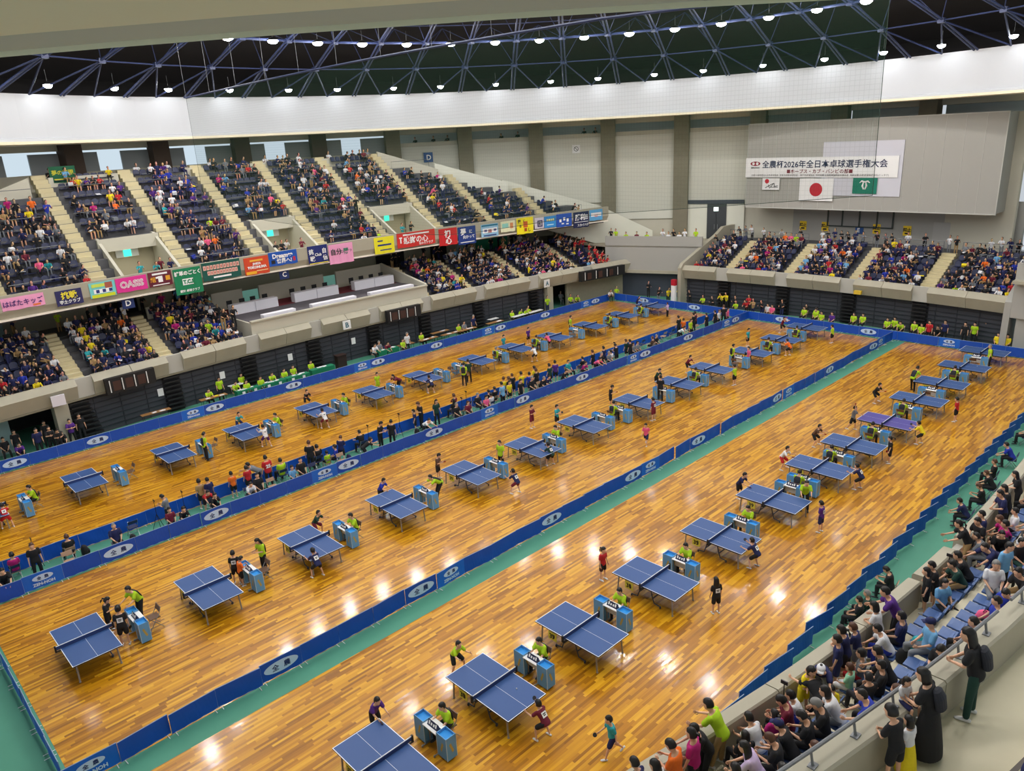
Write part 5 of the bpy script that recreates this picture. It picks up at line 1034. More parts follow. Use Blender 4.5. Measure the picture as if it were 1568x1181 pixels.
["stand",20.82,19.74,0.006,90,0.86,"yellow","shorts","black","short","child in yellow standing in the spectators' aisle, 50th from the near end","spectators in the aisle between the courts","c"],
["ready",32.59,1.89,0.006,-90,0.8,"black","shorts","black","short","child player in black shirt, left end of the tenth table, right-hand row","players of the right-hand row","p"],
["sit_lean",22.16,18.85,0.006,-90,0.9,"navy","shorts","black","short","adult in navy sitting in the spectators' aisle, 55th from the near end","spectators in the aisle between the courts","c"],
["stand",21.86,19.39,0.006,90,0.88,"black","shorts","black","brown","child in black standing in the spectators' aisle, 54th from the near end","spectators in the aisle between the courts","c"],
["lean",27.13,13.64,0.006,-90,0.8,"darkgreen","shorts","black","short","child player in dark green shirt, left end of the ninth table, middle row","players of the middle row","p"],
["sit_desk",28.69,11.78,0.006,0,0.95,"lime","trousers","black","short","umpire in lime green shirt sitting at the tenth table of the middle row","umpires of the middle row","vc"],
["stand",22.27,19.95,0.006,90,0.86,"yellow","shorts","black","short","child in yellow standing in the spectators' aisle, 56th from the near end","spectators in the aisle between the courts","c"],
["ready",17.16,24.61,0.006,90,0.8,"navy","shorts","black","short","child player in navy shirt, right end of the seventh table, left-hand row","players of the left-hand row","bp"],
["phone",-3.05,33.7,0.006,-90,0.9,"black","trousers","black","short","bystander in black standing under the near end of the left stand, 7th from the left","bystanders under the left stand","c"],
["sit_lean",23.82,18.85,0.006,-90,0.9,"black","shorts","black","short","adult in black sitting in the spectators' aisle, 58th from the near end","spectators in the aisle between the courts","c"],
["ready",10.3,29.16,0.006,-90,0.8,"black","shorts","black","short","child player in black shirt, left end of the fifth table, left-hand row","players of the left-hand row","p"],
["stand",23.27,19.52,0.006,90,0.86,"darkgreen","shorts","black","short","child in dark green standing in the spectators' aisle, 57th from the near end","spectators in the aisle between the courts","c"],
["stand",30.49,9.9,0.006,90,0.8,"lime","shorts","black","short","child player in lime green shirt, right end of the tenth table, middle row","players of the middle row","p"],
["stand",-3.97,34.21,0.006,-90,1.0,"navy","trousers","black","short","bystander in navy standing under the near end of the left stand, 4th from the left","bystanders under the left stand","c"],
["sit_lean",-4.94,34.39,0.006,-90,0.9,"purple","trousers","black","short","bystander in purple sitting under the near end of the left stand, 2nd from the left","bystanders under the left stand","c"],
["crossed",-3.33,34.19,0.006,-90,0.95,"black","trousers","black","short","bystander in black standing under the near end of the left stand, 5th from the left","bystanders under the left stand","c"],
["sit_lean",-2.81,34.25,0.006,-90,0.95,"black","trousers","black","short","bystander in black sitting under the near end of the left stand, 8th from the left","bystanders under the left stand","c"],
["stand",24.02,19.72,0.006,60,0.86,"purple","shorts","black","short","child in purple standing in the spectators' aisle, 59th from the near end","spectators in the aisle between the courts","c"],
["bend",16.07,26.73,0.006,180,0.95,"maroon","trousers","black","long","umpire in maroon shirt bending at the sixth table of the left-hand row","umpires of the left-hand row","c"],
["stand",19.62,24.17,0.006,30,0.95,"lime","trousers","black","short","umpire in lime green shirt standing at the eighth table of the left-hand row","umpires of the left-hand row","vc"],
["crossed",-2.15,34.55,0.006,-90,0.95,"purple","trousers","black","short","bystander in purple standing under the near end of the left stand, 9th from the left","bystanders under the left stand","c"],
["stand",-1.56,34.74,0.006,-90,1.02,"black","trousers","black","short","bystander in black standing under the near end of the left stand, 10th from the left","bystanders under the left stand","c"],
["stand",15.06,27.91,0.006,-90,0.8,"lime","shorts","lime","short","child player in lime green shirt, left end of the sixth table, left-hand row","players of the left-hand row",""],
["sit",-5.43,35.44,0.006,-90,0.95,"black","trousers","black","short","bystander in black sitting under the near end of the left stand, 1st from the left","bystanders under the left stand","c"],
["stand",-4.83,35.49,0.006,-90,0.9,"black","trousers","black","short","bystander in black standing under the near end of the left stand, 3rd from the left","bystanders under the left stand","c"],
["lean",35.89,0.93,0.006,-20,0.95,"lime","trousers","black","short","umpire in lime green shirt leaning at the eleventh table of the right-hand row","umpires of the right-hand row","vc"],
["sit",25.23,19.62,0.006,-90,0.95,"teal","trousers","black","brown","adult in teal sitting in the spectators' aisle, 60th from the near end","spectators in the aisle between the courts","c"],
["stand",20.34,24.5,0.006,60,0.95,"darkgreen","trousers","black","short","umpire in dark green shirt standing at the eighth table of the left-hand row","umpires of the left-hand row","c"],
["stand",-3.26,35.53,0.006,-90,0.95,"black","trousers","black","short","bystander in black standing under the near end of the left stand, 6th from the left","bystanders under the left stand","c"],
["sit_lean",26.08,19.06,0.006,-90,0.85,"magenta","shorts","black","short","child in magenta sitting in the spectators' aisle, 61st from the near end","spectators in the aisle between the courts","c"],
["bend",27.09,18.75,0.006,-90,0.85,"pink","shorts","black","short","child in pink bending in the spectators' aisle, 63rd from the near end","spectators in the aisle between the courts","c"],
["sit",26.56,19.48,0.006,90,0.9,"black","shorts","black","short","adult in black sitting in the spectators' aisle, 62nd from the near end","spectators in the aisle between the courts","c"],
["ready",31.09,13.9,0.006,-90,0.8,"maroon","shorts","black","short","child player in maroon shirt, left end of the tenth table, middle row","players of the middle row","p"],
["sit",27.87,18.85,0.006,-90,1.0,"black","trousers","black","grey","adult in black sitting in the spectators' aisle, 65th from the near end","spectators in the aisle between the courts","c"],
["stand",27.52,19.31,0.006,100,0.86,"black","shorts","black","brown","child in black standing in the spectators' aisle, 64th from the near end","spectators in the aisle between the courts","c"],
["sit_desk",38.31,-0.6,0.006,0,0.95,"lime","trousers","black","short","umpire in lime green shirt sitting at the twelfth table of the right-hand row","umpires of the right-hand row","vc"],
["sit_desk",6.2,34.67,0.006,-90,0.95,"lime","trousers","black","short","official in lime green shirt sitting below the left stand, 1st from the near end","officials below the left stand","c"],
["sit",28.7,18.84,0.006,-90,0.9,"grey","shorts","black","grey","adult in grey sitting in the spectators' aisle, 67th from the near end","spectators in the aisle between the courts","c"],
["sit",8.7,34.2,0.006,-90,0.95,"lime","trousers","black","short","official in lime green shirt sitting below the left stand, 4th from the near end","officials below the left stand","c"],
["stand",28.72,19.3,0.006,90,0.86,"navy","shorts","black","short","child in navy standing in the spectators' aisle, 66th from the near end","spectators in the aisle between the courts","c"],
["sit",29.17,19.03,0.006,90,0.85,"white","shorts","black","short","child in white sitting in the spectators' aisle, 68th from the near end","spectators in the aisle between the courts","c"],
["sit_desk",8.12,34.77,0.006,-90,0.95,"lime","trousers","black","short","official in lime green shirt sitting below the left stand, 3rd from the near end","officials below the left stand","c"],
["stand",34.0,12.14,0.006,-30,0.95,"lime","trousers","black","short","umpire in lime green shirt standing at the eleventh table of the middle row","umpires of the middle row","vc"],
["sit",9.73,34.2,0.006,-90,0.95,"lime","trousers","black","short","official in lime green shirt sitting below the left stand, 6th from the near end","officials below the left stand","c"],
["stand",7.32,35.36,0.006,-90,0.95,"lime","trousers","black","short","official in lime green shirt standing below the left stand, 2nd from the near end","officials below the left stand","c"],
["stand",34.79,11.3,0.006,150,0.8,"pink","shorts","black","short","child player in pink shirt, right end of the eleventh table, middle row","players of the middle row",""],
["phone",29.8,19.02,0.006,90,0.86,"black","shorts","black","short","child in black standing in the spectators' aisle, 69th from the near end","spectators in the aisle between the courts","c"],
["sit_desk",10.74,34.64,0.006,-90,0.95,"lime","trousers","black","short","official in lime green shirt sitting below the left stand, 7th from the near end","officials below the left stand","c"],
["sit",11.7,34.55,0.006,-90,0.95,"lime","trousers","black","short","official in lime green shirt sitting below the left stand, 8th from the near end","officials below the left stand","c"],
["stand",31.16,18.81,0.006,90,0.88,"black","shorts","black","short","child in black standing in the spectators' aisle, 71st from the near end","spectators in the aisle between the courts","c"],
["ready",26.63,24.12,0.006,90,0.8,"white","shorts","black","short","child player in white shirt, right end of the ninth table, left-hand row","players of the left-hand row","p"],
["sit",24.59,26.25,0.006,0,0.95,"lime","trousers","black","grey","umpire in lime green shirt sitting at the ninth table of the left-hand row","umpires of the left-hand row","vc"],
["sit",9.2,36.06,0.006,-90,0.95,"lime","trousers","black","short","official in lime green shirt sitting below the left stand, 5th from the near end","officials below the left stand","c"],
["stand",31.18,19.19,0.006,90,0.86,"darkgreen","shorts","black","brown","child in dark green standing in the spectators' aisle, 70th from the near end","spectators in the aisle between the courts","c"],
["sit",31.55,18.87,0.006,-90,0.9,"grey","shorts","black","short","adult in grey sitting in the spectators' aisle, 72nd from the near end","spectators in the aisle between the courts","c"],
["sit",12.55,34.82,0.006,-90,0.95,"lime","trousers","black","short","official in lime green shirt sitting below the left stand, 9th from the near end","officials below the left stand","c"],
["sit",32.05,18.85,0.006,-90,0.9,"grey","shorts","black","short","adult in grey sitting in the spectators' aisle, 73rd from the near end","spectators in the aisle between the courts","c"],
["sit",14.0,34.84,0.006,-90,0.95,"lime","trousers","black","short","official in lime green shirt sitting below the left stand, 10th from the near end","officials below the left stand","c"],
["ready",38.66,10.21,0.006,90,0.8,"orange","shorts","black","short","child player in orange shirt, right end of the twelfth table, middle row","players of the middle row","p"],
["sit_desk",37.99,11.64,0.006,0,0.95,"lime","trousers","black","short","umpire in lime green shirt sitting at the twelfth table of the middle row","umpires of the middle row","vc"],
["sit",33.94,18.85,0.006,90,0.85,"brown","shorts","black","brown","child in brown sitting in the spectators' aisle, 74th from the near end","spectators in the aisle between the courts","c"],
["stand",43.26,-1.24,0.006,120,0.95,"lime","trousers","black","grey","umpire in lime green shirt standing at the thirteenth table of the right-hand row","umpires of the right-hand row","vc"],
["sit",34.44,18.85,0.006,-90,0.9,"black","shorts","black","grey","adult in black sitting in the spectators' aisle, 75th from the near end","spectators in the aisle between the courts","c"],
["sit_desk",28.69,26.2,0.006,0,0.95,"lime","trousers","black","short","umpire in lime green shirt sitting at the tenth table of the left-hand row","umpires of the left-hand row","vc"],
["stand",27.09,28.09,0.006,-90,0.8,"teal","shorts","black","short","child player in teal shirt, left end of the ninth table, left-hand row","players of the left-hand row","p"],
["ready",29.94,25.84,0.006,90,0.8,"pink","shorts","black","short","child player in pink shirt, right end of the tenth table, left-hand row","players of the left-hand row","p"],
["sit_desk",19.55,34.85,0.006,-90,1.0,"white","trousers","black","short","official in white shirt sitting below the left stand, 11th from the near end","officials below the left stand","c"],
["stand",39.27,13.92,0.006,-90,0.8,"teal","shorts","black","short","child player in teal shirt, left end of the twelfth table, middle row","players of the middle row","p"],
["sit",20.16,35.01,0.006,-90,1.0,"grey","trousers","black","grey","official in grey shirt sitting below the left stand, 12th from the near end","officials below the left stand","c"],
["sit_lean",20.63,34.82,0.006,-90,1.0,"maroon","trousers","black","short","official in maroon shirt sitting below the left stand, 13th from the near end","officials below the left stand","c"],
["sit",21.87,34.2,0.006,-90,0.95,"lime","trousers","black","short","official in lime green shirt sitting below the left stand, 14th from the near end","officials below the left stand","c"],
["stand",22.29,34.2,0.006,-90,1.0,"white","trousers","black","grey","official in white shirt standing below the left stand, 15th from the near end","officials below the left stand","c"],
["stand",29.91,28.16,0.006,-90,0.8,"purple","shorts","black","short","child player in purple shirt, left end of the tenth table, left-hand row","players of the left-hand row","p"],
["bend",37.67,18.96,0.006,-90,0.85,"white","shorts","black","short","child in white bending in the spectators' aisle, 76th from the near end","spectators in the aisle between the courts","c"],
["sit_desk",42.24,11.58,0.006,0,0.95,"lime","trousers","black","short","umpire in lime green shirt sitting at the thirteenth table of the middle row","umpires of the middle row","vc"],
["stand",43.63,9.36,0.006,90,0.8,"lime","shorts","black","short","child player in lime green shirt, right end of the thirteenth table, middle row","players of the middle row","p"],
["stand",38.87,18.75,0.006,-90,0.9,"lime","shorts","black","short","adult in lime green standing in the spectators' aisle, 78th from the near end","spectators in the aisle between the courts","c"],
["sit",24.14,34.78,0.006,-90,0.95,"lime","trousers","black","short","official in lime green shirt sitting below the left stand, 16th from the near end","officials below the left stand","c"],
["stand",38.71,19.72,0.006,90,1.0,"black","trousers","black","short","adult in black standing in the spectators' aisle, 77th from the near end","spectators in the aisle between the courts","c"],
["sit",47.89,-1.05,0.006,180,0.97,"yellow","trousers","black","short","person in yellow sitting behind the far end barriers, 38th from the left","people behind the far end barriers","c"],
["stand",39.25,19.66,0.006,20,0.8,"orange","shorts","black","brown","child in orange standing in the spectators' aisle, 79th from the near end","spectators in the aisle between the courts","c"],
["sit",47.95,-0.47,0.006,180,0.97,"yellow","trousers","black","short","person in yellow sitting behind the far end barriers, 37th from the left","people behind the far end barriers","c"],
["stand",34.14,27.37,0.006,-60,0.95,"lime","trousers","black","short","umpire in lime green shirt standing at the eleventh table of the left-hand row","umpires of the left-hand row","vc"],
["stand",47.7,3.95,0.006,180,0.97,"red","trousers","black","short","person in red standing behind the far end barriers, 28th from the left","people behind the far end barriers","c"],
["stand",40.53,19.49,0.006,90,0.95,"black","trousers","black","short","adult in black standing in the spectators' aisle, 80th from the near end","spectators in the aisle between the courts","c"],
["stand",48.52,1.81,0.006,180,0.97,"black","trousers","black","short","person in black standing behind the far end barriers, 32nd from the left","people behind the far end barriers","c"],
["stand",41.27,18.75,0.006,90,0.9,"black","shorts","black","short","adult in black standing in the spectators' aisle, 81st from the near end","spectators in the aisle between the courts","c"],
["stand",48.79,1.27,0.006,180,0.97,"lime","trousers","black","short","person in lime green standing behind the far end barriers, 33rd from the left","people behind the far end barriers","c"],
["sit",47.92,4.55,0.006,180,0.97,"lime","trousers","black","short","person in lime green sitting behind the far end barriers, 27th from the left","people behind the far end barriers","c"],
["stand",48.38,3.1,0.006,180,0.97,"navy","trousers","black","short","person in navy standing behind the far end barriers, 31st from the left","people behind the far end barriers","c"],
["sit",27.86,34.43,0.006,-90,0.95,"lime","trousers","black","short","official in lime green shirt sitting below the left stand, 17th from the near end","officials below the left stand","c"],
["swing",44.34,13.78,0.006,-90,0.8,"maroon","shorts","black","short","child player in maroon shirt, left end of the thirteenth table, middle row","players of the middle row","p"],
["sit_lean",48.48,3.52,0.006,180,0.97,"black","trousers","black","short","person in black sitting behind the far end barriers, 29th from the left","people behind the far end barriers","c"],
["stand",49.46,0.73,0.006,180,0.97,"black","trousers","black","short","person in black standing behind the far end barriers, 34th from the left","people behind the far end barriers","c"],
["sit",49.88,-0.95,0.006,180,0.97,"grey","trousers","black","short","person in grey sitting behind the far end barriers, 40th from the left","people behind the far end barriers","c"],
["sit",28.5,34.44,0.006,-90,1.0,"grey","trousers","black","short","official in grey shirt sitting below the left stand, 18th from the near end","officials below the left stand","c"],
["stand",41.46,19.95,0.006,90,0.86,"maroon","shorts","black","short","child in maroon standing in the spectators' aisle, 82nd from the near end","spectators in the aisle between the courts","c"],
["sit",48.48,5.24,0.006,180,0.97,"lime","trousers","black","short","person in lime green sitting behind the far end barriers, 26th from the left","people behind the far end barriers","c"],
["stand",49.83,0.51,0.006,180,0.97,"lime","trousers","black","short","person in lime green standing behind the far end barriers, 35th from the left","people behind the far end barriers","c"],
["sit_lean",48.36,6.11,0.006,180,0.97,"lime","trousers","black","short","person in lime green sitting behind the far end barriers, 25th from the left","people behind the far end barriers","c"],
["sit",50.2,-0.47,0.006,180,0.97,"black","trousers","black","short","person in black sitting behind the far end barriers, 39th from the left","people behind the far end barriers","c"],
["stand",42.57,18.75,0.006,90,0.9,"black","shorts","black","short","adult in black standing in the spectators' aisle, 83rd from the near end","spectators in the aisle between the courts","c"],
["sit",50.38,-1.04,0.006,180,0.97,"lime","trousers","black","short","person in lime green sitting behind the far end barriers, 41st from the left","people behind the far end barriers","c"],
["stand",50.12,0.21,0.006,180,0.97,"lime","trousers","black","short","person in lime green standing behind the far end barriers, 36th from the left","people behind the far end barriers","c"],
["stand",29.45,34.33,0.006,-90,1.0,"navy","trousers","black","grey","official in navy shirt standing below the left stand, 19th from the near end","officials below the left stand","c"],
["sit",48.28,7.14,0.006,180,0.97,"lime","trousers","black","short","person in lime green sitting behind the far end barriers, 23rd from the left","people behind the far end barriers","c"],
["sit_desk",37.69,26.16,0.006,0,0.95,"lime","trousers","black","short","umpire in lime green shirt sitting at the twelfth table of the left-hand row","umpires of the left-hand row","vc"],
["sit",48.79,6.79,0.006,180,0.97,"lime","trousers","black","short","person in lime green sitting behind the far end barriers, 24th from the left","people behind the far end barriers","c"],
["stand",43.45,18.98,0.006,-90,0.8,"white","shorts","black","brown","child in white standing in the spectators' aisle, 84th from the near end","spectators in the aisle between the courts","c"],
["sit",50.05,4.08,0.006,180,0.97,"lime","trousers","black","short","person in lime green sitting behind the far end barriers, 30th from the left","people behind the far end barriers","c"],
["stand",43.85,18.75,0.006,40,1.02,"black","trousers","black","brown","adult in black standing in the spectators' aisle, 85th from the near end","spectators in the aisle between the courts","c"],
["sit",48.75,9.2,0.006,180,0.97,"lime","trousers","black","short","person in lime green sitting behind the far end barriers, 22nd from the left","people behind the far end barriers","c"],
["sit",47.93,11.33,0.006,180,0.97,"purple","trousers","black","short","person in purple sitting behind the far end barriers, 20th from the left","people behind the far end barriers","c"],
["sit",48.6,9.86,0.006,180,0.97,"lime","trousers","black","short","person in lime green sitting behind the far end barriers, 21st from the left","people behind the far end barriers","c"],
["sit",47.71,12.1,0.006,180,0.97,"lime","trousers","black","short","person in lime green sitting behind the far end barriers, 19th from the left","people behind the far end barriers","c"],
["stand",44.45,18.75,0.006,-90,0.8,"pink","shorts","black","short","child in pink standing in the spectators' aisle, 86th from the near end","spectators in the aisle between the courts","c"],
["sit",48.39,12.9,0.006,180,0.97,"lime","trousers","black","short","person in lime green sitting behind the far end barriers, 18th from the left","people behind the far end barriers","c"],
["sit",48.86,13.07,0.006,180,0.97,"lime","trousers","black","short","person in lime green sitting behind the far end barriers, 17th from the left","people behind the far end barriers","c"],
["sit",48.6,13.99,0.006,180,0.97,"lime","trousers","black","short","person in lime green sitting behind the far end barriers, 15th from the left","people behind the far end barriers","c"],
["sit",34.04,34.27,0.006,-90,0.95,"lime","trousers","black","short","official in lime green shirt sitting below the left stand, 20th from the near end","officials below the left stand","c"],
["sit",47.9,16.51,0.006,180,0.97,"pink","trousers","black","short","person in pink sitting behind the far end barriers, 13th from the left","people behind the far end barriers","c"],
["sit_desk",42.14,26.15,0.006,0,0.95,"lime","trousers","black","short","umpire in lime green shirt sitting at the thirteenth table of the left-hand row","umpires of the left-hand row","vc"],
["sit",48.06,16.99,0.006,180,0.97,"white","trousers","black","short","person in white sitting behind the far end barriers, 12th from the left","people behind the far end barriers","c"]]''')
CHAIRS_AT = []
SEATPM = None
for (pose, x, y, z, hd, sc, shirt, bottom, bcol, hair, label, group, flags) in PEOPLE:
    p = person(pose, (x, y, z), R(hd), sc, shirt, bottom, bcol, hair, label, group, 'b' in flags, 'vest' if 'v' in flags else ('bag' if 'k' in flags else None))
    if '2' in flags:
        J = POSED[(pose, sc < .9)]['J']; text_mesh('25', .24, PRINTW, 'jersey_number', p, frame(J['pel']+Vector((-.155, 0, .30)), (0, -1, 0), (0, 0, 1)), bold=.012)
    if 'p' in flags: paddle(p, pose, 'paddle of the ' + label.replace('child player', 'player').replace(' of the ', ', '))
    if pose in SITTING: CHAIRS_AT.append((x, y, z, hd, sc, flags, label))

# ================= chairs under the seated, desks' chairs =================
nchair = 0
def put_chair(proto, x, y, hd, sc, label, group, z=.006):
    global nchair
    o = proto if not proto.get('used') else dup(proto, (x, y, z), hd)
    proto['used'] = 1; o.location = (x, y, z); o.rotation_euler = (0, 0, hd); o.scale = (sc,)*3; tag(o, label, 'chair', group)
    if 'used' in o and o is not proto: del o['used']
CHT = make_chair(TANV, STEEL)
seat_of = {}
for x, y, z, hd, sc, fl, lb in CHAIRS_AT:
    if 'c' not in fl: continue
    ump = lb.startswith('umpire')
    put_chair(CH if ump else (CHN if (int(x*10) % 3) else CHT), x-.02, y, R(hd), sc, ('brown' if ump else ('navy' if int(x*10) % 3 else 'tan')) + ' folding chair under the ' + ' '.join(lb.split()[:11]), 'occupied folding chairs')
busy = [(a[1], a[2]) for a in PEOPLE]
for row, L_ in TABLES.items():
    for i, (x, y) in enumerate(L_):
        sg = 1 if i < SW[row] else -1; X = x+sg*2.2
        if all(math.hypot(X-a, y-b) > .55 for a, b in busy): put_chair(CH, X, y+.02, math.pi if sg > 0 else 0, 1., 'empty brown folding chair at the umpire desk, %s table, %s row' % (ORD[i], RN[row]), 'empty umpire chairs')
rnd = random.Random(3); n = 0; x = -9.4
while x < 45:
    y = 19.85 if rnd.random() < .55 else 18.75
    if all(math.hypot(x-a, y-b) > .6 for a, b in busy):
        n += 1; put_chair((CHT, CHN)[n % 2], x, y, R(90 if y > 19 else -90), 1., "empty %s folding chair in the spectators' aisle" % ('tan', 'navy')[n % 2], "empty %s aisle chairs" % ('tan', 'navy')[n % 2])
        busy.append((x, y))
    x += rnd.choice((.55, .55, 1.6, 2.3))
# ================= stadium seats =================
SEATB = mat('mid_blue_seat_shell', rgb(72, 100, 152), .45); SEATN = mat('navy_seat_shell', rgb(26, 34, 70), .5)
def seat_pieces():
    pan = MB(); pan.loft([[(x, y, z+.02*abs(y)/.22) for y in (-.22, -.12, .12, .22)] + [(x, y, z-.03) for y in (.22, -.22)] for x, z in ((-.20, .43), (-.05, .415), (.12, .44), (.20, .445))])
    back = MB(); back.loft([[(x+.03*(abs(y)/w_)**2, y, z) for y in (-w_, -w_*.55, w_*.55, w_)] + [(x-.03, y, z) for y in (w_, -w_)] for x, z, w_ in ((-.20, .44, .20), (-.25, .60, .225), (-.29, .74, .21), (-.31, .80, .13))])
    br = MB(); br.box(-.16, 0, .0, .06, .1, .40); br.box(-.05, 0, .36, .26, .34, .03)
    return pan, back, br
pan, back, br = seat_pieces()
S0 = empty('stadium_seat'); pan.build('seat_pan', SEATB, S0); back.build('backrest', SEATB, S0); br.build('bracket', BLACK, S0)
S1 = None; sused = False
def put_seat(x, y, z, hd, sc, label, group):
    global sused
    o = S0 if not sused else dup(S0, (0,0,0)); sused = True; o.location = (x, y, z); o.rotation_euler = (0,0,hd); o.scale = (sc,)*3; tag(o, label, 'seat', group)
ROWN = {2.95: 'front', 3.5: 'second', 4.05: 'third'}; taken = []
for x, y, z, hd, sc, fl, lb in CHAIRS_AT:
    if 'n' in fl and z in ROWN:
        put_seat(x-.02*math.cos(R(90)), y-.02, z, R(90), sc, 'blue stadium seat under the ' + ' '.join(lb.split()[:11]), 'occupied blue seats of the near stand'); taken.append((x, z))
blocked = [(a[1], a[2], a[3]) for a in PEOPLE if a[3] in (2.95, 3.5, 4.05)]
for z, s_ in ((2.95, 1.04), (3.5, 1.94), (4.05, 2.86)):
    x = -3.2
    while x < 22:
        y = yN(x)-s_
        if all(abs(x-a) > .50 for a, zz in taken if zz == z) and all(math.hypot(x-a, y-b) > .5 for a, b, zz in blocked if zz == z):
            put_seat(x, y, z, R(90), 1., 'empty blue stadium seat in the %s row of the near stand' % ROWN[z], 'empty blue seats, %s row of the near stand' % ROWN[z]); x += .52
        else: x += .08
# ---- the far stands: places
PL = []   # x, y, z, heading, stand
for i in range(7):
    s_, z = rows_lower(i); x = -13.6
    while x < 47.2:
        if not (VX0-.3 < x < VX1+1.3) and all(abs(x-a) > .75 for a in LA): PL.append((x, yL(x)+s_+.32, z, -90+.38*(x-17.5), 'L'))
        x += .5
for i, (s_, z) in enumerate(UR):
    x = -13.6
    while x < UX1-.3:
        if all(abs(x-a) > .8 for a in UA) and not (invom(x, s_) or invom(x-.35, s_) or invom(x+.35, s_)) and s_ <= smax(x)-(1.5 if x > 30 or x < 2 else 0): PL.append((x, yL(x)+s_+.30, z, -90+.38*(x-17.5), 'U'))
        x += .5
for i, (s_, z) in enumerate(ER):
    y = E0+.3
    while y < E1-.3:
        if all(abs(y-a) > .75 for a in (22.2, 16.7, 11., 5.4)): PL.append((xE(y)+s_+.32, y, z, 180, 'E'))
        y += .5
camp = cam.matrix_world.translation
PL.sort(key=lambda p: (Vector(p[:3])-camp).length)
LS = [p for p in PL if p[4] == 'L']
NI = 150; single = set(id(p) for p in LS[:NI]); k = 0
seatn = None
pan, back, br = seat_pieces(); S1 = empty('stadium_seat'); pan.build('seat_pan', SEATN, S1); back.build('backrest', SEATN, S1); br.build('bracket', BLACK, S1); s1 = False
rc = {}
for p in LS[:NI]:
    o = S1 if not s1 else dup(S1, (0,0,0)); s1 = True; o.location = p[:3]; o.rotation_euler = (0,0,R(p[3]))
    r_ = ORD[min(6, int(round((p[2]-2.95)/.37)))]; tag(o, 'navy stadium seat in the %s row of the lower left stand, near end' % r_, 'seat', 'navy seats, %s row of the lower left stand' % r_)
pan, back, br = seat_pieces(); unit = MB()
for q in (pan, back): unit.add(q.v, q.f)
big = MB()
for p in PL:
    if id(p) in single: continue
    big.M = Matrix.Translation(p[:3]) @ Matrix.Rotation(R(p[3]), 4, 'Z'); big.add(unit.v, unit.f)
big.M = None; tag(big.build('stadium_seats', SEATN), 'rows of navy seats filling the left stand tiers and the end stand', 'seats', None, 'stuff')
# ---- the far crowd : one object
rnd = random.Random(11)
def low_fig(sit, lean, arm):
    mb = MB(); hz = .555 if sit else .9; T = lambda x, z: Vector((x*math.cos(lean)+z*math.sin(lean), 0, hz-x*math.sin(lean)+z*math.cos(lean)))
    mb.k = 1; fw_ = T(1, 0)-T(0, 0); sd = Vector((0, 1, 0))
    _rings(mb, [(T(0, z), fw_*a, sd*b) for z, a, b in ((-.1, .10, .15), (.12, .11, .15), (.36, .12, .18), (.48, .07, .14))], 7)
    hd = T(.03, .68); mb.k = 0; mb.ell(hd, (.095, .08, .12), 7, 5); mb.tube([T(0, .46), T(.01, .6)], .055, 5, False)
    mb.k = 3; mb.ell(hd+Vector((-.025, 0, .03)), (.098, .09, .115), 7, 5)
    for s in (-1, 1):
        mb.k = 1; sh = T(0, .44)+sd*s*.18; el = sh+Vector((.10+.1*arm, s*.05, -.22)); mb.tube([sh, el], [.055, .045], 5)
        mb.k = 0; mb.tube([el, el+Vector((.2, -s*.08, -.06+.2*arm))], [.04, .03], 5)
        mb.k = 2
        if sit: mb.tube([Vector((0, s*.09, hz)), Vector((.43, s*.11, hz-.03))], [.085, .065], 5); mb.k = 0 if arm > .5 else 2; mb.tube([Vector((.43, s*.11, hz-.03)), Vector((.40, s*.11, .06))], [.055, .04], 5)
        else: mb.tube([Vector((0, s*.09, hz)), Vector((.02, s*.1, .05))], [.085, .05], 5)
    return mb
FIG = {(a, l, b): low_fig(a, R(l), b) for a in (True, False) for l in (0, 14, 30) for b in (0., .4, .9)}
TOPS = [('black', 36), ('navy', 24), ('white', 14), ('grey', 7), ('blue', 5), ('maroon', 3), ('red', 3), ('yellow', 3), ('pink', 2), ('purple', 3), ('teal', 2), ('orange', 1.5), ('skyblue', 3), ('khaki', 3), ('magenta', 1.5), ('lime', 1)]
tn, tw_ = zip(*TOPS); cv, cf, cc = [], [], []
SK, HB = rgb(214, 164, 132), rgb(26, 22, 22)
def crowd_add(x, y, z, hd, sc, sit, top, bot=None, lean=None, arm=None):
    f = FIG[(sit, lean if lean is not None else rnd.choice((0, 0, 14, 14, 30)), arm if arm is not None else rnd.choice((0., .4, .9)))]; o = len(cv)
    M_ = Matrix.Translation((x, y, z+((1-sc)*.47 if sit else 0))) @ Matrix.Rotation(R(hd), 4, 'Z') @ Matrix.Scale(sc, 4)
    cv.extend(M_ @ Vector(v) for v in f.v); bc = PAL[bot or rnd.choice(('black', 'black', 'navy', 'grey', 'khaki'))]; hb = rnd.choice((HB, HB, HB, rgb(70, 46, 34)))
    sk = tuple(v*rnd.uniform(.82, 1.1) for v in SK); pal = (sk, PAL[top], bc, hb)
    cf.extend(tuple(i+o for i in q) for q in f.f); cc.extend(pal[k] for k in f.m)
def paper(x, y, z, col, a=.3, b=.2):
    o = len(cv); t = rnd.uniform(-.5, .5); M_ = Matrix.Translation((x, y, z)) @ Matrix.Rotation(rnd.uniform(0, 3), 4, 'Z') @ Matrix.Rotation(t, 4, 'X'); h = rnd.choice((.02, .02, .22))
    cv.extend(M_ @ Vector((u*a/2, v*b/2, w_*h)) for w_ in (0, 1) for u, v in ((-1,-1),(1,-1),(1,1),(-1,1))); cf.extend(tuple(i+o for i in q) for q in ((3,2,1,0),(4,5,6,7),(0,1,5,4),(1,2,6,5),(2,3,7,6),(3,0,4,7))); cc.extend([col]*6)
def noise1(v): return .5+.5*math.sin(v*1.7+1.3*math.sin(v*.63))
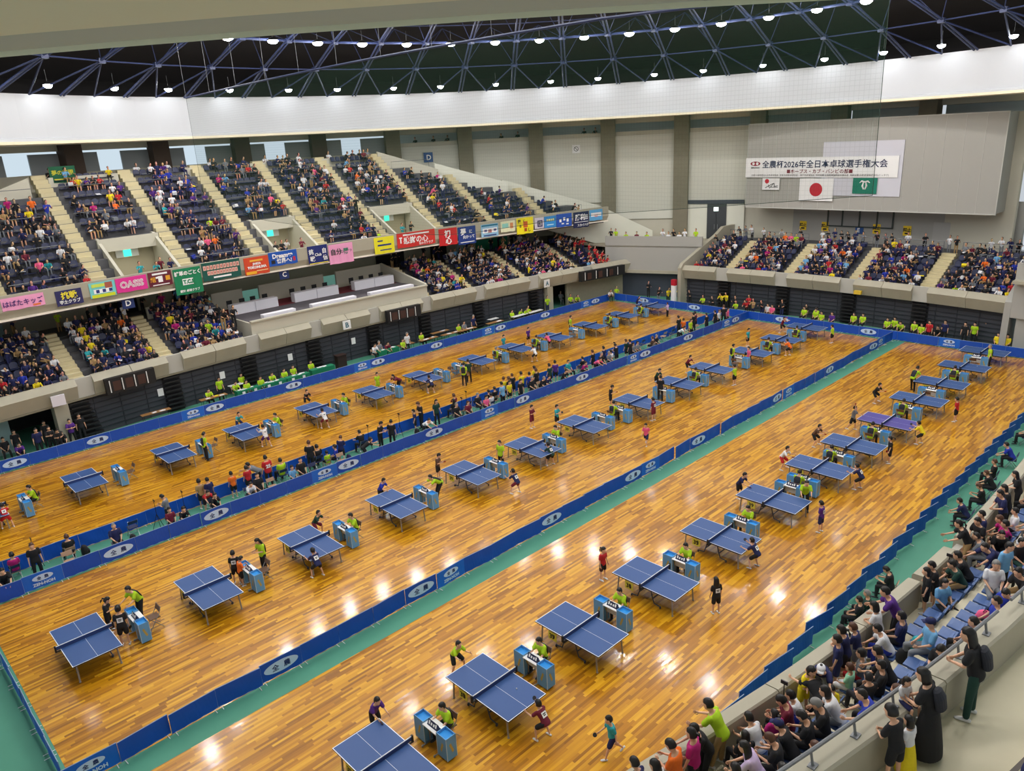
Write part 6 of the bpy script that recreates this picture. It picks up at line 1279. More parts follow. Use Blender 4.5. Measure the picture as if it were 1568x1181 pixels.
for x, y, z, hd, st in PL:
    dens = {'L': .86, 'U': .30+.44*noise1(x*.9+z*1.3), 'E': .74}[st]
    if st == 'U' and x > 30: dens = .40
    if st == 'L' and x < 0: dens = .72
    r_ = rnd.random()
    if r_ < dens:
        top = rnd.choices(tn, tw_)[0]; sit = rnd.random() < .95
        if st == 'L' and x > 45.5 and z < 4.6: top, sit = 'red', rnd.random() < .5
        if st == 'U' and 7.5 < x < 13 and z > 12: top = rnd.choice(('blue', 'navy', 'purple', 'white'))
        sc = rnd.uniform(.82, 1.0); a = R(hd); off = .0 if sit else .30
        crowd_add(x+math.cos(a)*off+rnd.uniform(-.05, .05)+(0 if st != 'E' or z > 3.1 else .1), y+math.sin(a)*off+(.1 if st == 'L' and z < 3.1 else 0), z, hd+rnd.gauss(0, 18), sc, sit, top)
        if rnd.random() < .12: paper(x+math.cos(a)*.3, y+math.sin(a)*.3, z+.62, PAL['white'])
    elif r_ < dens+.10: paper(x, y, z+.47, PAL[rnd.choice(('white', 'white', 'black', 'navy', 'blue', 'grey', 'yellow'))], .34, .26)
# standing along the gangways, at rails and in the concourse
for k in range(46):
    x = rnd.uniform(-10, 48)
    if VX0-1 < x < VX1+1: continue
    crowd_add(x, yL(x)+rnd.uniform(6.8, 9.2), 5.2, -90+rnd.gauss(0, 40), rnd.uniform(.85, 1.02), False, rnd.choices(tn, tw_)[0])
for x in (9.4, 12, 15.5, 20.3, 3.2, 26.5, 28.8, 29.4, -1.5): crowd_add(x, yL(x)+13.3+rnd.uniform(0, 1.2), 13.95, -90, 1.0, False, rnd.choice(('black', 'black', 'white', 'navy')))
for x in (4.9, 5.8, 6.6, 7.9, 14.95, 15.6, 16.4, 17.1, 26.8, 28.2): crowd_add(x if not 7.5 < x < 8.5 else 6.9, yL(x)+3.3+rnd.uniform(0, 1.8), 8.0, -90, .92, False, rnd.choice(('black', 'maroon', 'teal', 'navy', 'white')))
for y in [E0+1+.62*k for k in range(40)]:
    if rnd.random() < .55: crowd_add(xE(13)+6.95+rnd.uniform(0, .5), y, 5.25, 180+rnd.gauss(0, 15), rnd.uniform(.8, .95), False, rnd.choice(('black', 'white', 'white', 'navy', 'black', 'black', 'grey')))
for t in [.04+.055*k for k in range(17)]:
    if rnd.random() < .75: crowd_add(48.2+3.4*t+.75, 35-9.1*t+.3, 5.15, 200, .95, rnd.random() < .3, rnd.choice(('white', 'black', 'lime', 'white', 'maroon')))
for k in range(9): crowd_add(47.9+rnd.uniform(0, .8), -1.8-.9*k, 5.2, 180, 1., False, rnd.choice(('black', 'navy', 'white')))
for x in [9.2, 10.0]+[VX1+.5+.0*k for k in range(1)]: crowd_add(x, yL(x)+1.9, 4.2, -90, 1., False, rnd.choice(('white', 'black')))
for a in (37, 38.5, 48, 50.2, 58, 60, 62.5, 69, 72): crowd_add(*circ(RW+.9, R(a), 14.86), 200, .98, False, 'black')
for sit, x, y, hd, sc, top in json.loads('''[[1,35.1,34.47,-90,0.95,"lime"],[0,43.75,24.31,90,0.8,"lilac"],[0,47.93,17.46,180,0.97,"black"],[1,35.52,34.2,-90,0.95,"lime"],[0,48.8,16.08,180,0.97,"black"],[1,49.78,14.29,180,0.97,"black"],[0,47.9,18.29,180,0.97,"khaki"],[1,36.02,34.2,-90,0.95,"lime"],[0,47.7,18.79,180,0.97,"red"],[1,47.7,19.83,180,0.97,"lime"],[0,48.12,20.16,180,0.97,"black"],[0,49.11,19.37,180,0.97,"red"],[0,38.95,34.52,-120,1.0,"lime"],[1,48.47,22.62,180,0.97,"black"],[0,49.24,21.68,180,0.97,"yellow"],[1,48.19,23.49,180,0.97,"lime"],[0,49.11,22.08,180,0.97,"yellow"],[0,44.9,28.55,-90,0.8,"navy"],[0,48.45,25.05,180,0.97,"black"],[1,41.94,34.28,-120,1.0,"lime"],[1,42.54,34.02,-120,1.0,"lime"],[0,48.44,26.77,-120,1.0,"yellow"],[0,48.12,27.3,-120,1.0,"yellow"],[0,47.86,28.21,-120,1.0,"black"],[1,42.52,36.09,-120,1.0,"grey"],[1,46.2,32.89,-120,1.0,"white"],[1,47.36,32.94,-120,1.0,"lime"],[0,49.6,30.67,-120,1.0,"black"]]'''): crowd_add(x, y, .006, hd, sc, bool(sit), top)
me = bpy.data.meshes.new('spectator_crowd'); me.from_pydata([tuple(v) for v in cv], [], cf)
at = me.attributes.new('hue', 'FLOAT_COLOR', 'FACE'); flat = []
for c in cc: flat += [c[0], c[1], c[2], 1.]
at.data.foreach_set('color', flat)
CM = bpy.data.materials.new('crowd_clothes'); CM.use_nodes = True; an = CM.node_tree.nodes.new('ShaderNodeAttribute'); an.attribute_name = 'hue'; CM.node_tree.links.new(an.outputs['Color'], CM.node_tree.nodes['Principled BSDF'].inputs['Base Color']); CM.node_tree.nodes['Principled BSDF'].inputs['Roughness'].default_value = .8
me.materials.append(CM); o = bpy.data.objects.new('spectator_crowd', me); COL.objects.link(o); tag(o, 'crowd of seated and standing spectators in the left and end stands', 'crowd', None, 'stuff')
# rails across the upper tier
for (x, i) in [(a+.5, j) for a in UA for j in (1, 4, 7, 10)]:
    s_, z = UR[i]; s_ += .18
    if s_ > smax(x)-.2 or invom(x+.8, s_) or x > UX1-2: continue
    mb = MB(); y = yL(x)+s_-.3; mb.tube([(x+.15, y, z-.1), (x+.15, y, z+.62), (x+4.2, yL(x+4.2)+s_-.3, z+.62), (x+4.2, yL(x+4.2)+s_-.3, z-.1)], .022, 5); tag(mb.build('seat_rail', RAILM), 'thin grey rail before a row of seats in the upper left tier', 'railing', 'seat rails of the upper tier')

# ================= banners of the upper tier =================
def banner(x0, x1, zt, zb, col, texts=(), desc='', bars=()):
    n = 10; y_ = lambda x: yL(x)+PS-.04; w_ = x1-x0; mb = MB(); rings = []
    for i in range(n+1):
        x = x0+w_*i/n; f = .012*math.sin(i*2.1)
        rings.append([(x, y_(x)-.012+f, zb+.02*math.sin(i*1.3)), (x, y_(x)+.006+f, zb+.02*math.sin(i*1.3)), (x, y_(x)+.006, zt), (x, y_(x)-.012, zt)])
    mb.loft(rings); o = mb.build('banner', mat('banner_%d_%d_%d' % col, rgb(*col), .7)); tag(o, desc, 'banner', 'club banners on the upper tier'); cx = (x0+x1)/2
    def M_(u, v, d=.05):
        x = x0+w_*u; sl = (y_(x1)-y_(x0))/w_; return frame((x, y_(x)-d, zb+(zt-zb)*v), (1, sl, 0), (0, 0, 1))
    for t, u, v, size, c, bold in texts: text_mesh(t, size, mat('ink_%d_%d_%d' % c, rgb(*c), .6), 'lettering', o, M_(u, v), bold=bold)
    for u, v, bw, bh, c in bars:
        m2 = MB(); m2.M = M_(u, v, .03); m2.add([(-bw/2, -bh/2, 0), (bw/2, -bh/2, 0), (bw/2, bh/2, 0), (-bw/2, bh/2, 0)], [(0,1,2,3)]); m2.build('printed_shape', mat('ink_%d_%d_%d' % c, rgb(*c), .6), o)
    return o
W_, K_, Y_, N_ = (244, 244, 244), (24, 24, 30), (240, 222, 60), (30, 50, 120)
banner(-3.6, -1.35, 8.82, 8.1, (240, 160, 200), [('はばたキッズ', .5, .52, .36, (70, 30, 110), .008)], 'pink banner with dark purple Japanese lettering, leftmost on the parapet', [(.8, .15, .4, .1, (236, 120, 60))])
banner(-.75, .75, 8.72, 7.8, (42, 40, 92), [('挑戦', .5, .66, .46, Y_, .012), ('宇土クラブ', .5, .25, .24, W_, .006)], 'navy banner with yellow and white Japanese lettering')
banner(1.2, 2.75, 8.85, 7.9, (120, 206, 208), [], 'pale teal and yellow printed banner near the pink ones', [(.5, .12, 1.4, .2, (214, 222, 40)), (.35, .8, .8, .2, (206, 224, 90)), (.75, .75, .45, .36, (170, 90, 70)), (.5, .42, 1.1, .26, W_), (.3, .42, .2, .2, N_), (.55, .42, .2, .2, N_), (.8, .42, .2, .2, N_)])
banner(2.8, 4.75, 8.86, 7.95, (226, 50, 150), [('OASIS', .5, .52, .56, W_, .03), ('OASIS', .5, .52, .56, (226, 70, 160), .004)], 'hot pink banner with white bubble lettering')
banner(4.85, 6.4, 8.9, 7.95, (104, 26, 46), [('組', .18, .5, .36, (226, 160, 40), .01)], 'maroon banner with white figure and gold marks', [(.5, .85, 1., .12, W_), (.5, .48, .3, .4, W_), (.42, .6, .35, .12, W_), (.82, .5, .3, .3, (226, 160, 40)), (.5, .1, 1.1, .06, W_)])
banner(6.5, 8.4, 8.84, 7.1, (14, 128, 84), [('雑草のごとく', .5, .82, .31, W_, .012), ('T.C.S.', .52, .48, .34, (14, 128, 84), .02), ('愛知 卓球クラブ', .5, .14, .19, W_, .005)], 'tall green banner with white Japanese lettering and round emblem', [(.48, .48, .75, .42, W_)])
banner(8.5, 11.3, 8.95, 7.7, (16, 84, 74), [], 'dark green banner with two rows of pink outlined characters', [(.07+.087*i, .72, .2, .3, (240, 190, 176)) for i in range(11)] + [(.16+.08*i, .42, .2, .28, (240, 190, 176)) for i in range(10)] + [(.07+.087*i, .72, .1, .16, (196, 70, 60)) for i in range(11)] + [(.16+.08*i, .42, .1, .14, (196, 70, 60)) for i in range(10)] + [(.5, .16, 1.3, .12, W_)])
banner(11.6, 13.5, 8.84, 7.6, (214, 72, 34), [('JINEZA', .5, .6, .2, W_, .01), ('TOKONUMA', .5, .42, .25, W_, .012)], 'orange banner with white lettering and yellow lower edge', [(.5, .8, 1., .13, (240, 180, 60)), (.25, .12, .8, .2, (244, 180, 40)), (.7, .2, .9, .06, (250, 220, 160))])
banner(13.55, 15.85, 8.96, 7.95, (24, 84, 180), [('Dream∞', .48, .7, .44, W_, .018), ('世界へ!', .52, .32, .38, W_, .012)], 'blue banner reading Dream in white', [(.88, .35, .2, .3, (190, 40, 70)), (.14, .3, .3, .25, K_)])
banner(16.75, 18.45, 8.98, 7.62, (24, 38, 110), [('挑', .16, .68, .42, W_, .01), ('戦', .2, .3, .42, W_, .01), ('Club', .5, .5, .3, W_, .008), ('自', .82, .68, .42, W_, .01), ('信', .84, .3, .42, W_, .01)], 'navy banner with large white characters and yellow hem', [(.5, .03, 1.6, .06, Y_)])
banner(18.55, 20.7, 8.85, 7.35, (238, 160, 200), [('自分', .3, .62, .5, (40, 60, 50), .012), ('に', .52, .6, .25, (40, 60, 50), .004), ('勝', .7, .6, .5, (20, 120, 90), .012), ('つ', .88, .6, .25, (40, 60, 50), .004)], 'pale pink banner with dark and green brush characters')
banner(22.7, 24.6, 8.88, 7.55, (236, 226, 36), [], 'yellow banner with small blue lettering, left of the long red one', [(.3, .78, .5, .1, N_), (.5, .52, 1.3, .13, N_), (.55, .22, 1.1, .09, N_)])
banner(24.9, 28.7, 8.97, 7.75, (206, 44, 38), [('感謝の心', .48, .48, .62, W_, .012), ('名わらクラブ', .74, .16, .24, W_, .005)], 'long red banner with white Japanese lettering', [(.5, .84, 2.6, .12, W_), (.09, .5, .12, .45, W_), (.09, .68, .3, .1, W_)])
banner(29.1, 31., 8.84, 7.4, (200, 30, 36), [('初', .45, .68, .66, W_, .02), ('心', .5, .28, .66, W_, .02)], 'red banner with two large white characters')
banner(31.1, 33., 8.78, 7.25, (26, 56, 132), [('夢', .28, .72, .62, W_, .014), ('に', .7, .7, .36, W_, .006), ('向かって', .58, .42, .32, W_, .006)], 'navy banner with white vertical characters right of the red pair', [(.5, .12, 1.5, .07, W_)])
banner(33.6, 35.5, 8.72, 7.6, (150, 196, 226), [], 'light blue and white printed banner with red centre', [(.5, .9, 1.8, .14, (30, 110, 140)), (.5, .5, 1.6, .4, W_), (.5, .45, .4, .3, (200, 60, 70)), (.25, .5, .3, .2, (90, 90, 150)), (.8, .5, .3, .2, (90, 90, 150)), (.5, .12, 1.4, .1, N_)])
banner(35.8, 37.4, 8.76, 7.8, (226, 226, 190), [], 'pale cream printed banner left of the yellow one', [(.3, .6, .7, .4, (150, 214, 200)), (.75, .55, .35, .5, (214, 140, 90))])
banner(37.6, 39.5, 8.88, 7.4, (240, 224, 24), [('強', .15, .8, .36, K_, .01), ('く', .42, .8, .3, K_, .008), ('る', .2, .5, .3, K_, .008), ('し', .75, .22, .36, K_, .008)], 'yellow banner with black characters and an orange round shape', [(.52, .58, .5, .55, (206, 96, 34)), (.52, .25, .3, .3, (170, 70, 30))])
banner(39.7, 40.75, 8.7, 7.7, (214, 206, 220), [], 'white banner with navy ring, narrowest of the row', [(.55, .45, .6, .6, (60, 44, 100)), (.55, .45, .38, .4, W_), (.55, .45, .2, .24, (60, 44, 100))])
banner(40.8, 42.2, 8.72, 7.65, (54, 142, 214), [], 'bright blue banner with pale yellow marks', [(.25+.17*i, .66, .16, .22, (226, 224, 130)) for i in range(4)] + [(.5, .25, .8, .1, (180, 220, 240))])
banner(42.25, 44.1, 8.78, 7.55, (36, 82, 180), [], 'royal blue banner with scattered white characters', [(.25, .5, .25, .3, W_), (.5, .6, .25, .3, W_), (.72, .48, .25, .3, W_), (.4, .25, .3, .12, W_), (.7, .2, .3, .12, W_)])
banner(44.3, 46.2, 8.76, 7.25, (24, 34, 78), [('勝利!!', .5, .66, .62, W_, .02), ('スカイハヅ', .6, .17, .28, W_, .006)], 'dark navy banner with large white characters, second from right', [(.5, .36, 1.7, .05, W_)])
banner(46.3, 47.9, 8.8, 7.75, (96, 170, 222), [], 'light blue and white banner with a red mark, rightmost of the row', [(.5, .55, 1.3, .36, W_), (.5, .45, .4, .24, (214, 90, 90))])
fl_ = MB(); x0, x1 = 2.95, 4.62; y = yL(3.8)+12.15; fl_.box((x0+x1)/2, y, 14.62, x1-x0, .03, 1.1); f = fl_.build('flag', mat('dark_green_flag', rgb(12, 92, 60), .7)); tag(f, 'dark green flag with yellow script at the top left of the left stand', 'flag')
text_mesh('夢の実現', .46, mat('ink_yellow', rgb(196, 190, 40), .6), 'lettering', f, frame(((x0+x1)/2, y-.03, 15.3), (1,0,0), (0,0,1)), bold=.01, width=1.4); mb = MB(); mb.box((x0+x1)/2, y-.025, 14.8, 1.2, .01, .09); mb.build('lettering_line', mat('ink_yellow', (0,0,0)), f)

# ================= end wall: banner, flags, posters =================
XB = PX-.16
def hang(name, y0, y1, z0, z1, M_, label, cat, x=XB, th=.03): return tag(MB().box(x, (y0+y1)/2, z0, th, y1-y0, z1-z0).build(name, M_), label, cat)
def onE(y, z, x=XB, d=.03): return frame((x-.015-d, y, z), (0, -1, 0), (0, 0, 1))
ban = hang('event_banner', 10.12, 23.82, 11.29, 13.03, WHITE, 'long white event banner with navy Japanese title on the grey panel', 'banner')
text_mesh('全農杯2026年全日本卓球選手権大会', 1., mat('title_navy', rgb(36, 44, 84), .6), 'lettering', ban, onE(16.55, 12.45), width=11.2, bold=.012)
text_mesh('■ホープス・カブ・バンビの部■', .5, mat('title_maroon', rgb(120, 30, 52), .6), 'lettering', ban, onE(16.75, 11.83), width=5.9, bold=.006)
text_mesh('主催:公益財団法人日本卓球協会  主管:兵庫県卓球協会・神戸市卓球協会  特別協賛:全国農業協同組合連合会  用具協賛:日本卓球株式会社(ニッタク)', .2, PRINTK, 'lettering', ban, onE(17., 11.48), width=12.4)
mb = MB(); mb.disc((XB-.03, 22.85, 12.52), .5, .2, 28, 'x'); e = mb.build('logo_oval', mat('logo_crimson', rgb(150, 24, 56), .6), ban)
for dy in (-.19, .19): MB().disc((XB-.04, 22.85+dy, 12.52), .13, .13, 18, 'x').build('logo_disc', WHITE, e)
text_mesh('ZEN-NOH', .26, PRINTK, 'lettering', ban, onE(22.85, 12.16), width=.85, bold=.006)
hang('projection_screen', 9.84, 16.52, 9.75, 14.25, mat('pale_lilac_screen', rgb(206, 206, 216), .8), 'pale lilac projection screen on the grey panel behind the banner', 'screen', PX-.06, .06)
f1 = hang('flag', 20.37, 22.06, 10.18, 11.22, WHITE, 'small white flag with red disc and dark strokes, leftmost under the banner', 'flag'); MB().disc((XB-.03, 21.6, 10.95), .21, .21, 28, 'x').build('red_disc', mat('flag_red', rgb(190, 20, 46), .6), f1)
mb = MB()
for a, b in (((21.75, 10.35), (21.0, 10.75)), ((21.45, 10.65), (21.3, 10.3)), ((21.2, 10.45), (20.9, 10.8)), ((20.9, 10.8), (20.85, 10.45)), ((20.8, 10.5), (20.5, 10.55)), ((21.3, 10.42), (20.5, 10.42))):
    dy, dz = b[0]-a[0], b[1]-a[1]; l = math.hypot(dy, dz); ny, nz = -dz/l*.028, dy/l*.028; mb.add([(XB-.025, a[0]+ny, a[1]+nz), (XB-.025, b[0]+ny, b[1]+nz), (XB-.025, b[0]-ny, b[1]-nz), (XB-.025, a[0]-ny, a[1]-nz)], [(0,1,2,3)])
mb.build('flag_strokes', PRINTK, f1)
f2 = hang('flag', 15.36, 18.43, 9.28, 11.21, WHITE, 'large white national flag with a crimson disc', 'flag'); MB().disc((XB-.03, 16.9, 10.25), .58, .58, 40, 'x').build('red_disc', mat('flag_red', (0,0,0)), f2)
f3 = hang('flag', 11.68, 13.7, 9.96, 11.26, mat('teal_green_flag', rgb(0, 118, 96), .6), 'teal green flag with a white crest, right under the banner', 'flag')
mb = MB(); X_ = XB-.03
for s in (-1, 1): mb.tube([(X_, 12.7, 10.93), (X_, 12.7+s*.25, 11.0), (X_, 12.7+s*.42, 10.86)], [.07, .08, .03], 6); mb.tube([(X_, 12.7+s*.1, 10.9), (X_, 12.7+s*.17, 10.6), (X_, 12.7+s*.06, 10.33)], [.05, .085, .05], 6)
mb.build('white_crest', WHITE, f3)
YP = mat('yellow_poster', rgb(244, 206, 36), .6)
for k, (y, z) in enumerate(((23.87, 6.6), (21.61, 6.55), (19.52, 6.6), (17.38, 6.6), (12.69, 6.6), (10.11, 6.56), (5.94, 6.5))):
    o = tag(MB().box(WX-.06, y, z-.42, .03, .66, .84).build('poster', YP), 'yellow poster with bold black characters on the end wall, %s from the left' % ORD[k], 'poster', 'yellow posters on the end wall')
    text_mesh('禁止', .34, PRINTK, 'lettering', o, onE(y, z+.08, WX-.06), bold=.012); mb = MB(); mb.box(WX-.085, y, z-.3, .01, .34, .14); mb.build('printed_shape', PRINTK, o)
o = tag(MB().box(WX-.06, 14.2, 6.1, .05, .72, .62).build('block_sign', mat('sign_blue', rgb(40, 84, 150), .5)), 'blue square sign with a white letter E on the end wall', 'sign'); text_mesh('E', .5, PRINTW, 'lettering', o, onE(14.25, 6.42, WX-.07), bold=.012)
for y, lb in ((24.9, 'left end'), (3.6, 'right end')):
    o = tag(MB().box(WX-.03, y, 5.9, .06, 1.15, 1.15).build('notice_board', WHITE), 'white notice board with blue header at the %s of the end wall' % lb, 'sign'); MB().box(WX-.07, y, 6.85, .02, 1.15, .2).build('header', mat('sign_blue', (0,0,0)), o); MB().box(WX-.07, y, 6.15, .02, .6, .42).build('printed_block', mat('faded_red_print', rgb(190, 120, 124), .6), o)
o = tag(MB().box(17.9, yL(17.9)-.12, 2.72, .66, .08, .66).build('block_sign', WHITE), 'white square sign lettered B on the left stand parapet', 'sign'); text_mesh('B', .56, mat('sign_teal', rgb(60, 110, 130), .6), 'lettering', o, frame((17.9, yL(17.9)-.18, 3.05), (1,0,0), (0,0,1)), bold=.014)
o = tag(MB().box(38.65, yL(38.65)-.12, 2.6, .68, .08, .68).build('block_sign', WHITE), 'white square sign lettered A near the far end of the left stand', 'sign'); text_mesh('A', .56, mat('sign_teal', (0,0,0)), 'lettering', o, frame((38.65, yL(38.65)-.18, 2.95), (1,0,0), (0,0,1)), bold=.014)
for x, l in ((3.4, 'D'), (14.75, 'C')):
    o = tag(MB().box(x, yL(x)+2.62, 6.85, .75, .06, .68).build('block_sign', PRINTN), 'navy square sign lettered %s hanging under the upper tier banners' % l, 'sign'); text_mesh(l, .5, PRINTW, 'lettering', o, frame((x, yL(x)+2.56, 7.2), (1,0,0), (0,0,1)), bold=.012)
o = tag(MB().box(-2.45, yL(-2.45)-.14, 2.62, .72, .12, .62).build('block_sign', mat('pale_lilac_board', rgb(226, 222, 232), .5)), 'pale blank square board on the left stand parapet near the camera end', 'sign')
c = Vector(circ(RW-.35, PA[8]-R(5), 13.9)); d = Vector((math.sin(PA[8]), -math.cos(PA[8]), 0))
o = tag(MB().box(c.x-.1, c.y-.1, 14.0, .08, .95, .95, PA[8]).build('block_sign', mat('sign_blue', (0,0,0))), 'blue square sign lettered D high on the back wall', 'sign'); text_mesh('D', .7, PRINTW, 'lettering', o, frame(c-Vector((math.cos(PA[8]), math.sin(PA[8]), 0))*.25+Vector((-.1, -.1, .57)), d, (0,0,1)), bold=.016)
for p, dr, lb in (((49.0, 36.9, 14.4), (.62, -.78), 'high on the back wall'), ((49.8, yL(49.8)+4.1, 7.5), (1, -.5), 'on the white raking wall')):
    e = Vector((dr[0], dr[1], 0)).normalized(); nn = Vector((e.y, -e.x, 0)); nn = -nn if nn.dot(Vector((CX, CY, 0))-Vector(p)) < 0 else nn
    if 'high' in lb: p = Vector(circ(RW-.5, R(39.7), 14.1)); e = Vector((math.sin(R(40)), -math.cos(R(40)), 0)); nn = Vector((-math.cos(R(40)), -math.sin(R(40)), 0))
    p = Vector(p); rz = math.atan2(e.y, e.x); o = tag(MB().box(p.x, p.y, p.z, .8, .06, .8, rz).build('no_smoking_sign', WHITE), 'white square no smoking sign ' + lb, 'sign')
    mb = MB(); q = p+nn*.05+Vector((0, 0, .4)); ring = []
    for r_ in (.24, .19): ring.append([q+e*r_*math.cos(2*math.pi*k/24)+Vector((0, 0, 1))*r_*math.sin(2*math.pi*k/24) for k in range(25)])
    mb.loft(ring, cap=False, close=False); mb.add([q+e*(-.15)+Vector((0, 0, .17)), q+e*(-.18)+Vector((0, 0, .13)), q+e*.15-Vector((0, 0, .17)), q+e*.18-Vector((0, 0, .13))], [(0,1,2,3)]); mb.build('ring_mark', PRINTK, o)
o = tag(MB().box(49.05, 9.9, 2.75, .3, .55, .28).build('yellow_box', mat('yellow_plastic', rgb(226, 190, 60), .5)), 'small yellow box on the parapet of the end stand', 'box'); MB().box(48.9, 9.9, 2.98, .02, .56, .06).build('lid', mat('yellow_plastic', (0,0,0)), o)
pn = empty('pennant_stand', (47.75, 26.4, .0)); MB().box(0, 0, .006, .3, .42, 2.0).build('white_column', WHITE, pn); MB().box(0, 0, 2.006, .32, .44, .55).build('red_top', mat('flag_red', (0,0,0)), pn); tag(pn, 'tall white advertising column with red top in the far left corner', 'column stand')

# ================= loudspeaker bays, netting, platform furniture =================
for a, b, lb in ((.2, 3.2, 'near end'), (21.5, 24.7, 'middle'), (42.6, 48., 'far end')):
    e = empty('loudspeaker_bay', ((a+b)/2, yL((a+b)/2)-.12, 2.5)); mb = MB(); w_ = b-a; dy = (yL(b)-yL(a))
    mb.add([(-w_/2, -dy/2-.28, 0), (w_/2, dy/2-.28, 0), (w_/2, dy/2+.1, 0), (-w_/2, -dy/2+.1, 0), (-w_/2, -dy/2-.28, .95), (w_/2, dy/2-.28, .95), (w_/2, dy/2+.1, .95), (-w_/2, -dy/2+.1, .95)], [(3,2,1,0),(4,5,6,7),(0,1,5,4),(1,2,6,5),(2,3,7,6),(3,0,4,7)]); mb.build('recess_shade_box', BLACK, e)  # black box stands in for the shade inside the recessed bay
    for k in range(4):
        x = -w_/2+w_*(k+.3)/4; MB().tube([(x, dy*x/w_-.3, .1), (x, dy*x/w_-.3, .85)], .03, 6).build('pale_bar', WHITE, e)
        if k < 3: MB().box(x+w_/8, dy*(x+w_/8)/w_-.29, .15, w_*.17, .02, .6).build('brown_grille', mat('brown_grille', rgb(70, 44, 36), .8), e)
    tag(e, 'dark loudspeaker bay of the left stand parapet, %s' % lb, 'loudspeaker')
NM = bpy.data.materials.new('green_safety_net'); NM.use_nodes = True; nt = NM.node_tree; b = nt.nodes['Principled BSDF']; b.inputs['Base Color'].default_value = (*rgb(28, 66, 44), 1); b.inputs['Roughness'].default_value = .9
tc = nt.nodes.new('ShaderNodeTexCoord'); sp = nt.nodes.new('ShaderNodeSeparateXYZ'); nt.links.new(tc.outputs['Object'], sp.inputs[0]); outs = []
for ax in (1, 2):
    a = nt.nodes.new('ShaderNodeMath'); a.operation = 'MULTIPLY'; a.inputs[1].default_value = 1/.12; nt.links.new(sp.outputs[ax], a.inputs[0]); f = nt.nodes.new('ShaderNodeMath'); f.operation = 'FRACT'; nt.links.new(a.outputs[0], f.inputs[0]); g = nt.nodes.new('ShaderNodeMath'); g.operation = 'LESS_THAN'; g.inputs[1].default_value = .10; nt.links.new(f.outputs[0], g.inputs[0]); outs.append(g)
mx = nt.nodes.new('ShaderNodeMath'); mx.operation = 'MAXIMUM'; nt.links.new(outs[0].outputs[0], mx.inputs[0]); nt.links.new(outs[1].outputs[0], mx.inputs[1]); al = nt.nodes.new('ShaderNodeMath'); al.operation = 'MULTIPLY_ADD'; al.inputs[1].default_value = .10; al.inputs[2].default_value = .19; nt.links.new(mx.outputs[0], al.inputs[0]); nt.links.new(al.outputs[0], b.inputs['Alpha'])
mb = MB(); n = 24; vs = []; fs = []
for i in range(n+1):
    y = 34.3-40.7*i/n; t = i/n; zb = 12.9-.7*math.sin(math.pi*min(1, t*1.3)) + (1.4*max(0, t-.6)/.4); zt = 19.3+.25*math.sin(math.pi*t)-.4*max(0, t-.8)*3
    vs += [(8+.1*math.sin(i*1.1), y, zb), (8, y, zt)]
for i in range(n): fs.append((2*i, 2*i+2, 2*i+3, 2*i+1))
mb.add(vs, fs); e = empty('safety_net', (0,0,0)); mb.build('net_mesh', NM, e)
MB().tube([vs[2*i+1] for i in range(n+1)], .05, 6).build('top_track', TRUSS, e); MB().tube([vs[2*i] for i in range(n+1)], .008, 5).build('hem_rope', mat('dark_net_rope', rgb(40, 60, 48), .8), e)
for q in (0, n): MB().tube([vs[2*q], vs[2*q+1]], .008, 5).build('edge_rope', mat('dark_net_rope', (0,0,0)), e)
mb = MB()
for i in range(0, n+1, 2): mb.tube([vs[2*i+1], Vector(vs[2*i+1])+Vector((0, 0, 5.5))], .012, 4)
mb.build('hanger', RAILM, e); tag(e, 'raised green safety net hanging across the hall below the roof truss', 'net')
WCL = mat('white_table_cloth', rgb(238, 236, 244), .7)
def draped(name, x, y, z, L_, D_, H_, M_, rz, label, cat, group=None, n=1):
    o = empty(name, (x, y, z), rz)
    MB().box(0, 0, 0, L_, D_, H_).build('cloth_cover', M_, o, bevel=.02); return tag(o, label, cat, group)
for k, (a, b) in enumerate(((11.0, 14.8), (16.2, 20.2), (21.7, 25.6))):
    for j in (0, 1):
        x = a+(b-a)*(.25+.5*j); sl = math.atan(-.0066*(x-17.5)); draped('draped_table', x, yL(x)+4.6, 4.566, (b-a)/2-.04, .62, .74, WCL, sl, 'white draped table on the platform, %s from the left in the back row' % ORD[2*k+j], 'table', 'white tables of the platform')
        for c_ in range(2):
            q = empty('seminar_chair', (x-.5+c_, yL(x)+5.35, 4.566), R(-90)); MB().box(0, 0, .42, .42, .44, .05).build('seat', BLACK, q); MB().box(-.2, 0, .5, .05, .42, .40).build('backrest', BLACK, q)
            mb = MB()
            for u in (-.18, .18):
                for v in (-.18, .18): mb.tube([(u, v, 0), (u, v, .43)], .014, 5)
            mb.build('leg_frame', STEEL, q); tag(q, 'dark chair behind the white draped tables of the platform', 'chair', 'dark platform chairs')
for k, (a, b) in enumerate(((11.9, 14.5), (15.9, 19.8), (21.1, 25.3))): x = (a+b)/2; draped('draped_bench', x, yL(x)+1.35, 4.566, b-a, .5, .28, WCL, math.atan(-.0066*(x-17.5)), 'low white draped bench on the platform edge, %s from the left' % ORD[k], 'bench', 'low white benches')
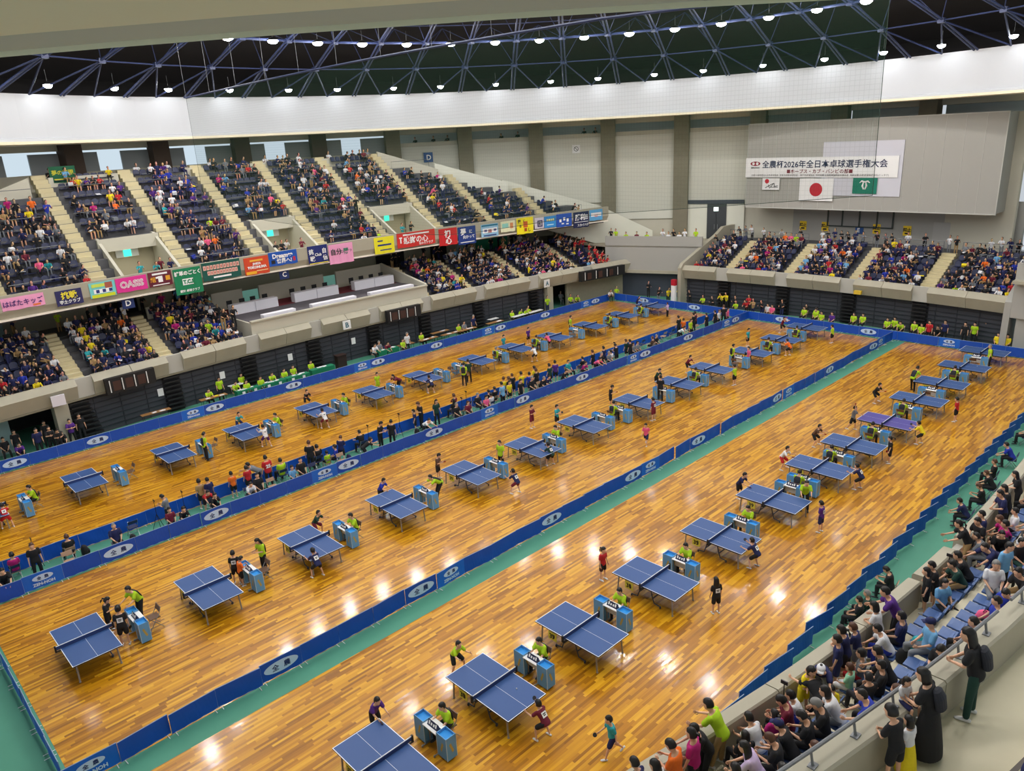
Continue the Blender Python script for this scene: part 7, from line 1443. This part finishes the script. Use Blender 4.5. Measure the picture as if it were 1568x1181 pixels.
# officials' tables below the left stand
TB = mat('brown_table_top', rgb(150, 108, 62), .5); GC = mat('green_table_cloth', rgb(10, 120, 84), .7); WT = mat('white_table_top', rgb(222, 222, 220), .5)
def trestle(x, y, L_, top, label, g=None):
    o = empty('folding_table', (x, y, 0)); MB().box(0, 0, .70, L_, .45, .03).build('tabletop', top, o)
    for s in (-1, 1):
        mb = MB(); mb.tube([(s*(L_/2-.12), -.18, .006), (s*(L_/2-.12), -.18, .7)], .014, 5); mb.tube([(s*(L_/2-.12), .18, .006), (s*(L_/2-.12), .18, .7)], .014, 5); mb.tube([(s*(L_/2-.12), -.18, .15), (s*(L_/2-.12), .18, .15)], .012, 5); mb.build('leg_frame', BLACK, o)
    tag(o, label, 'table', 'officials tables below the left stand'); return o
def sheets(x, y, z, label, cols=('white',), n=3):
    o = empty('paper_sheets', (x, y, z))
    for k in range(n): MB().box(rnd.uniform(-.6, .6), rnd.uniform(-.1, .1), .002+.003*k, .3, .21, .004, rnd.uniform(-.4, .4)).build('sheet', mat('paper_'+cols[k % len(cols)], PAL[cols[k % len(cols)]], .7), o)
    tag(o, label, 'papers', 'papers on the officials tables')
i = 0
for x, y, L_, top in ((2.65, 34.35, 1.8, TB), (6.35, 34.25, 1.8, TB), (8.5, 35.6, .9, WT), (22.3, 34.45, 1.5, TB), (24.5, 34.3, 1.8, TB), (26.55, 35.35, 1.8, TB), (26.7, 34.15, 1.8, TB), (28.55, 34.05, 1.8, TB), (31.6, 33.95, 1.8, TB), (32.4, 35.0, 1.0, WT), (34.7, 33.95, 1.8, WT), (36.6, 33.9, 1.8, WT)):
    i += 1; trestle(x, y, L_, top, '%s folding table below the left stand, %s from the near end' % ('brown' if top is TB else 'white', ORD[i-1])); sheets(x, y, .731, 'papers on the %s folding table from the near end below the left stand' % ORD[i-1], ('white', 'yellow', 'white') if i == 2 else ('white',), 3)
i = 0
for x, y, L_ in ((8.75, 34.15, 1.8), (10.6, 34.15, 1.8), (12.45, 34.15, 1.8), (14.6, 34.4, 1.9), (20.6, 34.6, 1.9)):
    i += 1; draped('green_draped_table', x, y, .004, L_, .5, .72, GC, 0, 'green draped officials table below the left stand, %s from the near end' % ORD[i-1], 'table', 'green draped tables'); sheets(x, y, .727, 'white papers on the %s green draped table from the near end' % ORD[i-1], ('white',), 4)
    if i < 4:
        for s in (-.45, .4): tag(MB().box(x+s, y-.262, .3, .2, .012, .34).build('notice_sheet', PRINTW), 'white notice sheet hanging on the %s green draped table, %s one' % (ORD[i-1], 'left' if s < 0 else 'right'), 'notice')
for x in (3.6, 7.9, 13.2, 18.7): tag(MB().box(x, yL(x)+.53, 1.25, .36, .02, .5).build('notice_sheet', PRINTW), 'white notice sheet on the dark wall below the left stand, %s' % {3.6: 'nearest the camera', 7.9: 'second one', 13.2: 'third one', 18.7: 'farthest one'}[x], 'notice')
o = empty('wooden_lectern', (16.6, 35.0, .0)); MB().box(0, 0, .006, .75, .5, 1.05).build('body', mat('dark_wood', rgb(48, 30, 26), .5), o); MB().box(0, 0, 1.056, .85, .6, .04).build('top', mat('dark_wood', (0,0,0)), o); tag(o, 'dark wooden lectern between the green draped tables', 'lectern')
# ================= tripods, bags, cases =================
def tripod(x, y, z, h, label):
    o = empty('phone_tripod', (x, y, z))
    for k in range(3): a = 2*math.pi*k/3+.5; MB().tube([(0, 0, h*.55), (.28*math.cos(a), .28*math.sin(a), .006)], .012, 5).build('leg', BLACK, o)
    MB().tube([(0, 0, h*.5), (0, 0, h)], .012, 5).build('pole', BLACK, o); MB().box(0, 0, h, .03, .16, .09).build('phone', mat('phone_body', rgb(40, 34, 40), .3), o); tag(o, label, 'tripod', 'tripods')
for k, (x, y) in enumerate([(-7.49, 20.04), (-1.46, 19.5), (-2.69, 19.54), (8.87, 19.76), (11.08, 19.9), (16.07, 19.81), (15.13, 19.14), (30.18, 19.53)]): tripod(x, min(19.95, max(18.7, y)), .006, 1.4, "black phone tripod in the spectators' aisle, %s from the near end" % ORD[k])
for k, (x, y) in enumerate(((9.7, -8.62), (1.75, -7.95))): tripod(x, yN(x)-.62, 2.95, 1.25, 'black phone tripod behind the near stand front wall, %s' % ('beside the dark green shirt' if k == 0 else 'beside the maroon shirt'))
def bag(x, y, z, col, label, rz=0., sc=1.):
    o = empty('rucksack', (x, y, z), rz, sc); mb = MB(); _rings(mb, [(Vector((0, 0, q)), Vector((a, 0, 0)), Vector((0, b, 0))) for q, a, b in ((.0, .12, .17), (.05, .15, .20), (.25, .14, .19), (.38, .10, .15), (.42, .04, .08))], 14); b_ = mb.build('bag_body', cloth(col), o, smooth=True)
    mb = MB(); _rings(mb, [(Vector((.13, 0, q)), Vector((a, 0, 0)), Vector((0, b, 0))) for q, a, b in ((.05, .05, .13), (.12, .07, .15), (.2, .05, .13))], 10); mb.build('front_pocket', cloth(col), o, smooth=True)
    MB().tube([(-.05, -.05, .41), (-.05, 0, .47), (-.05, .05, .41)], .012, 6).build('handle', BLACK, o); tag(o, label, 'bag')
for kb, (x, y, c) in enumerate([(-5.73, 19.94, 'black'), (-3.94, 19.14, 'black'), (7.19, 19.23, 'navy'), (11.86, 19.36, 'black')]): bag(x, min(19.8, max(18.8, y)), .006, c, '%s sports bag on the green floor of the aisle, %s from the near end' % (c, ORD[kb]))
for x, z, c, lb in ((5.9, 3.5, 'teal', 'turquoise rucksack lying on the tread behind the second row, near stand'), (5.2, 3.5, 'black', 'black rucksack lying beside the turquoise one in the near stand'), (7.2, 4.05, 'pink', 'pale pink bag standing in the third row of the near stand'), (3.4, 4.05, 'black', 'black rucksack beside the seated person in black, third row'), (10.6, 4.05, 'red', 'red bag between the elderly man and the light blue woman'), (13.9, 3.5, 'white', 'white bag in the second row at the right of the near stand')): bag(x, yN(x)-{3.5: 1.48, 4.05: 2.35}[z], z, c, lb, .8, .9)
for k in range(2):
    o = empty('black_equipment_case', (17.0+1.95*k, yN(17.9)+.42-.04*k+1.0*0, .006)); MB().box(0, 0, 0, 1.9, .42, .88).build('case_body', BLACK, o, bevel=.02)
    for q in (-.6, 0, .6): MB().box(q, -.0, .88, .04, .42, .012).build('case_strap', RAILM, o)
    tag(o, 'long black equipment case at the foot of the near stand wall, %s one' % ('nearer' if k == 0 else 'farther'), 'case')
# loose things: balls, bottles on tables
BALL = None
for k, (x, y, lb) in enumerate(((.32, -.6, 'second table of the right-hand row'), (9.75, 11.5, 'fifth table of the middle row'), (20.9, .3, 'seventh table of the right-hand row'), (40.8, -1.2, 'twelfth table of the right-hand row'))):
    mb = MB(); mb.ell((0, 0, 0), (.02, .02, .02), 12, 8)
    o = mb.build('table_tennis_ball', WHITE, smooth=True); o.location = (x, y, .787); tag(o, 'white ball lying on the ' + lb, 'ball')
